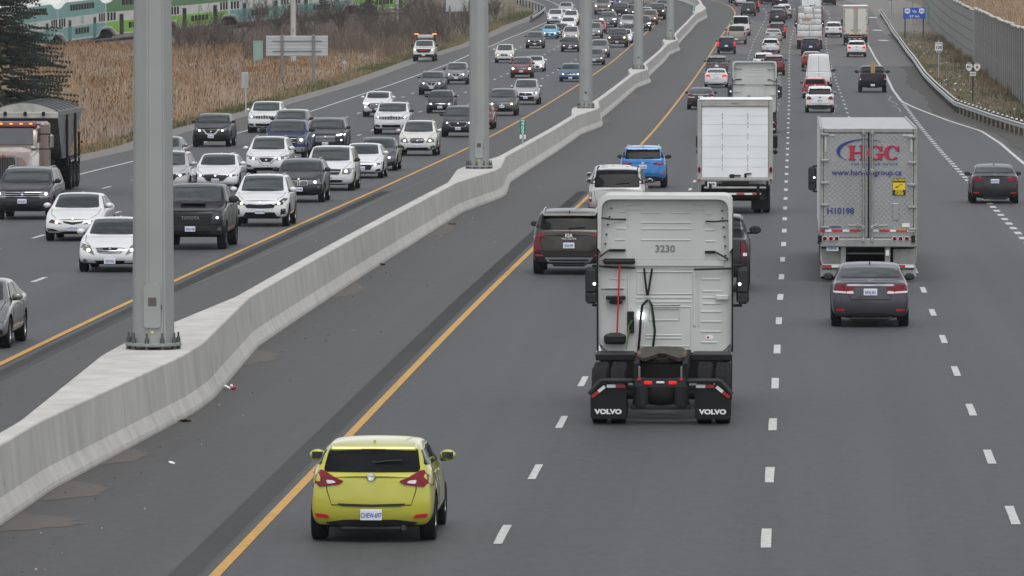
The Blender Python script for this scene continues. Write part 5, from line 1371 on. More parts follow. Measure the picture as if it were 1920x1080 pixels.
    bxs(m, 'cross_beam', 'plastic', [((0, -.30, .30), (1.06, .10, .08), .015)])
    def fifth(bm):
        prism(bm, rpoly([(-.46, .75), (-.36, 1.15), (0, 1.28), (.36, 1.15), (.46, .75), (.42, .38), (.30, .22), (.12, .55), (0, .66), (-.12, .55), (-.30, .22), (-.42, .38)], .07, 3), 'Z', 1.15, 1.21)
        bmesh.ops.rotate(bm, verts=bm.verts, cent=(0, .7, 1.18), matrix=Matrix.Rotation(R(9), 3, 'X'))
    fw = m.add('fifth_wheel', B(fifth, 'fifth_wheel', 'grease', 40))
    for s in (1, -1): bxs(m, 'wear_pad', 'rust_orange', [((s * .405, .70, 1.206), (.045, .22, .012), .004, 0, (R(9), 0, 0))], fw)
    bm = bmesh.new(); tube(bm, [(0, .66, 1.13), (0, .66, 1.20)], .09, 12); box(bm, (0, .8, 1.07), (.8, .5, .12), .03); box(bm, (0, 1.9, 1.03), (.8, .8, .10), .02); m.add('wheel_mount', finish(bm, 'wheel_mount', 'black_matte'))
    bxs(m, 'rear_bulkhead', 'black_matte', [((0, YB + .2, .80), (2.2, .3, .55), .03)])
    for y in (0, 1.32): axle(m, y, (-1.09, -.765, .765, 1.09))
    axle(m, 6.1, (-1.05, 1.05), .51, .30)
    return m

def quilt(bm, x0, x1, z0, z1, y, d=.095, h=.0042, res=.0238):
    """stainless sheet pressed into diamonds"""
    nx, nz = int((x1 - x0) / res), int((z1 - z0) / res)
    g = []
    for j in range(nz + 1):
        row = []
        for i in range(nx + 1):
            x, z = x0 + (x1 - x0) * i / nx, z0 + (z1 - z0) * j / nz
            u, v = (x + z) / d, (x - z) / d
            k = abs(math.sin(math.pi * u / 1.414)) * abs(math.sin(math.pi * v / 1.414))
            row.append(bm.verts.new((x, y - h * k ** .6, z)))
        g.append(row)
    for j in range(nz):
        for i in range(nx): bm.faces.new((g[j][i], g[j][i + 1], g[j + 1][i + 1], g[j + 1][i]))

def serif_letters():
    """H, G and C with slab serifs, one unit tall, as outlines"""
    def ring(a0, a1, ro, ri, cx=.5, cy=.5, n=22, sx=.5):
        o = []; i_ = []
        for k in range(n + 1):
            a = R(a0 + (a1 - a0) * k / n)
            o.append((cx + ro * math.cos(a) * sx * 2, cy + ro * math.sin(a))); 
            i_.append((cx + ri * .52 * math.cos(a) * sx * 2 + .02, cy + (ro - .075) * math.sin(a)))
        return o + i_[::-1]
    H = [[(0, 0), (.42, 0), (.42, .07), (.33, .07), (.33, .46), (.77, .46), (.77, .07), (.68, .07), (.68, 0), (1.10, 0), (1.10, .07), (1.01, .07), (1.01, .93), (1.10, .93), (1.10, 1), (.68, 1), (.68, .93), (.77, .93), (.77, .55), (.33, .55), (.33, .93), (.42, .93), (.42, 1), (0, 1), (0, .93), (.09, .93), (.09, .07), (0, .07)]]
    C = [ring(42, 318, .5, .46), [(.80, .62), (.95, .62), (.95, .98), (.90, .98), (.84, .84), (.74, .78)]]
    G = [ring(42, 300, .5, .46), [(.80, .62), (.95, .62), (.95, .98), (.90, .98), (.84, .84), (.74, .78)], [(.58, .36), (1.04, .36), (1.04, .43), (.58, .43)], [(.70, .02), (.94, .0), (.94, .39), (.70, .39)]]
    return H, G, C

def hgc_trailer():
    m = Model(); m.ra = 0.0; m.fa = 10
    YR = -2.35; s_ = 72.1
    XX = lambda zx: (zx - 506) / 3.375 / s_
    ZZ = lambda zy: CAMZ - (220 + zy / 3.375 + 50) * (174.4 / F) + .10
    top = ZZ(70); W2 = 1.27
    m.add('box_side', boxes('box_side', 'box_white', [((-W2 + .02, 5.7, (top + 1.15) / 2), (.04, 15.9, top - 1.2), .01)]))
    m.add('box_side', boxes('box_side', 'box_white', [((W2 - .02, 5.7, (top + 1.15) / 2), (.04, 15.9, top - 1.2), .01)]))
    bxs(m, 'box_front', 'box_white', [((0, 13.7, (top + 1.15) / 2), (2 * W2 - .1, .05, top - 1.2), .01)])
    bxs(m, 'floor', 'black_matte', [((0, 5.7, 1.12), (2 * W2 - .1, 15.9, .16), .01)])
    rf = bxs(m, 'roof', 'roof_dull', [((0, 5.7, top - .03), (2 * W2 - .02, 15.9, .05), .01)])
    for k in range(27): bxs(m, 'roof_bow', 'roof_bright', [((0, -2.0 + k * .6, top - .017), (2 * W2 - .16, .32, .03), 0)], rf)
    for s in (1, -1): bxs(m, 'roof_rail', 'trailer_frame', [((s * (W2 - .03), 5.7, top), (.07, 15.9, .06), .015)], rf)
    # rear frame
    for s in (1, -1): bxs(m, 'corner_post', 'trailer_frame', [((s * (W2 - .045), YR + .05, (top + 1.12) / 2), (.10, .10, top - 1.12), .015)])
    bxs(m, 'header', 'trailer_frame', [((0, YR + .048, top - .06), (2 * W2 - .20, .10, .12), .015)])
    bxs(m, 'sill', 'trailer_frame', [((0, YR + .02, 1.03), (2 * W2, .16, .22), .02)])
    z0, z1 = 1.165, top - .135
    for s in (1, -1):
        def dfn(bm, s=s):
            a, b = (.02, 1.165) if s > 0 else (-1.165, -.02)
            quilt(bm, a, b, z0, z1, YR + .02)
        d = m.add('door', B(dfn, 'door', 'trailer_steel', 60))
        for zx in ((110, 275, 417, 558, 700) if s < 0 else (125, 288, 429, 571, 712)):
            bxs(m, 'hinge', 'trailer_frame', [((s * 1.135, YR - .02, ZZ(zx)), (.21, .05, .065), .012)], d)
        tb(m, 'lock_rod', 'trailer_frame', [(s * .115 - .02, YR - .05, 1.06), (s * .115 - .02, YR - .05, top - .02)], .024, d)
        tb(m, 'lock_rod', 'trailer_frame', [(s * .065 - .02, YR - .045, 1.10), (s * .065 - .02, YR - .045, top - .05)], .014, d)
        for z in (1.10, 1.42, 2.9, top - .12): bxs(m, 'rod_keeper', 'trailer_frame', [((s * .115 - .02, YR - .055, z), (.085, .07, .11), .015)], d)
        bxs(m, 'lock_handle', 'trailer_frame', [((s * .33 - .02, YR - .06, ZZ(688)), (.40, .03, .04), .012), ((s * .24 - .02, YR - .05, ZZ(688)), (.06, .06, .10), .012)], d)
        bxs(m, 'corner_tape', 'flap_grey', [((s * 1.02, YR - .006, z1 - .045), (.28, .01, .05), 0), ((s * 1.115, YR - .006, z1 - .28), (.05, .01, .40), 0)], d)
    bxs(m, 'door_gap', 'black', [((0, YR + .03, (z0 + z1) / 2), (.035, .05, z1 - z0), 0)])
    for a, b, mm in ((195, 230, 'tape_red'), (232, 272, 'tape_white'), (275, 340, 'tape_red'), (343, 386, 'tape_white'), (388, 455, 'tape_red'), (532, 572, 'tape_white'), (575, 640, 'tape_red'), (643, 681, 'tape_white'), (683, 750, 'tape_red'), (752, 800, 'tape_white')):
        bxs(m, 'reflective_tape', mm, [((XX((a + b) / 2), YR - .007, ZZ(721)), (XX(b) - XX(a), .012, .055), 0)])
    for zx in (230, 268, 305, 673, 710, 750):
        bm = bmesh.new(); lathe(bm, [(.052, YR - .085), (.056, YR - .07), (.056, YR)], 'Y', 16, c=(XX(zx), 0, ZZ(771))); i = m.add('tail_lamp', finish(bm, 'tail_lamp', 'tail_red'), key='tail')
        bm = bmesh.new(); lathe(bm, [(.068, YR - .068), (.068, YR - .04)], 'Y', 16, c=(XX(zx), 0, ZZ(771))); m.add('lamp_bezel', finish(bm, 'lamp_bezel', 'box_white'), i)
    for zx in (198, 790): bxs(m, 'dock_bumper', 'black', [((XX(zx), YR - .09, ZZ(771)), (.10, .10, .19), .02)])
    i = bxs(m, 'license_plate', 'plate', [((XX(278), YR - .01, ZZ(832)), (.31, .02, .155), .006)]); rear_lettering(m, 'DG8-34L', .10, 'plate_text', XX(278), YR - .025, ZZ(834), .002, .62, i)
    # underride guard
    for zx in (347, 628): bxs(m, 'guard_upright', 'trailer_frame', [((XX(zx), YR + .08, .68), (.14, .10, .52), .015)])
    bxs(m, 'underride_bar', 'trailer_frame', [((0, YR + .02, .415), (2.42, .10, .115), .015)])
    for k in range(10): bxs(m, 'reflective_tape', 'tape_red' if k % 2 == 0 else 'tape_white', [((-1.08 + .24 * k, YR - .036, .415), (.235, .012, .06), 0)])
    for s in (1, -1):
        tb(m, 'guard_brace', 'trailer_frame', [(s * 1.24, YR + .05, .92), (s * 1.24, YR + .05, .58), (s * 1.18, YR + .03, .42)], .03)
        bxs(m, 'quarter_panel', 'flap_grey', [((s * .94, YR + .30, .66), (.58, .03, .40), .02)])
        f = bxs(m, 'mud_flap', 'flap_grey', [((s * .93, YR + .34, .28), (.64, .02, .30), .02)])
        rear_lettering(m, 'SUNRISE TRAILER', .072, 'sign_black', s * .93, YR + .324, .335, .003, .95, f)
    bxs(m, 'gas_bar', 'trailer_frame', [((0, YR + .3, .74), (1.1, .03, .035), .01)])
    bxs(m, 'spec_label', 'sign_white', [((XX(627), YR - .0, ZZ(862)), (.09, .02, .15), .004)])
    bxs(m, 'bogie_frame', 'black_matte', [((0, .6, .78), (1.1, 3.2, .45), .04), ((0, 0, .5), (1.6, .14, .14), .03), ((0, 1.25, .5), (1.6, .14, .14), .03)])
    for y in (0, 1.25): axle(m, y, (-1.10, -.78, .78, 1.10))
    bxs(m, 'landing_gear', 'mid_grey', [((-.7, 10.5, .6), (.12, .12, 1.0), .01), ((.7, 10.5, .6), (.12, .12, 1.0), .01)])
    # livery
    hz0, hz1 = ZZ(270), ZZ(179); hh = hz1 - hz0
    H, G, C = serif_letters()
    for outl, x0, x1, ow in ((H, XX(378), XX(490), 1.10), (G, XX(497), XX(600), 1.04), (C, XX(602), XX(698), .96)):
        for mm, dx, dz, y in (('logo_blue', .016, -.016, YR - .010), ('logo_red', 0, 0, YR - .016)):
            bm = bmesh.new()
            for poly in outl: prism(bm, [(x0 + dx + px_ / ow * (x1 - x0), hz0 + dz + pz * hh) for px_, pz in poly], 'Y', y, y + .012 + (0 if mm == 'logo_blue' else .006))
            m.add('lettering', finish(bm, 'lettering', mm, 0))
    bm = bmesh.new(); o_, i_ = [], []
    for k in range(33):
        a = R(52 + (232 - 52) * k / 32); w = math.sin(math.pi * k / 32) ** 1.3
        cx, cz = XX(478), ZZ(215)
        o_.append((cx + .72 * math.cos(a), cz + .315 * math.sin(a))); i_.append((cx + (.72 - .13 * w) * math.cos(a) + .0, cz + (.315 - .028 * w - .012) * math.sin(a)))
    prism(bm, o_ + i_[::-1], 'Y', YR - .012, YR + .002); m.add('crescent', finish(bm, 'crescent', 'logo_blue', 0))
    rear_lettering(m, 'T H E   H A R M A N   G R O U P', .085, 'logo_blue', XX(543), YR - .014, ZZ(299), .001, 1.0)
    rear_lettering(m, 'www.harmangroup.ca', .205, 'logo_blue', XX(495), YR - .014, ZZ(352), .003, 1.0)
    rear_lettering(m, 'H10198', .225, 'logo_blue', XX(329), YR - .014, ZZ(597), .004, .98)
    rear_lettering(m, 'VANGUARD', .06, 'logo_blue', XX(297), YR - .014, ZZ(698), .003, .9)
    bxs(m, 'caution_label', 'sign_black', [((XX(700), YR - .010, ZZ(442)), (.335, .006, .445), 0)])
    i = bxs(m, 'caution_panel', 'yellow_label', [((XX(700), YR - .014, ZZ(438)), (.325, .006, .19), 0)])
    rear_lettering(m, 'CAUTION', .088, 'yellow_label', XX(700), YR - .016, ZZ(399), .003, .85)
    rear_lettering(m, 'WIDE', .085, 'yellow_label', XX(700), YR - .016, ZZ(470), .003, .9); rear_lettering(m, 'TURNS', .085, 'yellow_label', XX(700), YR - .016, ZZ(486), .003, .85)
    tb(m, 'turn_arrow', 'sign_black', [(XX(672), YR - .018, ZZ(448)), (XX(690), YR - .018, ZZ(440)), (XX(702), YR - .018, ZZ(430)), (XX(722), YR - .018, ZZ(424))], .007, i, 5)
    bxs(m, 'turn_truck', 'sign_black', [((XX(688), YR - .018, ZZ(442)), (.07, .006, .03), 0, 0, (0, -.4, 0))], i)
    bxs(m, 'info_label', 'sign_white', [((XX(743), YR - .010, ZZ(685)), (.20, .008, .10), 0)]); bxs(m, 'info_label', 'board_tan', [((XX(717), YR - .010, ZZ(710)), (.24, .008, .07), 0)])
    bxs(m, 'vent_door', 'trailer_steel', [((XX(680), YR - .008, ZZ(600)), (.16, .02, .44), .02)])
    return m

def box_truck(kind='rollup', W=2.60, top=3.97, paint_='box_white', number=None, plate=None):
    m = Model(); m.ra = 0.0; m.fa = 5.0
    YR = -2.1; w2 = W / 2
    bxs(m, 'box_body', paint_, [((0, 1.0, (top + 1.2) / 2), (W - .06, 6.0, top - 1.22), .03)])
    bxs(m, 'roof_edge', 'roof_bright', [((0, YR + .06, top - .025), (W, .16, .05), .02)])
    for s in (1, -1): bxs(m, 'corner_post', 'box_frame', [((s * (w2 - .07), YR + .05, (top + 1.15) / 2), (.15, .12, top - 1.2), .02)])
    bxs(m, 'header', 'box_frame', [((0, YR + .047, top - .15), (W - .30, .12, .20), .015)])
    bxs(m, 'sill', 'box_frame', [((0, YR + .047, 1.20), (W, .14, .10), .015)])
    dz0, dz1 = 1.26, top - .26; dw = W - .32
    if kind == 'rollup':
        zs = [dz1] + [3.70 - (y - 130) * .0041 for y in (207, 280, 375, 468, 563, 637)] + [dz0]
        for a, b in zip(zs, zs[1:]):
            p = bxs(m, 'door_panel', 'box_white', [((0, YR + .06, (a + b) / 2), (dw, .06, a - b - .006), .006)])
        for zc in zs[1:-1]:
            for x in (-.44, .44):
                bxs(m, 'hinge', 'mid_grey', [((x, YR + .026, zc + dz_), (.022, .02, .03), 0) for dz_ in (-.09, -.045, .045, .09)])
        bxs(m, 'lock_bar', 'black', [((0.0, YR - .0, 1.33), (.40, .05, .05), .012), ((-.10, YR + .01, 1.31), (.16, .06, .14), .012), ((.36, YR, 1.34), (.08, .06, .14), .012), ((.47, YR, 1.40), (.20, .04, .04), .01)])
    else:
        for s in (1, -1):
            d = bxs(m, 'door', 'cream', [((s * dw / 4 + s * .003, YR + .04, (dz0 + dz1) / 2), (dw / 2 - .01, .06, dz1 - dz0), .012)])
            for x in (.07, .17): tb(m, 'lock_rod', 'mid_grey', [(s * x, YR - .02, dz0 - .04), (s * x, YR - .02, dz1 + .04)], .018, d)
            bxs(m, 'lock_handle', 'mid_grey', [((s * .35, YR - .03, dz0 + .35), (.32, .03, .05), .01)], d)
            for k in range(4): bxs(m, 'hinge', 'mid_grey', [((s * (dw / 2 - .02), YR - .005, dz0 + .25 + k * (dz1 - dz0 - .5) / 3), (.16, .04, .06), .01)], d)
        for x in (-1.1, -.15, 0, .15, 1.1): bxs(m, 'marker_lamp', 'tail_lit', [((x, YR - .02, top - .10), (.12, .04, .05), .012)])
        for x in (-.55, -.2, .15, .5): bxs(m, 'marker_lamp', 'marker_amber', [((x, YR - .03, 1.19), (.12, .03, .06), .012)])
    for s in (1, -1):
        bm = bmesh.new(); prism(bm, circle(s * (w2 - .065), 1.53, .05, 14, .11), 'Y', YR - .03, YR + .02); i = m.add('tail_lamp', finish(bm, 'tail_lamp', 'tail_dark' if kind == 'rollup' else 'tail_lit'))
        bxs(m, 'corner_reflector', 'tape_red', [((s * (w2 - .07), YR - .016, 1.19), (.10, .02, .06), 0)])
        bxs(m, 'side_guard', 'trailer_frame', [((s * (w2 - .04), YR + .1, .88), (.06, .08, .58), .015)])
        bxs(m, 'mud_flap', 'black', [((s * .88, -.75, .36), (.66, .02, .48), .02)])
        bxs(m, 'mirror', 'black', [((s * (w2 + .07), 5.3, 2.35), (.17, .16, .48), .05), ((s * (w2 + .07), 5.3, 1.99), (.16, .14, .17), .05)])
        bxs(m, 'mirror_arm', 'black', [((s * (w2 - .02), 5.32, 2.15), (.26, .05, .05), .01)])
    bxs(m, 'lift_gate', 'black_matte', [((0, YR + .25, .78), (2.1, .40, .50), .04), ((0, YR + .05, 1.06), (.9, .12, .14), .02)])
    bxs(m, 'gate_roller', 'trailer_frame', [((0, YR - .02, .91), (2.15, .10, .075), .02)])
    bxs(m, 'gate_arm', 'black', [((-.85, YR - .06, .88), (.09, .10, .36), .02), ((.80, YR - .06, .86), (.10, .10, .40), .02), ((.93, YR - .06, .52), (.16, .1, .12), .02)])
    for k in range(6): bxs(m, 'reflective_tape', 'tape_white' if k % 2 == 0 else 'tape_red', [((-.62 + .27 * k, YR - .065, .70), (.262, .012, .055), 0)])
    bxs(m, 'gate_bar', 'box_frame', [((0.05, YR - .04, .70), (1.70, .04, .075), .012)])
    if plate:
        i = bxs(m, 'license_plate', 'plate', [((-.80, YR - .05, 1.03), (.31, .02, .155), .006)]); rear_lettering(m, plate, .10, 'sign_black', -.80, YR - .063, 1.03, .002, .58, i)
    if number: rear_lettering(m, number, .085, 'mid_grey', .0, YR - .016, top - .15, .003, 1.0)
    bxs(m, 'chassis', 'black_matte', [((0, 2.0, .80), (.9, 7.0, .34), .03), ((0, 0, .5), (1.5, .2, .2), .05), ((0, -.9, .62), (1.5, .6, .3), .05)])
    def cabf(bm):
        prism(bm, [(4.1, .75), (6.2, .60), (6.3, 1.2), (6.0, 1.55), (5.2, 1.75), (4.9, 2.65), (4.1, 2.7)], 'X', -1.05, 1.05)
        bmesh.ops.bevel(bm, geom=list(bm.edges), offset=.07, segments=2, affect='EDGES')
    m.add('cab', B(cabf, 'cab', 'box_white', 50))
    axle(m, 0, (-1.07, -.76, .76, 1.07), .49, .26); axle(m, 5.0, (-1.0, 1.0), .49, .26)
    return m

def flat_deck():
    """flat-deck trailer seen from behind"""
    m = Model(); m.ra = 0.0; m.fa = 8
    YR = -1.6
    bxs(m, 'deck', 'mid_grey', [((0, 4.0, 1.18), (2.58, 11.4, .14), .02)])
    bxs(m, 'tail_board', 'box_frame', [((0, YR - .05, 1.02), (2.5, .12, .22), .02)])
    for x in (-1.05, -.85, -.65, .65, .85, 1.05): bxs(m, 'tail_lamp', 'tail_lit', [((x, YR - .12, 1.02), (.11, .03, .10), .02)])
    for x in (-1.26, 1.26): bxs(m, 'headboard_post', 'dump_maroon', [((x, 9.3, 2.6), (.10, .2, 2.9), .02)])
    bxs(m, 'headboard', 'box_frame', [((0, 9.5, 2.6), (2.5, .10, 2.8), .02)])
    for s in (1, -1): bxs(m, 'mud_flap', 'black', [((s * .9, -.75, .40), (.66, .02, .55), .02)])
    bxs(m, 'chassis', 'black_matte', [((0, 3.5, .88), (1.0, 10.0, .40), .03), ((0, 0, .5), (1.6, .2, .2), .04)])
    for y in (0, 1.3): axle(m, y, (-1.10, -.78, .78, 1.10))
    return m

mat('dump_maroon', (.09, .012, .016), .35, coat=.5); mat('dump_tan', (.26, .20, .172), .3, metal=.35, coat=.6, noise=(1.2, .95, 1.03)); mat('hopper_grey', (.17, .17, .165), .5, metal=.3, noise=(3, .7, 1.25)); mat('tarp_dark', (.05, .052, .056), .6)
mat('tarp_white', (.40, .40, .37), .7, noise=(3, .7, 1.08)); mat('dirty_tyre', (.10, .097, .09), .9, noise=(6, .6, 1.2))
def dump_tractor():
    """bonneted tractor coming towards us; steer axle at y = 0"""
    m = Model(); m.fa = 0.0; m.ra = -5.9
    def hood(bm):
        rows = []
        for y, w, zt, zb in ((1.25, .86, 1.60, .75), (1.1, .93, 1.68, .70), (.2, 1.0, 1.78, .70), (-1.0, 1.08, 1.92, .80)):
            rows.append([bm.verts.new(p) for p in ((-w, y, zb), (-w, y, zt - .30), (-w * .82, y, zt - .06), (-w * .4, y, zt + .01), (w * .4, y, zt + .01), (w * .82, y, zt - .06), (w, y, zt - .30), (w, y, zb))])
        for a, b in zip(rows, rows[1:]):
            for k in range(8): bm.faces.new((a[k], a[(k + 1) % 8], b[(k + 1) % 8], b[k]))
        bm.faces.new(rows[0][::-1]); bm.faces.new(rows[-1])
    m.add('bonnet', B(hood, 'bonnet', 'dump_tan', 50))
    for s in (1, -1):
        def fend(bm, s=s):
            pr = [(-.72, .55), (-.60, .95), (-.25, 1.16), (.25, 1.16), (.62, .95), (.80, .55)]
            prism(bm, pr + [(x * .86, z * .9 + .02) for x, z in pr[::-1]], 'X', s * .80, s * 1.20)
        m.add('fender', B(fend, 'fender', 'dump_tan', 40))
        bxs(m, 'fender_stripe', 'dump_maroon', [((s * 1.16, -.35, 1.0), (.08, .6, .16), .03)])
        bxs(m, 'headlight', 'lens', [((s * .86, 1.15, 1.02), (.30, .12, .22), .05)])
        i = bxs(m, 'mirror', 'chrome', [((s * 1.50, -1.35, 2.08), (.20, .14, .56), .07)])
        bxs(m, 'mirror_arm', 'black', [((s * 1.25, -1.35, 1.80), (.5, .05, .05), .01), ((s * 1.25, -1.35, 2.36), (.5, .05, .05), .01)], i)
        bxs(m, 'fender_mirror', 'chrome', [((s * .98, .0, 1.86), (.26, .14, .16), .06)])
        bxs(m, 'side_window', 'glass_dark', [((s * 1.005, -1.75, 2.30), (.02, .8, .55), .03)])
        bxs(m, 'fuel_tank', 'silver', [((s * 1.0, -3.2, .70), (.5, 1.5, .55), .2)])
    g = bxs(m, 'grille', 'black', [((0, 1.27, 1.14), (.92, .06, .90), .05)])
    def gfr(bm):
        o = rpoly([(-.52, .66), (.52, .66), (.52, 1.62), (-.52, 1.62)], .12, 4); i_ = rpoly([(-.44, .72), (.44, .72), (.44, 1.55), (-.44, 1.55)], .10, 4); n = len(o)
        a = [bm.verts.new((x, 1.33, z)) for x, z in o]; b = [bm.verts.new((x, 1.33, z)) for x, z in i_]; c = [bm.verts.new((x, 1.24, z)) for x, z in o]; d = [bm.verts.new((x, 1.24, z)) for x, z in i_]
        for k in range(n):
            q = (k + 1) % n
            for u, v in ((a, b), (c, a), (b, d)): bm.faces.new((u[k], u[q], v[q], v[k]))
    m.add('grille_frame', B(gfr, 'grille_frame', 'chrome', 40), g)
    for k in range(13): bxs(m, 'grille_bar', 'chrome', [((-.39 + .065 * k, 1.31, 1.135), (.026, .03, .82), .008)], g)
    bxs(m, 'badge', 'sign_red', [((0, 1.36, 1.60), (.11, .03, .11), .01, 0, (0, R(45), 0))], g)
    bxs(m, 'bumper', 'chrome', [((0, 1.38, .52), (2.3, .16, .36), .05)])
    def cabf(bm):
        rows = []
        for y, w, z0, z1 in ((-1.0, 1.0, 1.0, 1.95), (-1.22, 1.0, 1.0, 2.45), (-1.38, .99, 1.0, 2.70), (-2.5, 1.0, 1.0, 2.76), (-2.62, 1.0, 1.0, 2.72)):
            rows.append([bm.verts.new(p) for p in ((-w, y, z0), (-w, y, z1 - .16 if z1 > 2.5 else z1 - .04), (-w * .9, y, z1), (w * .9, y, z1), (w, y, z1 - .16 if z1 > 2.5 else z1 - .04), (w, y, z0))])
        for a, b in zip(rows, rows[1:]):
            for k in range(6): bm.faces.new((a[k], a[(k + 1) % 6], b[(k + 1) % 6], b[k]))
        bm.faces.new(rows[0][::-1]); bm.faces.new(rows[-1])
    m.add('cab', B(cabf, 'cab', 'dump_tan', 40))
    bxs(m, 'cab_roof', 'dump_maroon', [((0, -1.95, 2.74), (2.0, 1.35, .12), .05), ((0, -1.30, 2.66), (1.94, .14, .14), .04)])
    bm = bmesh.new(); v = [bm.verts.new(p) for p in ((-.86, -.95, 1.98), (.86, -.95, 1.98), (.84, -1.19, 2.58), (-.84, -1.19, 2.58))]; v2 = [bm.verts.new(Vector(p.co) + Vector((0, -.05, -.02))) for p in v]
    bm.faces.new(v); bm.faces.new(v2[::-1]); [bm.faces.new((v[k], v[(k + 1) % 4], v2[(k + 1) % 4], v2[k])) for k in range(4)]
    m.add('windshield', finish(bm, 'windshield', 'glass', 0))
    bxs(m, 'sleeper', 'dump_tan', [((0, -3.2, 1.85), (2.44, 1.2, 1.9), .12)])
    for x in (-.55, -.28, 0, .28, .55): bxs(m, 'roof_lamp', 'marker_amber', [((x * 1.35, -1.24, 2.745), (.12, .07, .06), .02)])
    tb(m, 'exhaust_stack', 'chrome', [(1.12, -3.95, .9), (1.12, -3.95, 2.9)], .07, n=12)
    bxs(m, 'chassis', 'black_matte', [((0, -3.0, .85), (.9, 8.0, .3), .03)])
    axle(m, 0, (-1.02, 1.02), .51, .30); 
    for y in (-4.6, -5.9): axle(m, y, (-1.10, -.78, .78, 1.10), .51, .27)
    return m
def hopper_trailer():
    m = Model(); m.fa = 0.0; m.ra = -13.6
    ZT = 3.10
    y0, y1 = -5.6, -14.4
    def hop(bm):
        w = 1.27
        T = [(-w, y0, ZT), (w, y0, ZT), (w, y1, ZT), (-w, y1, ZT)]
        M_ = [(-w, y0 - .2, ZT - .25), (w, y0 - .2, ZT - .25), (w, y1 + .15, ZT - .3), (-w, y1 + .15, ZT - .3)]
        Bt = [(-w * .92, y0 - 2.6, 1.25), (w * .92, y0 - 2.6, 1.25), (w * .92, y1 + 3.9, 1.25), (-w * .92, y1 + 3.9, 1.25)]
        R_ = [[bm.verts.new(p) for p in q] for q in (T, M_, Bt)]
        for a, b in zip(R_, R_[1:]):
            for k in range(4): bm.faces.new((a[k], a[(k + 1) % 4], b[(k + 1) % 4], b[k]))
        bm.faces.new(R_[0]); bm.faces.new(R_[-1][::-1])
    m.add('hopper', B(hop, 'hopper', 'hopper_grey', 0))
    def tarp(bm):
        n = 12; rows = []
        for y in (y0 + .02, y1):
            rows.append([bm.verts.new((-1.29 + 2.58 * k / n, y, ZT - .02 + .36 * math.sin(math.pi * k / n) ** .8)) for k in range(n + 1)])
        for k in range(n): bm.faces.new((rows[0][k], rows[0][k + 1], rows[1][k + 1], rows[1][k])).material_index = 0
        for r_ in rows: bm.faces.new(r_).material_index = 1
    m.add('tarpaulin', B(tarp, 'tarpaulin', ['tarp_dark', 'tarp_white'], 30))
    for k in range(6):
        y = y0 + (y1 - y0) * (k + .5) / 6
        tb(m, 'tarp_bow', 'tarp_dark', [(-1.29 + 2.58 * q / 10, y, ZT + .36 * math.sin(math.pi * q / 10) ** .8) for q in range(11)], .02, n=5)
    bxs(m, 'top_rail', 'tarp_white', [((0, y0 + .03, ZT - .12), (2.62, .08, .24), .02)])
    for x in (-.75, -.05, .72, 1.25): bxs(m, 'tarp_clamp', 'black', [((x, y0 + .10, ZT - .06), (.12, .10, .16), .02)])
    for s in (1, -1): bxs(m, 'side_rail', 'hopper_grey', [((s * 1.29, (y0 + y1) / 2, ZT - .06), (.06, y0 - y1, .20), .015)])
    bxs(m, 'front_bulkhead', 'black', [((0, y0 - 2.3, 2.0), (2.3, .06, 1.5), .01)])
    bxs(m, 'marker_lamp', 'marker_amber', [((1.1, y0 - .04, ZT - .42), (.09, .05, .06), .01)])
    for s in (1, -1):
        for y in (y0 - 3.2, y1 + 2.6): bxs(m, 'side_post', 'black', [((s * 1.30, y, 1.95), (.10, .14, 2.0), .02)])
        bxs(m, 'rear_ladder', 'black', [((s * 1.2, y1 + .3, 1.5), (.08, .08, 1.3), .02)])
        bxs(m, 'side_lamp', 'tail_dark', [((s * 1.30, y1 + .2, 1.75), (.08, .10, .12), .02)])
        bxs(m, 'quarter_fender', 'black', [((s * .97, -10.35, .95), (.62, .04, .5), .02), ((s * .97, -12.3, 1.16), (.62, 3.9, .05), .02)])
    bxs(m, 'front_frame', 'black', [((0, y0 - .4, 1.15), (1.2, 2.6, .3), .04), ((0, -8.3, 1.0), (1.0, 8.0, .3), .04), ((0, y1 + 1.8, 1.25), (2.3, 3.2, .12), .03), ((.6, -9.6, .9), (.9, .9, .4), .1)])
    bxs(m, 'air_tank', 'mid_grey', [((.7, -9.3, 1.18), (.5, .4, .3), .13)])
    for y in (-11.0, -12.3, -13.6): axle(m, y, (-1.10, -.78, .78, 1.10), .51, .27, 'dirty_tyre')
    return m
# ------------------------------------------------------------------ lorries in place
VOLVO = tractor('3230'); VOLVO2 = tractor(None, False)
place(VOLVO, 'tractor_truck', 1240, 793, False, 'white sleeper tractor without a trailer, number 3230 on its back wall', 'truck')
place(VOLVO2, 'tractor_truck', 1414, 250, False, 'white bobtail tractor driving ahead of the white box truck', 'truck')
HG = hgc_trailer()
hg = place(HG, 'semi_trailer', 1626, 522, False, 'quilted steel semi-trailer lettered HGC with white roof', 'trailer')
gy = ground(1626, 522); ty = gy.y + 10.7
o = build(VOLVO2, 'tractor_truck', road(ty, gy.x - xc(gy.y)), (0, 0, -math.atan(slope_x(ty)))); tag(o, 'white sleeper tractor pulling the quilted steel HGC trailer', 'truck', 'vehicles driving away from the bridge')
place(box_truck('rollup', number='300901', plate='8F-57804'), 'box_truck', 1379, 398, False, 'white box truck with a panelled roll-up rear door', 'truck')
place(box_truck('doors', W=2.56, top=4.05), 'box_truck', 1604, 85, False, 'cream box truck with twin rear doors and amber marker lamps', 'truck')
FD = flat_deck(); fd = place(FD, 'flatbed_trailer', 1518, 92, False, 'flat-deck trailer loaded with white wrapped bundles', 'trailer')
fy = ground(1518, 92)
yawf = -math.atan(slope_x(fy.y)); Mf = Matrix.Translation(fy) @ Euler((math.atan(slope_z(fy.y)), 0, yawf)).to_matrix().to_4x4()
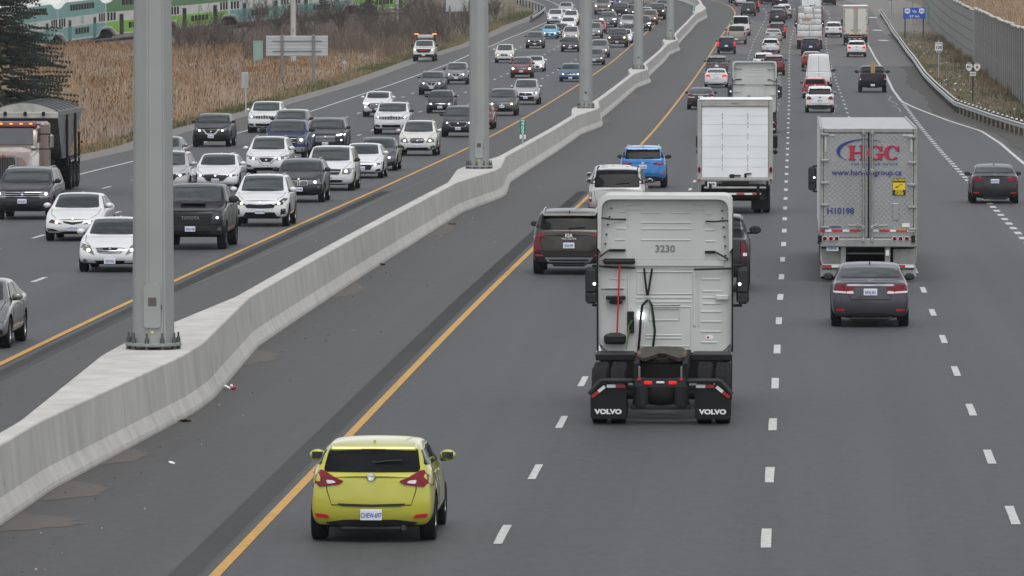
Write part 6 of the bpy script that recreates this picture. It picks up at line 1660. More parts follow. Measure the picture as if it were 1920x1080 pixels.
BUN = [(-.62, 1.55, 1.22, .60), (.62, 1.55, 1.22, .60), (-.62, 2.16, 1.22, .58), (.62, 2.16, 1.22, .58), (-.3, 2.74, 1.5, .55), (.80, 2.74, .72, .55), (-.80, 3.28, .70, .52), (-.05, 3.28, .76, .52), (.80, 3.28, .72, .50), (-.15, 3.84, .86, .62), (.78, 3.76, .74, .44)]
bl = ['lowest kerb-side', 'lowest median-side', 'second-layer kerb-side', 'second-layer median-side', 'wide third-layer', 'narrow third-layer', 'fourth-layer median-side', 'fourth-layer middle', 'fourth-layer kerb-side', 'tall topmost', 'flat topmost']
bl[0], bl[1], bl[2], bl[3] = bl[1], bl[0], bl[3], bl[2]
for (x, z, w, h), l_ in zip(BUN, bl):
    bm = bmesh.new(); box(bm, (0, 0, 0), (w - .03, 2.4, h - .02), .05, seg=2)
    b = obj('wrapped_bundle', finish(bm, 'wrapped_bundle', 'wrap_white')); b.matrix_world = Mf @ Matrix.Translation((x, .0, z))
    obj('strap', boxes('strap', 'yellow_label' if h < .56 else 'mid_grey', [((0, -.9, -h / 2 + .03), (w - .02, .5, .04), .01)]), b)
    tag(b, l_ + ' white wrapped bundle in the stack on the flat-deck trailer', 'bundle', 'wrapped bundles on the flat-deck trailer')
def cardboard():
    b = obj('cardboard_sheet', boxes('cardboard_sheet', 'board_tan', [((0, 0, 0), (.90, .05, .22), .01)])); b.matrix_world = Mf @ Matrix.Translation((-.30, -1.26, 3.02))
    tag(b, 'tan cardboard strip strapped to the bundles on the flat-deck trailer', 'cardboard')
cardboard()
oy = fy.y + 11.4
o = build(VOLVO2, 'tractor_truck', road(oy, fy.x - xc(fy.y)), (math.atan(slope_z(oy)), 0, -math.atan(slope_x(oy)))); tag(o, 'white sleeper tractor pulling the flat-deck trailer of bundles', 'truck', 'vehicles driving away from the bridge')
far = box_truck('rollup', W=2.56, top=4.05)
rear_lettering(far, 'Moving for us?', .26, 'mid_grey', 0, -2.06, 3.20, .004, .9); rear_lettering(far, 'Any questions', .20, 'mid_grey', 0, -2.06, 2.90, .003, .9)
place(far, 'box_truck', 1521, 30, False, 'pale box truck with two lines of lettering beyond the loaded flat-deck', 'truck')
DT = dump_tractor(); HP = hopper_trailer()
g0 = ground(14, 371); yw = math.pi - math.atan(slope_x(g0.y))
for md, nm, lb, ct in ((DT, 'tractor_truck', 'tan bonneted tractor with maroon roof and amber roof lamps', 'truck'), (HP, 'hopper_trailer', 'grey hopper trailer under a white-fronted tarpaulin behind the tan tractor', 'trailer')):
    tag(build(md, nm, g0, (0, 0, yw)), lb, ct, 'vehicles coming towards the bridge')

# ------------------------------------------------------------------ cars driving away (px, py = middle of the rear axle on the road)
AWAY = [
 (702, 1011, dict(body='hatch', rear='hatch', plate='CHEW-697', cap='paint', over=dict(H=1.41, rb=4.12, sh=.035, W=1.78)), 'hatchback', 'lime', None, 'lime yellow hatchback alone in the lane beside the yellow line'),
 (1069, 513, dict(body='bigsuv', rear='telluride', rail='silver', plate='BDE-499'), 'suv', 'brown', None, 'dark brown SUV with silver roof rails beside the white tractor'),
 (1331, 545, dict(body='pickup', rear='pickup', plate='AX 4120', cap='black'), 'pickup_truck', 'charcoal', None, 'dark pickup half hidden in front of the white tractor 3230'),
 (1158, 408, dict(body='minivan', rear='van', rail='black', plate='BXKC-204'), 'minivan', 'light', None, 'silver minivan with black roof rails and wide tinted rear window'),
 (1150, 384, dict(body='hatch', rear='hatch', over=dict(L=4.5)), 'hatchback', 'silver', None, 'silver wagon mostly hidden beyond the silver minivan'),
 (1206, 352, dict(body='crossover', rear='rav', rail='silver', plate='CDLS-885', cap='black'), 'suv', 'blue', None, 'bright blue SUV with silver roof rails'),
 (1631, 611, dict(body='compact', rear='civic', plate='BARJ-363', cap='black', rtint='glass'), 'sedan', 'purple', None, 'dark purplish grey sedan close behind the HGC trailer'),
 (1864, 381, dict(body='compact', rear='sedan', plate='BRHD-307', rtint='glass'), 'sedan', 'charcoal', None, 'dark charcoal sedan on the outer merging lane'),
 (1537, 211, dict(body='crossover', rear='suv', plate='CKRW-512', cap='paint'), 'suv', 'white', None, 'white SUV with black lower bumper close behind a red hatchback'),
 (1528, 184, dict(body='hatch', rear='hatch', rail='black'), 'hatchback', 'red', None, 'red hatchback with a roof rack behind the white cargo van'),
 (1535, 167, dict(body='cargovan', rear='cargo', cap='black', lvl=2), 'cargo_van', 'white', None, 'tall white windowless cargo van'),
 (1522, 127, dict(body='compact', rear='sedan', rtint='glass'), 'sedan', 'red', None, 'red sedan just ahead of the white cargo van'),
 (1520, 103, dict(body='crossover', rear='suv'), 'suv', 'navy', None, 'dark navy SUV following the flat-deck trailer'),
 (1563, 70, dict(body='crossover', rear='suv'), 'suv', 'white', None, 'white SUV alongside the cream box truck'),
 (1606, 107, dict(body='crossover', rear='suv', over=dict(H=1.60), rail='silver'), 'suv', 'white', 'tail_lit', 'white crossover with silver roof rails following the cream box truck'),
 (1636, 173, dict(body='pickup', rear='pickup', plate='BK 7193', cap='black', bumpm='black'), 'pickup_truck', 'black', None, 'black pickup carrying a brown crate in its bed'),
 (1343, 164, dict(body='compact', rear='sedan'), 'sedan', 'white', 'tail_lit', 'white sedan braking with both tail lamps lit'),
 (1344, 143, dict(body='crossover', rear='rav', cap='black'), 'suv', 'grey', None, 'dark grey SUV immediately ahead of the braking white sedan'),
 (1314, 205, dict(body='compact', rear='civic', rtint='glass', cap='black'), 'sedan', 'charcoal', None, 'black sedan hugging the yellow line beyond the box truck'),
 (1362, 101, dict(body='crossover', rear='tallsuv', over=dict(W=1.80)), 'suv', 'navy', 'tail_lit', 'navy SUV with tall lit tail lamps behind the tan pickup'),
 (1381, 83, dict(body='pickup', rear='pickup', bumpm='silver'), 'pickup_truck', 'tan', None, 'tan pickup following the white passenger van'),
 (1389, 67, dict(body='cargovan', rear='van', over=dict(H=2.15)), 'passenger_van', 'white', 'tail_lit', 'white passenger van with a wide rear window'),
 (1403, 30, dict(body='crossover', rear='suv', small=True), 'suv', 'charcoal', None, 'dark SUV with tail lamps off ahead of the white passenger van'),
 (1410, 23, dict(body='crossover', rear='tallsuv', small=True), 'suv', 'navy', 'tail_lit', 'dark SUV with lit tail lamps just past the far bend'),
 (1393, 11, dict(body='crossover', rear='tallsuv', small=True), 'suv', 'white', 'tail_lit', 'small white SUV with lit tail lamps entering the far bend'),
 (1383, 6, dict(body='crossover', rear='suv', small=True), 'suv', 'black', None, 'small black SUV at the far bend by the yellow line'),
 (1432, 136, dict(body='crossover', rear='suv'), 'suv', 'white', None, 'white SUV partly hidden beyond the bobtail tractor'),
 (1451, 141, dict(body='crossover', rear='tallsuv', cap='black'), 'suv', 'dred', None, 'dark maroon SUV with tall red tail lamps beside the bobtail tractor'),
 (1445, 100, dict(body='hatch', rear='hatch'), 'hatchback', 'white', None, 'white hatchback behind a pale silver sedan'),
 (1450, 80, dict(body='compact', rear='sedan'), 'sedan', 'light', None, 'pale silver sedan ahead of the white hatchback'),
 (1457, 72, dict(body='crossover', rear='tallsuv'), 'suv', 'charcoal', 'tail_lit', 'charcoal SUV with tall lit tail lamps ahead of the silver sedan'),
 (1457, 44, dict(body='crossover', rear='suv'), 'suv', 'charcoal', None, 'dark grey SUV with dim lamps in a pair of dark SUVs'),
 (1461, 37, dict(body='crossover', rear='tallsuv', small=True), 'suv', 'grey', None, 'grey SUV peeking out beyond a dark SUV'),
 (1470, 34, dict(body='crossover', rear='suv', small=True), 'suv', 'silver', None, 'silver SUV next to two dark SUVs on the far straight'),
 (1463, 12, dict(body='crossover', rear='suv', small=True), 'suv', 'black', None, 'black SUV leading the far row beside the yellow-lined lane'),
 (1440, 7, dict(body='crossover', rear='suv', small=True), 'suv', 'navy', None, 'dark blue SUV at the far end of the middle lane'),
 (1553, 9, dict(body='crossover', rear='suv', small=True, over=dict(W=2.0)), 'suv', 'black', None, 'wide black SUV ahead of the cream box truck'),
]
CATS = dict(hatchback='hatchback', suv='SUV', pickup_truck='pickup truck', minivan='minivan', sedan='sedan', cargo_van='van', passenger_van='van', coupe='coupe')
CARS = {}
for px, py, kw, nm, pnt, tl, lab in AWAY:
    CARS[(px, py)] = place(car(**kw), nm, px, py, False, lab, CATS[nm], pnt, tl)
# crate in the bed of the black pickup
bk = CARS[(1636, 173)]
cr = empty('crate', bk.matrix_basis @ Vector((.02, -2.0, 1.36)), bk.rotation_euler); tag(cr, 'tall brown wooden crate standing in the bed of the black pickup', 'crate')
obj('board', boxes('board', 'board_tan', [((0, 0, .35), (.30, .5, .7), .02)]), cr); obj('lid', boxes('lid', 'board_tan', [((0, 0, .78), (.16, .3, .16), .02)]), cr)

# ------------------------------------------------------------------ cars coming towards us (px, py = middle of the front axle on the road)
ONC = [
 (-58, 652, dict(body='sedan', face='sport'), 'sedan', 'mid', 'grey sedan with only its flank in view'),
 (212, 509, dict(body='sedan', face='slat'), 'sedan', 'white', 'white sedan with three-bar chrome grille beside the thick light mast'),
 (142, 451, dict(body='sedan', face='beak'), 'sedan', 'white', 'white sedan with beak-shaped grille in front of the dark wide SUV'),
 (47, 411, dict(body='bigsuv', face='wide', rail='silver', cap='black'), 'suv', 'charcoal', 'dark wide SUV with two chrome grille bars before the tan tractor'),
 (362, 467, dict(body='pickup', face='trd', cap='black', dark_rim=True), 'pickup_truck', 'black', 'black pickup lettered TOYOTA with a bonnet scoop'),
 (491, 424, dict(body='crossover', face='tiger', rail='silver'), 'suv', 'white', 'white SUV with narrow dark grille beside the black scooped pickup'),
 (407, 358, dict(body='sedan', face='sleek'), 'sedan', 'white', 'white sedan with broad dark grille behind the black scooped pickup'),
 (312, 366, dict(body='crossover', face='plain', rail='black'), 'suv', 'light', 'pale silver crossover half hidden by the thick light mast'),
 (305, 318, dict(body='sedan', face='slat'), 'sedan', 'mid', 'grey sedan almost wholly hidden by the thick light mast'),
 (502, 331, dict(body='crossover', face='vee', rail='silver'), 'suv', 'white', 'white SUV with V-shaped chrome grille behind the white narrow-grille SUV'),
 (563, 379, dict(body='crossover', face='kidney', rail='silver', over=dict(W=1.83, H=1.60), cap='black'), 'suv', 'charcoal', 'dark SUV with twin kidney grille and ring headlamps'),
 (619, 357, dict(body='minivan', face='cross', cap='black'), 'minivan', 'white', 'white minivan with black mirrors and cross-bar grille'),
 (680, 334, dict(body='hatch', face='sport'), 'hatchback', 'white', 'white hatchback between the white minivan and a grey sedan'),
 (707, 320, dict(body='sedan', face='sport'), 'sedan', 'grey', 'grey sedan beside the white hatchback'),
 (784, 292, dict(body='crossover', face='hexa', rail='silver'), 'suv', 'pearl', 'cream white SUV with hexagonal chrome grille'),
 (536, 303, dict(body='pickup', face='brickface', cap='black'), 'pickup_truck', 'royal', 'dark blue pickup behind the white V-grille SUV'),
 (612, 288, dict(body='suv', face='mesh', rail='silver', cap='black'), 'suv', 'charcoal', 'charcoal SUV with wide studded grille behind the white minivan'),
 (545, 268, dict(body='suv', face='plain', cap='black'), 'suv', 'mid', 'grey SUV between the dark blue pickup and a white jeep'),
 (498, 249, dict(body='suv', face='slots7'), 'suv', 'white', 'white jeep with slotted grille following the grey SUV near the edge line'),
 (398, 275, dict(body='suv', face='vee', over=dict(H=1.69), cap='black'), 'suv', 'black', 'black SUV with V-shaped chrome grille near the edge line'),
 (708, 219, dict(body='crossover', face='mesh', over=dict(H=1.56, W=1.80)), 'suv', 'white', 'white compact SUV with slim lamps beside a big white jeep'),
 (735, 252, dict(body='bigsuv', face='slots7', rail='silver', cap='black'), 'suv', 'white', 'big white jeep with black mirrors and slotted grille'),
 (826, 212, dict(body='hatch', face='hexa'), 'hatchback', 'black', 'black hatchback with warm headlamps between two lanes of SUVs'),
 (860, 257, dict(body='crossover', face='plain', rail='silver', cap='black'), 'suv', 'charcoal', 'charcoal SUV with silver-rimmed grille next to the cream white SUV'),
 (897, 242, dict(body='sedan', face='sport'), 'sedan', 'dred', 'dark red sedan mostly hidden by the mast with the kilometre marker'),
 (810, 178, dict(body='suv', face='vee', over=dict(H=1.69, W=1.88), rail='silver'), 'suv', 'grey', 'grey SUV with V-shaped grille behind the black hatchback'),
 (856, 158, dict(body='crossover', face='vee', rail='silver', cap='black'), 'suv', 'mid', 'mid grey SUV with bright V-shaped grille nearing the second mast'),
 (946, 118, dict(body='crossover', face='hexa', over=dict(W=1.80), rail='black'), 'suv', 'pearl', 'cream SUV with black roof rails and warm lamps'),
 (978, 146, dict(body='crossover', face='round_', over=dict(W=1.80)), 'suv', 'dred', 'dark red jeep with round lamps and slotted grille'),
 (1002, 134, dict(body='coupe', face='sport'), 'coupe', 'white', 'low white coupe beside the dark red jeep'),
 (942, 217, dict(body='crossover', face='crv'), 'suv', 'grey', 'dark grey SUV with warm lamps beside the kilometre sign'),
 (986, 196, dict(body='crossover', face='rav', rail='silver'), 'suv', 'silver', 'silver SUV with dark trapezoid grille next to the dark grey SUV'),
 (1070, 153, dict(body='compact', face='slat'), 'sedan', 'denim', 'blue compact sedan partly hidden by a light mast'),
 (1114, 122, dict(body='sedan', face='smooth'), 'sedan', 'grey', 'grey grille-less sedan emerging from behind a light mast'),
 (1124, 108, dict(body='crossover', face='crv'), 'suv', 'mid', 'grey SUV directly behind the grille-less sedan'),
 (1003, 91, dict(body='crossover', face='plain', cap='black'), 'suv', 'grey', 'dark grey SUV following a light blue hatchback'),
 (1031, 73, dict(body='small', face='sport'), 'hatchback', 'sky', 'light blue small hatchback'),
 (1050, 69, dict(body='compact', face='sport'), 'sedan', 'black', 'black sedan next to the light blue hatchback'),
 (1065, 57, dict(body='sedan', face='sport'), 'sedan', 'white', 'white sedan behind the black sedan and light blue hatchback'),
 (1070, 80, dict(body='crossover', face='crv'), 'suv', 'light', 'silver SUV behind a low black sedan near the third mast'),
 (1069, 97, dict(body='sedan', face='sleek'), 'sedan', 'black', 'low black sedan beside the third light mast'),
 (1041, 45, dict(body='crossover', face='vee', over=dict(W=1.9)), 'suv', 'white', 'white SUV with dark pinched grille near the far guard rail'),
 (1061, 27, dict(body='sedan', face='sport', small=True), 'sedan', 'silver', 'silver sedan following the white pinched-grille SUV'),
 (1070, 47, dict(body='crossover', face='crv'), 'suv', 'white', 'white SUV with warm lamp beside the white sedan'),
 (1130, 27, dict(body='pickup', face='brickface'), 'pickup_truck', 'tan', 'beige pickup with bright square lamps behind a black pickup'),
 (1153, 11, dict(body='compact', face='sport', small=True), 'sedan', 'royal', 'blue sedan beyond the beige square-lamped pickup'),
 (1162, 36, dict(body='pickup', face='work', cap='black'), 'pickup_truck', 'black', 'black pickup beside the beige square-lamped pickup'),
 (1178, 31, dict(body='compact', face='sport', small=True), 'sedan', 'charcoal', 'dark sedan peeking out behind the black pickup'),
 (1196, 25, dict(body='crossover', face='plain', small=True), 'suv', 'charcoal', 'dark SUV crossing behind the fourth light mast'),
 (1231, 37, dict(body='pickup', face='work', cap='black'), 'pickup_truck', 'charcoal', 'black pickup next to an orange-brown SUV'),
 (1243, 22, dict(body='sedan', face='sport', small=True), 'sedan', 'mid', 'grey sedan at the far bend behind a black pickup'),
 (1140, 51, dict(body='suv', face='mesh'), 'suv', 'grey', 'dark grey SUV with bright slim lamps behind a red sedan'),
 (1121, 62, dict(body='compact', face='sport'), 'sedan', 'red', 'bright red sedan in front of the dark grey slim-lamped SUV'),
 (1113, 72, dict(body='crossover', face='kidney'), 'suv', 'mid', 'grey SUV next to the bright red sedan'),
 (1177, 56, dict(body='crossover', face='rav'), 'suv', 'silver', 'silver SUV behind the fourth light mast'),
 (1181, 70, dict(body='sedan', face='sleek'), 'sedan', 'grey', 'grey sedan in front of the silver SUV at the fourth mast'),
 (1157, 89, dict(body='pickup', face='ram', cap='chrome_cap'), 'pickup_truck', 'brown', 'brown and chrome pickup with amber lamps beside the third mast'),
 (1170, 81, dict(body='compact', face='smooth'), 'sedan', 'white', 'white sedan hidden behind the brown and chrome pickup'),
 (1218, 46, dict(body='crossover', face='crv'), 'suv', 'orange', 'orange-brown SUV with warm lamps'),
 (1209, 41, dict(body='crossover', face='plain', small=True), 'suv', 'silver', 'silver SUV behind the small black SUV at the fourth mast'),
 (1205, 58, dict(body='crossover', face='mesh'), 'suv', 'black', 'small black SUV with bright lamps beside the fourth light mast'),
]
for px, py, kw, nm, pnt, lab in ONC:
    if kw.get('cap') == 'chrome_cap': kw['cap'] = None
    CARS[(px, py)] = place(car(**kw), nm, px, py, True, lab, CATS[nm], pnt)
# the white service pickup on the hard shoulder, beacon rack over its bed
SVC = car('pickup', 'work', None, cap='black', key='service')
sv = place(SVC, 'pickup_truck', 795, 115, True, 'white service pickup with amber beacon rack on the hard shoulder', 'pickup truck', 'white')
for s in (1, -1):
    obj('rack_post', boxes('rack_post', 'black', [((s * .80, -.75, 1.85), (.07, .07, 1.0), .01), ((s * .80, -2.4, 1.85), (.07, .07, 1.0), .01)]), sv)
    obj('beacon', boxes('beacon', 'marker_amber', [((s * .82, -.70, 2.44), (.42, .12, .09), .03)]), sv)
obj('rack_board', boxes('rack_board', 'silver', [((0, -.80, 2.24), (1.5, .12, .26), .03)]), sv)
obj('grille_sign', boxes('grille_sign', 'reflector', [((0, SVC.sp['wb'] / 2 + .98 + .03, 1.02), (.6, .03, .08), .01)]), sv)
# ------------------------------------------------------------------ reeds, grass, shrubs, conifers
mat('reed_tan', (.40, .255, .125), .9, noise=(.25, .75, 1.15)); mat('reed_pale', (.43, .335, .25), .9, noise=(.25, .75, 1.12)); mat('plume', (.22, .125, .062), .95, noise=(.4, .7, 1.3)); mat('reed_grey', (.33, .265, .22), .95, noise=(.3, .75, 1.2))
mat('grass_green', (.085, .095, .034), .9, noise=(.6, .7, 1.3)); mat('grass_dry', (.21, .165, .085), .9, noise=(.6, .75, 1.2))
mat('twig', (.095, .078, .066), .95, noise=(1, .8, 1.2)); mat('twig_brown', (.15, .105, .075), .95); mat('twig_pale', (.34, .33, .30), .9); mat('needle', (.017, .030, .017), .8, noise=(1.1, .5, 1.7)); mat('bark', (.06, .048, .038), .95)
nr = np.random.default_rng(4)
def blade_mesh(name, base, h, w, lean, az, mats, mi, plume=None):
    """base Nx3; two-segment bent ribbons, optionally with a plume at the tip"""
    N = len(base); V = []; Fc = []; MI = []
    dx, dy = np.cos(az), np.sin(az); px_, py_ = -dy, dx
    side = np.stack([px_, py_, np.zeros(N)], 1); out = np.stack([dx, dy, np.zeros(N)], 1); up = np.array([0, 0, 1.0])
    p0 = base; p1 = base + up * (h * .6)[:, None] + out * (lean * .3)[:, None]; p2 = base + up * (h * .97)[:, None] + out * lean[:, None]
    ws = (w / 2)[:, None]
    verts = np.stack([p0 - side * ws, p0 + side * ws, p1 - side * ws * .8, p1 + side * ws * .8, p2], 1).reshape(-1, 3)
    idx = np.arange(N) * 5
    quads = np.stack([idx, idx + 1, idx + 3, idx + 2], 1); tris = np.stack([idx + 2, idx + 3, idx + 4], 1)
    faces = [tuple(q) for q in quads] + [tuple(t) for t in tris]; mids = list(mi) + list(mi)
    if plume is not None:
        off = len(verts); k = np.nonzero(plume > 0)[0]; L = plume[k]
        a = p2[k] - up * (L * .35)[:, None] - out[k] * .02; b = p2[k] + up * (L * .65)[:, None] + out[k] * (L * .35)[:, None]
        m_ = (a * .55 + b * .45); pw = (L * .085)[:, None]
        pv = np.stack([a, m_ - side[k] * pw, b, m_ + side[k] * pw], 1).reshape(-1, 3)
        verts = np.concatenate([verts, pv]); j = off + np.arange(len(k)) * 4
        faces += [tuple(q) for q in np.stack([j, j + 1, j + 2, j + 3], 1)]; mids += [2] * len(k)
    me = bpy.data.meshes.new(name); me.from_pydata(verts.tolist(), [], faces)
    for m in mats: me.materials.append(MATS[m])
    me.polygons.foreach_set('material_index', np.array(mids, dtype=np.int32)); me.update()
    return me
zv = lambda y: np.interp(y, _t, _z)
xv = lambda y: np.interp(y, _t, _c)
GX = np.array([edge_grass_l(y) for y in _t[(_t > 0) & (_t < 1100)]]); GY = _t[(_t > 0) & (_t < 1100)]
def reed_field(name, N, y0, y1, gap, label, leftpad=8, hmul=1.0):
    y = y0 + (y1 - y0) * nr.random(N) ** .75
    ex = np.interp(y, GY, GX) - gap; lx = -960 * y / F - leftpad
    x = lx + (ex - lx) * nr.random(N)
    din = np.clip((ex - x) / 7, 0, 1)
    h = (.38 + 1.95 * din) * nr.uniform(.75, 1.12, N) * hmul * np.where(y > 560, np.clip(1 - (y - 560) / 220, .35, 1), 1)
    clump = np.sin(x * .9 + y * .11) + np.sin(x * .35 - y * .07 + 2) + nr.normal(0, .5, N)
    h *= 1 + .10 * clump
    h = np.where((960 + x * F / y < 150) & (y > 345) & (y < 455), h * .3, h)          # trampled ground round the pine
    h = np.where((960 + x * F / y > 452) & (960 + x * F / y < 700) & (y > 470), h * .38, h)          # mown strip round the sign and cabinet
    d = x - xv(y); z = zv(y) - .05 - np.where(d < -26, np.minimum(.5, (-26 - d) * .05), 0)
    mi = np.where(clump > .6, 1, 0); mi = np.where((np.sin(y * .045 + x * .12) > .25) & (nr.random(N) < .75), 3, mi); mi = np.where((y > 400) & (nr.random(N) < .5), 1, mi)
    pl = np.where(nr.random(N) < .38 * (.3 + din), nr.uniform(.20, .38, N), 0)
    me = blade_mesh(name, np.stack([x, y, z], 1), h, nr.uniform(.018, .045, N), nr.uniform(.05, .55, N) * h * .35, nr.uniform(0, 6.28, N), ['reed_tan', 'reed_pale', 'plume', 'reed_grey'], mi, pl)
    tag(obj(name, me), kind='stuff', label=label)
reed_field('reeds', 115000, 262, 680, 1.6, 'dense tan reeds with brown plumes filling the wet field')
# reeds beyond the noise wall
N = 26000; y = nr.uniform(640, 900, N); x = wc.x + (wd.x - wc.x) * (y - wc.y) / (wd.y - wc.y) + 3.5 + 34 * nr.random(N)
tag(obj('reeds', blade_mesh('reeds', np.stack([x, y, zv(y) - .05], 1), nr.uniform(1.6, 2.6, N), nr.uniform(.04, .08, N), nr.uniform(.1, .5, N), nr.uniform(0, 6.28, N), ['reed_tan', 'reed_pale', 'plume', 'reed_grey'], nr.integers(0, 2, N), np.where(nr.random(N) < .3, .3, 0))), kind='stuff', label='rust brown reeds standing beyond the noise wall')
# short grass beside the gravel
N = 42000; y = 255 + 560 * nr.random(N) ** .8; x = np.interp(y, GY, GX) - .8 - np.abs(nr.normal(0, 1.0, N))
gm = np.where((np.sin(y * .09) + np.sin(y * .031 + 1) + nr.normal(0, .6, N)) > -.1, 0, 1)
tag(obj('grass', blade_mesh('grass', np.stack([x, y, zv(y) - .05], 1), nr.uniform(.10, .42, N), nr.uniform(.03, .06, N), nr.uniform(.02, .15, N), nr.uniform(0, 6.28, N), ['grass_green', 'grass_dry', 'plume'], gm)), kind='stuff', label='short green and dry grass along the gravel edge')
N = 36000; y = 320 + 420 * nr.random(N); RX = np.array([rail_r(q) for q in GY]); x = np.interp(y, GY, RX) + .5 + 13 * nr.random(N) ** 1.2
gm = np.where(np.sin(x * .8 + y * .05) + np.sin(y * .11) + nr.normal(0, .7, N) > .35, 0, 1)
tag(obj('grass', blade_mesh('grass', np.stack([x, y, zv(y) - .05], 1), nr.uniform(.06, .30, N), nr.uniform(.03, .07, N), nr.uniform(.02, .15, N), nr.uniform(0, 6.28, N), ['grass_green', 'grass_dry', 'plume'], gm)), kind='stuff', label='patchy green and dry grass on the verge beyond the guard rail')
# dry weeds at the foot of the noise wall
N = 6000; t_ = nr.random(N); pts = np.array([[p.x, p.y] for p in (wa, wb_, wc, wd)])
y = np.interp(t_, [0, .35, .5, 1], pts[:, 1]); x = np.interp(t_, [0, .35, .5, 1], pts[:, 0]) - np.abs(nr.normal(0, .9, N)) - .25
tag(obj('weeds', blade_mesh('weeds', np.stack([x, y, zv(y) - .05], 1), nr.uniform(.2, 1.0, N) * (1.1 + np.sin(y * .2)) * .5, nr.uniform(.02, .05, N), nr.uniform(.05, .4, N), nr.uniform(0, 6.28, N), ['twig', 'grass_dry', 'plume'], nr.integers(0, 2, N))), kind='stuff', label='dry weeds along the foot of the noise wall')

N = 60000; y = nr.uniform(500, 800, N); ex = np.interp(y, GY, GX) - 2.2; lx = np.maximum(-960 * y / F - 8, -75 + (y - 500) * .17); lx = -960 * y / F + 330 * y / F * np.clip(1, 0, 1)
x = lx + (ex - lx) * nr.random(N); th = np.sin(x * .5 + y * .08) + np.sin(y * .19 - x * .3) + nr.normal(0, .4, N); pxx = 960 + x * F / y; keep = (th > -.2) & ~((pxx > 452) & (pxx < 705) & (y < 625)); x, y, th = x[keep], y[keep], th[keep]; N = len(x)
tag(obj('thicket', blade_mesh('thicket', np.stack([x, y, zv(y) - .2], 1), nr.uniform(.6, 1.9, N) + np.clip(th, 0, 2) * .55, nr.uniform(.012, .035, N), nr.uniform(.1, .9, N), nr.uniform(0, 6.28, N), ['twig', 'twig_brown', 'plume'], nr.integers(0, 2, N))), kind='stuff', label='tangled brown-grey brush below the railway')
def shrub(base, H, spread, label, seed, bark='twig', stems=5, depth=4):
    r2 = random.Random(seed); o = empty('bare_shrub', base); tag(o, label, 'shrub', 'leafless shrubs in the reed field')
    V, Fc = [], []
    def seg(a, b, ra, rb):
        d = (b - a).normalized(); u = d.orthogonal(); u.normalize(); w = d.cross(u); i = len(V)
        for p, r in ((a, ra), (b, rb)):
            for k in range(3): V.append(p + (u * math.cos(k * 2.094) + w * math.sin(k * 2.094)) * r)
        for k in range(3): Fc.append((i + k, i + (k + 1) % 3, i + 3 + (k + 1) % 3, i + 3 + k))
    trunkV = []
    def grow(p, d, ln, r, lv):
        n = 3 if lv < 2 else 2
        for i in range(n):
            d = (d + Vector((r2.gauss(0, .14), r2.gauss(0, .14), .07))).normalized(); q = p + d * ln / n
            seg(p, q, r, r * .85); r *= .85; p = q
            if lv < depth:
                for _ in range(2 if lv else 3):
                    e = (d * .9 + Vector((r2.gauss(0, .5), r2.gauss(0, .5), r2.uniform(0, .4)))).normalized()
                    grow(p, e, ln * r2.uniform(.45, .7), max(.013, r * .55), lv + 1)
    for s in range(stems):
        a = r2.uniform(0, 6.28)
        grow(Vector((r2.uniform(-.2, .2), r2.uniform(-.2, .2), -.1)), Vector((math.cos(a) * spread, math.sin(a) * spread, 1)).normalized(), H * .52 * r2.uniform(.7, 1.1), .045 * H / 4, 1)
    me = bpy.data.meshes.new('crown'); me.from_pydata([tuple(v) for v in V], [], Fc); me.materials.append(MATS[bark])
    obj('crown', me, o)
    bm = bmesh.new(); tube(bm, [(0, 0, -.2), (.03, .02, H * .12), (.0, .06, H * .28)], .05 * H / 4, 7, r2=.03 * H / 4); obj('trunk', finish(bm, 'trunk', bark), o)
SH = [(345, 122, 4.6, .7), (385, 112, 5.0, .8), (425, 108, 5.2, .7), (300, 100, 3.6, .7), (520, 72, 4.6, .7), (575, 80, 5.0, .8), (640, 66, 5.0, .7), (720, 88, 4.6, .9), (765, 82, 5.2, .8), (805, 74, 5.0, .8),
      (842, 84, 4.4, .9), (868, 62, 4.6, .8), (905, 44, 3.2, .8), (930, 35, 2.8, .8), (360, 60, 6.0, .5), (440, 52, 4.8, .7), (480, 60, 4.6, .7), (690, 62, 5.0, .8), (742, 50, 5.0, .8), (600, 58, 4.2, .8), (820, 42, 4.6, .7), (780, 40, 4.6, .8)]
shl = ['grey leafless shrub between the thick mast and the small sign back', 'bushy leafless shrub standing in pale reeds before the train', 'tall leafless shrub beside the small grey sign back', 'low leafless shrub at the edge of the thick mast', 'leafless shrub above the wide sign board', 'leafless shrub beside the concrete utility pole',
       'leafless shrub in front of the small conifers', 'broad leafless shrub behind the white service pickup', 'dense leafless shrub near the slim utility pole', 'tall leafless shrub above the white service pickup', 'broad leafless shrub touching the second mast', 'leafless shrub beneath the small sign back', 'low leafless shrub beyond the second mast', 'lowest leafless shrub beside the far guard rail',
       'pale slender birch in front of the green coaches', 'leafless shrub in front of the green coach end', 'leafless shrub above the pale green cabinet', 'leafless shrub between the two conifers', 'leafless shrub by the foot of the slim utility pole', 'low leafless shrub under the narrow conifer', 'leafless shrub beside the lettered-side-away sign', 'leafless shrub below the lime coach']
for i, (px, py, H, sp_) in enumerate(SH):
    pale = i == 14
    shrub(ground(px, py), H, sp_, shl[i], 20 + i, 'twig_pale' if pale else 'twig', 4 if pale else 6)
for i, (px, py, H) in enumerate(((1850, 12, 7.0), (1884, 14, 9.0), (1908, 10, 7.5), (1835, 8, 6.0))):
    g = ground(px, py); g = Vector((g.x, g.y, g.z))
    shrub(g, H, .45, ['leafless tree beyond the noise wall coping', 'tallest leafless tree with a thick trunk beyond the noise wall', 'leafless tree among the rust brown reeds', 'small leafless tree beside the noise wall end'][i], 60 + i, 'twig', 4)

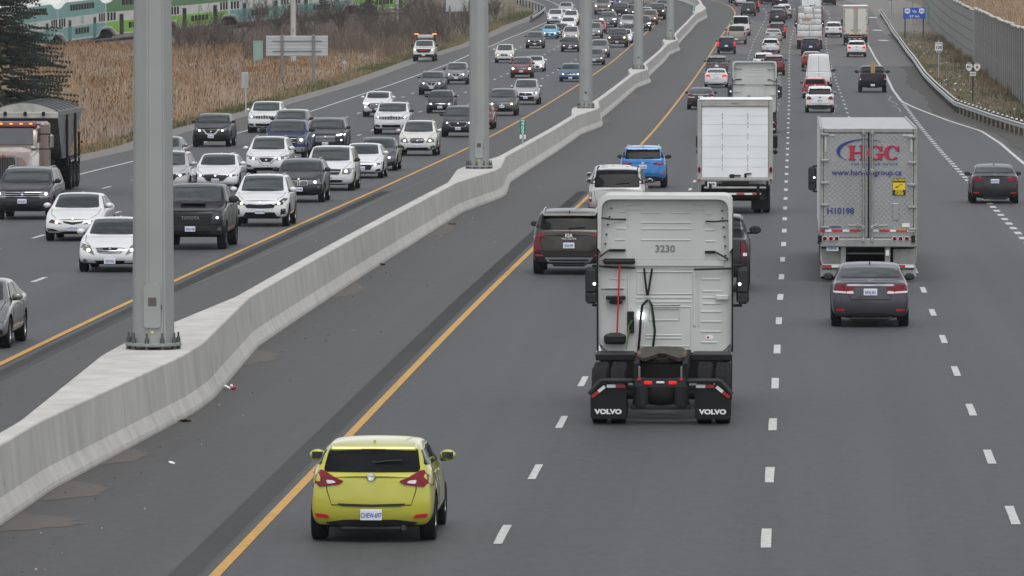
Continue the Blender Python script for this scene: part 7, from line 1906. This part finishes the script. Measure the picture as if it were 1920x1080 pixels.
def conifer(base, H, rad, label, seed, skirt=.06, step=.34, dense=1.0):
    r2 = random.Random(seed); o = empty('conifer', base); tag(o, label, 'conifer', 'evergreen conifers in the field')
    bm = bmesh.new(); tube(bm, [(0, 0, -.2), (0, 0, H * .5), (0, 0, H * .98)], H * .018, 8, r2=.02); obj('trunk', finish(bm, 'trunk', 'bark'), o)
    V, Fc = [], []
    z = H * skirt
    while z < H:
        rr = rad * (1 - z / H) ** .8 + .12
        nb = max(5, int(11 * dense * (rr / rad) ** .4))
        for b in range(nb):
            a = r2.uniform(0, 6.28); L = rr * r2.uniform(.55, 1.12); dr = r2.uniform(-.12, .22)
            d = Vector((math.cos(a), math.sin(a), dr)).normalized()
            n = max(2, int(L / .22))
            for k in range(n + 1):
                if k / n < .25: continue
                p = Vector((0, 0, z)) + d * L * k / n + Vector((0, 0, -.10 * (k / n) ** 2 * L + .05))
                for q in range(30):
                    e = (d * .5 + Vector((r2.gauss(0, .6), r2.gauss(0, .6), r2.gauss(.25, .45)))).normalized(); l_ = r2.uniform(.10, .22)
                    s = e.orthogonal().normalized() * .026; j = len(V)
                    V.extend((p - s, p + s, p + e * l_)); Fc.append((j, j + 1, j + 2))
        z += step * r2.uniform(.7, 1.2)
    me = bpy.data.meshes.new('crown'); me.from_pydata([tuple(v) for v in V], [], Fc); me.materials.append(MATS['needle']); obj('crown', me, o)
conifer(ground(-14, 214), 12.6, 6.0, 'big dark green pine standing behind the hopper trailer', 1, skirt=.05, step=.27, dense=1.7)
conifer(ground(606, 45), 3.3, 1.0, 'narrow dark conifer among leafless shrubs', 2, step=.22)
conifer(ground(690, 42), 3.2, 1.9, 'broad dark conifer beside a slim utility pole', 3, step=.22)
conifer(ground(633, 40), 2.0, 1.1, 'low dark conifer between two taller conifers', 5, step=.22)

# ------------------------------------------------------------------ roadside furniture on the field side
def sign_back(px, base_pys, px_posts, board, label, nm='sign_board'):
    g = [ground(x, y) for x, y in zip(px_posts, base_pys)]
    return g
ga, gb = ground(531, 147), ground(588, 166)
mid = (ga + gb) / 2; gz = min(ga.z, gb.z)
o = empty('sign_board', (mid.x, mid.y, gz)); tag(o, 'wide aluminium sign board seen from behind on two posts', 'road sign')
o.rotation_euler = (0, 0, R(2))
s_ = F / mid.y; cx = (558 - 559.5) / s_; zc = CAMZ - (86 + 50) * mid.y / F - gz
for x in (-.62, .62): obj('post', boxes('post', 'mid_grey', [((x * 1.95, .10, (zc + .9) / 2), (.22, .22, zc + .9), .02)]), o)
bd = obj('board', boxes('board', 'silver', [((cx, .28, zc), (116 / s_, .04, 38 / s_), .01)]), o)
for k in range(6): obj('board_rib', boxes('board_rib', 'galv', [((cx, .25, zc - 17 / s_ + k * 6.6 / s_), (116 / s_ - .02, .03, .05), .01)]), bd)
for z in (-10, 9): obj('stringer', boxes('stringer', 'mid_grey', [((cx, .215, zc + z / s_), (92 / s_, .04, .10), .01)]), bd)
g = ground(461, 214); s_ = F / g.y
o = empty('sign_board', g); tag(o, 'small narrow sign seen from behind on a single post in the reeds', 'road sign'); zc = CAMZ - 200 * g.y / F - g.z
obj('post', boxes('post', 'galv', [((0, 0, zc / 2 + .2), (.09, .09, zc + .4), .01)]), o); obj('board', boxes('board', 'galv', [((-.06, .06, zc), (13 / s_, .03, 30 / s_), .01)]), o)
g = ground(646, 138); s_ = F / g.y; o = empty('sign_board', g); tag(o, 'small diamond sign seen from behind at the gravel edge', 'road sign'); zc = CAMZ - 167 * g.y / F - g.z
obj('post', boxes('post', 'galv', [((0, 0, zc / 2), (.06, .06, zc), .01)]), o); obj('board', boxes('board', 'silver', [((0, .05, zc), (.32, .02, .32), .01, 0, (0, R(45), 0))]), o)
g = ground(857, 62); s_ = F / g.y; o = empty('sign_board', g); tag(o, 'pale sign board seen from behind above the leafless shrubs', 'road sign'); zc = CAMZ - 60 * g.y / F - g.z
for x in (-.8, .8): obj('post', boxes('post', 'mid_grey', [((x, 0, zc / 2), (.14, .14, zc), .02)]), o)
obj('board', boxes('board', 'silver', [((0, .12, zc), (42 / s_, .04, 23 / s_), .01)]), o)
mat('cabinet_green', (.22, .34, .30), .5)
for px, py, w, h, lab in ((484, 119, .85, 1.95, 'pale green utility cabinet beside the wide sign board'), (1739, 45, .35, 1.9, 'pale green utility cabinet beside the blue route sign')):
    g = ground(px, py); o = empty('utility_cabinet', g); tag(o, lab, 'cabinet')
    obj('body', boxes('body', 'cabinet_green', [((0, 0, h / 2), (w, w, h), .03)]), o); obj('lid', boxes('lid', 'cabinet_green', [((0, 0, h + .04), (w + .06, w + .06, .08), .02)]), o); obj('door', boxes('door', 'cabinet_green', [((0, -w / 2 - .012, h / 2), (w * .8, .025, h * .85), .01)]), o)
for px, py, r_, m, lab in ((550, 117, .26, 'cast_pole', 'pale concrete utility pole rising behind the wide sign board'), (745, 42, .17, 'galv', 'slim grey utility pole above the leafless shrubs'), (1669, 31, .22, 'galv', 'grey lamp pole beyond the end of the guard rail'), (1709, 48, .14, 'galv', 'slim grey pole behind the blue route sign')):
    g = ground(px, py); o = empty('utility_pole', g); tag(o, lab, 'pole')
    bm = bmesh.new(); lathe(bm, [(r_, -.2), (r_ * .94, 4), (r_ * .6, 12)], 'Z', 16); obj('shaft', finish(bm, 'shaft', m), o)
    obj('band', B(lambda bm: lathe(bm, [(r_ * 1.06, 1.9), (r_ * 1.06, 2.05)], 'Z', 16), 'band', 'mid_grey'), o)
    obj('inspection_plate', boxes('inspection_plate', 'mid_grey', [((0, -r_ * .96, 2.9), (.10, .03, .30), .01)]), o)

# ------------------------------------------------------------------ double-deck commuter train on the low embankment
mat('coach_white', (.62, .62, .59), .45, noise=(.6, .85, 1.04)); mat('coach_teal', (.15, .36, .335), .45, noise=(.5, .85, 1.05)); mat('coach_teal_dark', (.05, .17, .155), .45); mat('coach_green', (.06, .19, .06), .4); mat('coach_lime', (.19, .46, .03), .4)
mat('ballast', (.11, .10, .095), .95, noise=(1.5, .7, 1.2)); mat('coach_window', (.012, .013, .015), .1)
def rail_z(y): return .5 + (y - 660) * .0187
CL, CW = 25.9, 1.5
def coach_outline(dz0, dz1):
    pass
zb_ = [(0, 1.25), (2.6, 1.15), (4.6, .42), (CL - 4.6, .42), (CL - 2.6, 1.15), (CL, 1.25)]
zt_ = [(0, 4.15), (2.2, 4.3), (4.2, 4.75), (CL - 4.2, 4.75), (CL - 2.2, 4.3), (CL, 4.15)]
def coach(livery):
    m = Model()
    def shell(bm):
        rows = []
        for y in (0.12, 2.2, 2.6, 4.2, 4.6, CL - 4.6, CL - 4.2, CL - 2.6, CL - 2.2, CL - .12):
            b, t = lin(y, zb_), lin(y, zt_)
            rows.append([bm.verts.new((x, y, z)) for x, z in ((-1.3, b), (-CW, b + .18), (-CW, t - .30), (-1.2, t), (1.2, t), (CW, t - .30), (CW, b + .18), (1.3, b))])
        for a, b in zip(rows, rows[1:]):
            for k in range(8): bm.faces.new((a[k], a[(k + 1) % 8], b[(k + 1) % 8], b[k]))
        bm.faces.new(rows[0][::-1]); bm.faces.new(rows[-1])
    m.add('shell', B(shell, 'shell', 'coach_white', 25))
    up, lo, dr = {'teal': ('coach_teal', 'coach_teal', 'coach_teal_dark'), 'green': ('coach_green', 'coach_lime', 'black')}[livery]
    def slab(name, ys, f0, f1, mm, x=CW, t=.012):
        bm = bmesh.new(); a = []
        for y in ys:
            z0, z1 = f0(y), f1(y); a.append([bm.verts.new((x + t, y, z0)), bm.verts.new((x + t, y, z1)), bm.verts.new((x - .02, y, z1)), bm.verts.new((x - .02, y, z0))])
        for p, q in zip(a, a[1:]):
            for k in range(4): bm.faces.new((p[k], p[(k + 1) % 4], q[(k + 1) % 4], q[k]))
        bm.faces.new(a[0]); bm.faces.new(a[-1][::-1])
        return m.add(name, finish(bm, name, mm, 25))
    ys = (.55, 2.2, 2.6, 4.2, 4.6, CL - 4.6, CL - 4.2, CL - 2.6, CL - 2.2, CL - .55)
    slab('lower_panel', ys, lambda y: lin(y, zb_) + .34, lambda y: 1.95, lo)
    slab('upper_panel', ys, lambda y: 2.95, lambda y: lin(y, zt_) - .36, up)
    wm = boxes('window', 'coach_window', [((0, 0, 0), (.03, .82, .82), .02)])
    wu = boxes('window', 'coach_window', [((0, 0, 0), (.03, 1.2, .62), .02)])
    for k in range(9): m.add('window', wu, loc=(CW + .012, 7.2 + k * 1.42, 3.86))
    for k in range(5): m.add('window', wu, loc=(CW + .012, 9.8 + k * 1.5, 1.45))
    for y in (1.3, 2.5, 3.7, CL - 3.7, CL - 2.5, CL - 1.3): m.add('window', wm, loc=(CW, y, 2.48))
    for y in (6.4, CL - 6.4):
        i = m.add('door', boxes('door', dr, [((CW + .006, y, 1.62), (.04, 1.6, 2.1), .02)])); m.add('door_window', boxes('door_window', 'coach_window', [((CW + .03, y, 2.3), (.02, 1.0, .55), .01)]), i)
    tm = text_mesh('GO', 1.0, 'coach_teal' if livery == 'teal' else 'coach_lime', .03, .004); m.add('lettering', tm, loc=(CW + .006, CL / 2, 2.45), rot=(0, 0, R(90)))
    bxs(m, 'bogie', 'black_matte', [((0, 2.6, .62), (2.4, 3.0, .7), .1)]); bxs(m, 'bogie', 'black_matte', [((0, CL - 2.6, .62), (2.4, 3.0, .7), .1)])
    bxs(m, 'gangway', 'black_matte', [((0, -.02, 2.4), (1.6, .3, 2.2), .05)])
    return m
CO = {k: coach(k) for k in ('teal', 'green')}
J = [(20, 635)] + [(108, 660), (198, 685), (318, 710), (430, 735), (545, 760), (662, 785), (780, 810)]
cl = ['teal and white double-deck coach half hidden by the pine', 'teal and white double-deck coach coupled ahead of a green coach', 'green and lime double-deck coach behind the thick mast', 'green and white coach behind the pale birch', 'teal and white coach behind leafless shrubs and small sign', 'teal and white coach behind the concrete utility pole', 'lime green coach glimpsed past the conifers']
for i in range(7):
    a = at_depth(J[i][0], 50, J[i][1]) - Vector((1.5, 0, 0)); b = at_depth(J[i + 1][0], 50, J[i + 1][1]) - Vector((1.5, 0, 0))
    ang = math.atan2(b.y - a.y, b.x - a.x) - math.pi / 2
    o = build(CO['green' if i in (2, 3, 6) else 'teal'], 'train_coach', (a.x, a.y, rail_z(a.y) + .05), (math.atan(.0187), 0, ang))
    tag(o, cl[i], 'train coach', 'coaches of the commuter train')
bm = bmesh.new(); rows = []
for y in range(560, 960, 10):
    c = float(np.interp(y, [q[1] for q in J], [(q[0] - 960) * q[1] / F for q in J]) if y <= 810 else (780 - 960) * 810 / F + (y - 810) * .24)
    if y < 635: c = (20 - 960) * 635 / F - (635 - y) * .21
    z = rail_z(y)
    rows.append([bm.verts.new((c - 1.5 + x, y, zz)) for x, zz in ((-7, min(z - .9, zg(y) - .3)), (-2.6, z - .05), (2.6, z - .05), (7, min(z - .9, zg(y) - .3)))])
for p, q in zip(rows, rows[1:]):
    for k in range(3): bm.faces.new((p[k], p[k + 1], q[k + 1], q[k]))
tag(obj('railway_embankment', finish(bm, 'railway_embankment', 'ballast', 30)), kind='structure')

# ------------------------------------------------------------------ a little damp air over the whole place
bm = bmesh.new(); box(bm, (0, 650, 16.5), (2390, 1690, 39.0), 0)
air = bpy.data.materials.new('damp_air'); air.use_nodes = True; an = air.node_tree
an.nodes.remove(an.nodes['Principled BSDF'])
pv = an.nodes.new('ShaderNodeVolumePrincipled'); pv.inputs['Color'].default_value = (.92, .95, 1.0, 1); pv.inputs['Density'].default_value = .00006
an.links.new(pv.outputs[0], an.nodes['Material Output'].inputs['Volume'])
tag(obj('haze', finish(bm, 'haze', air, 0)), kind='stuff', label='thin pale haze over the motorway')
bpy.data.scenes.remove(WORK)
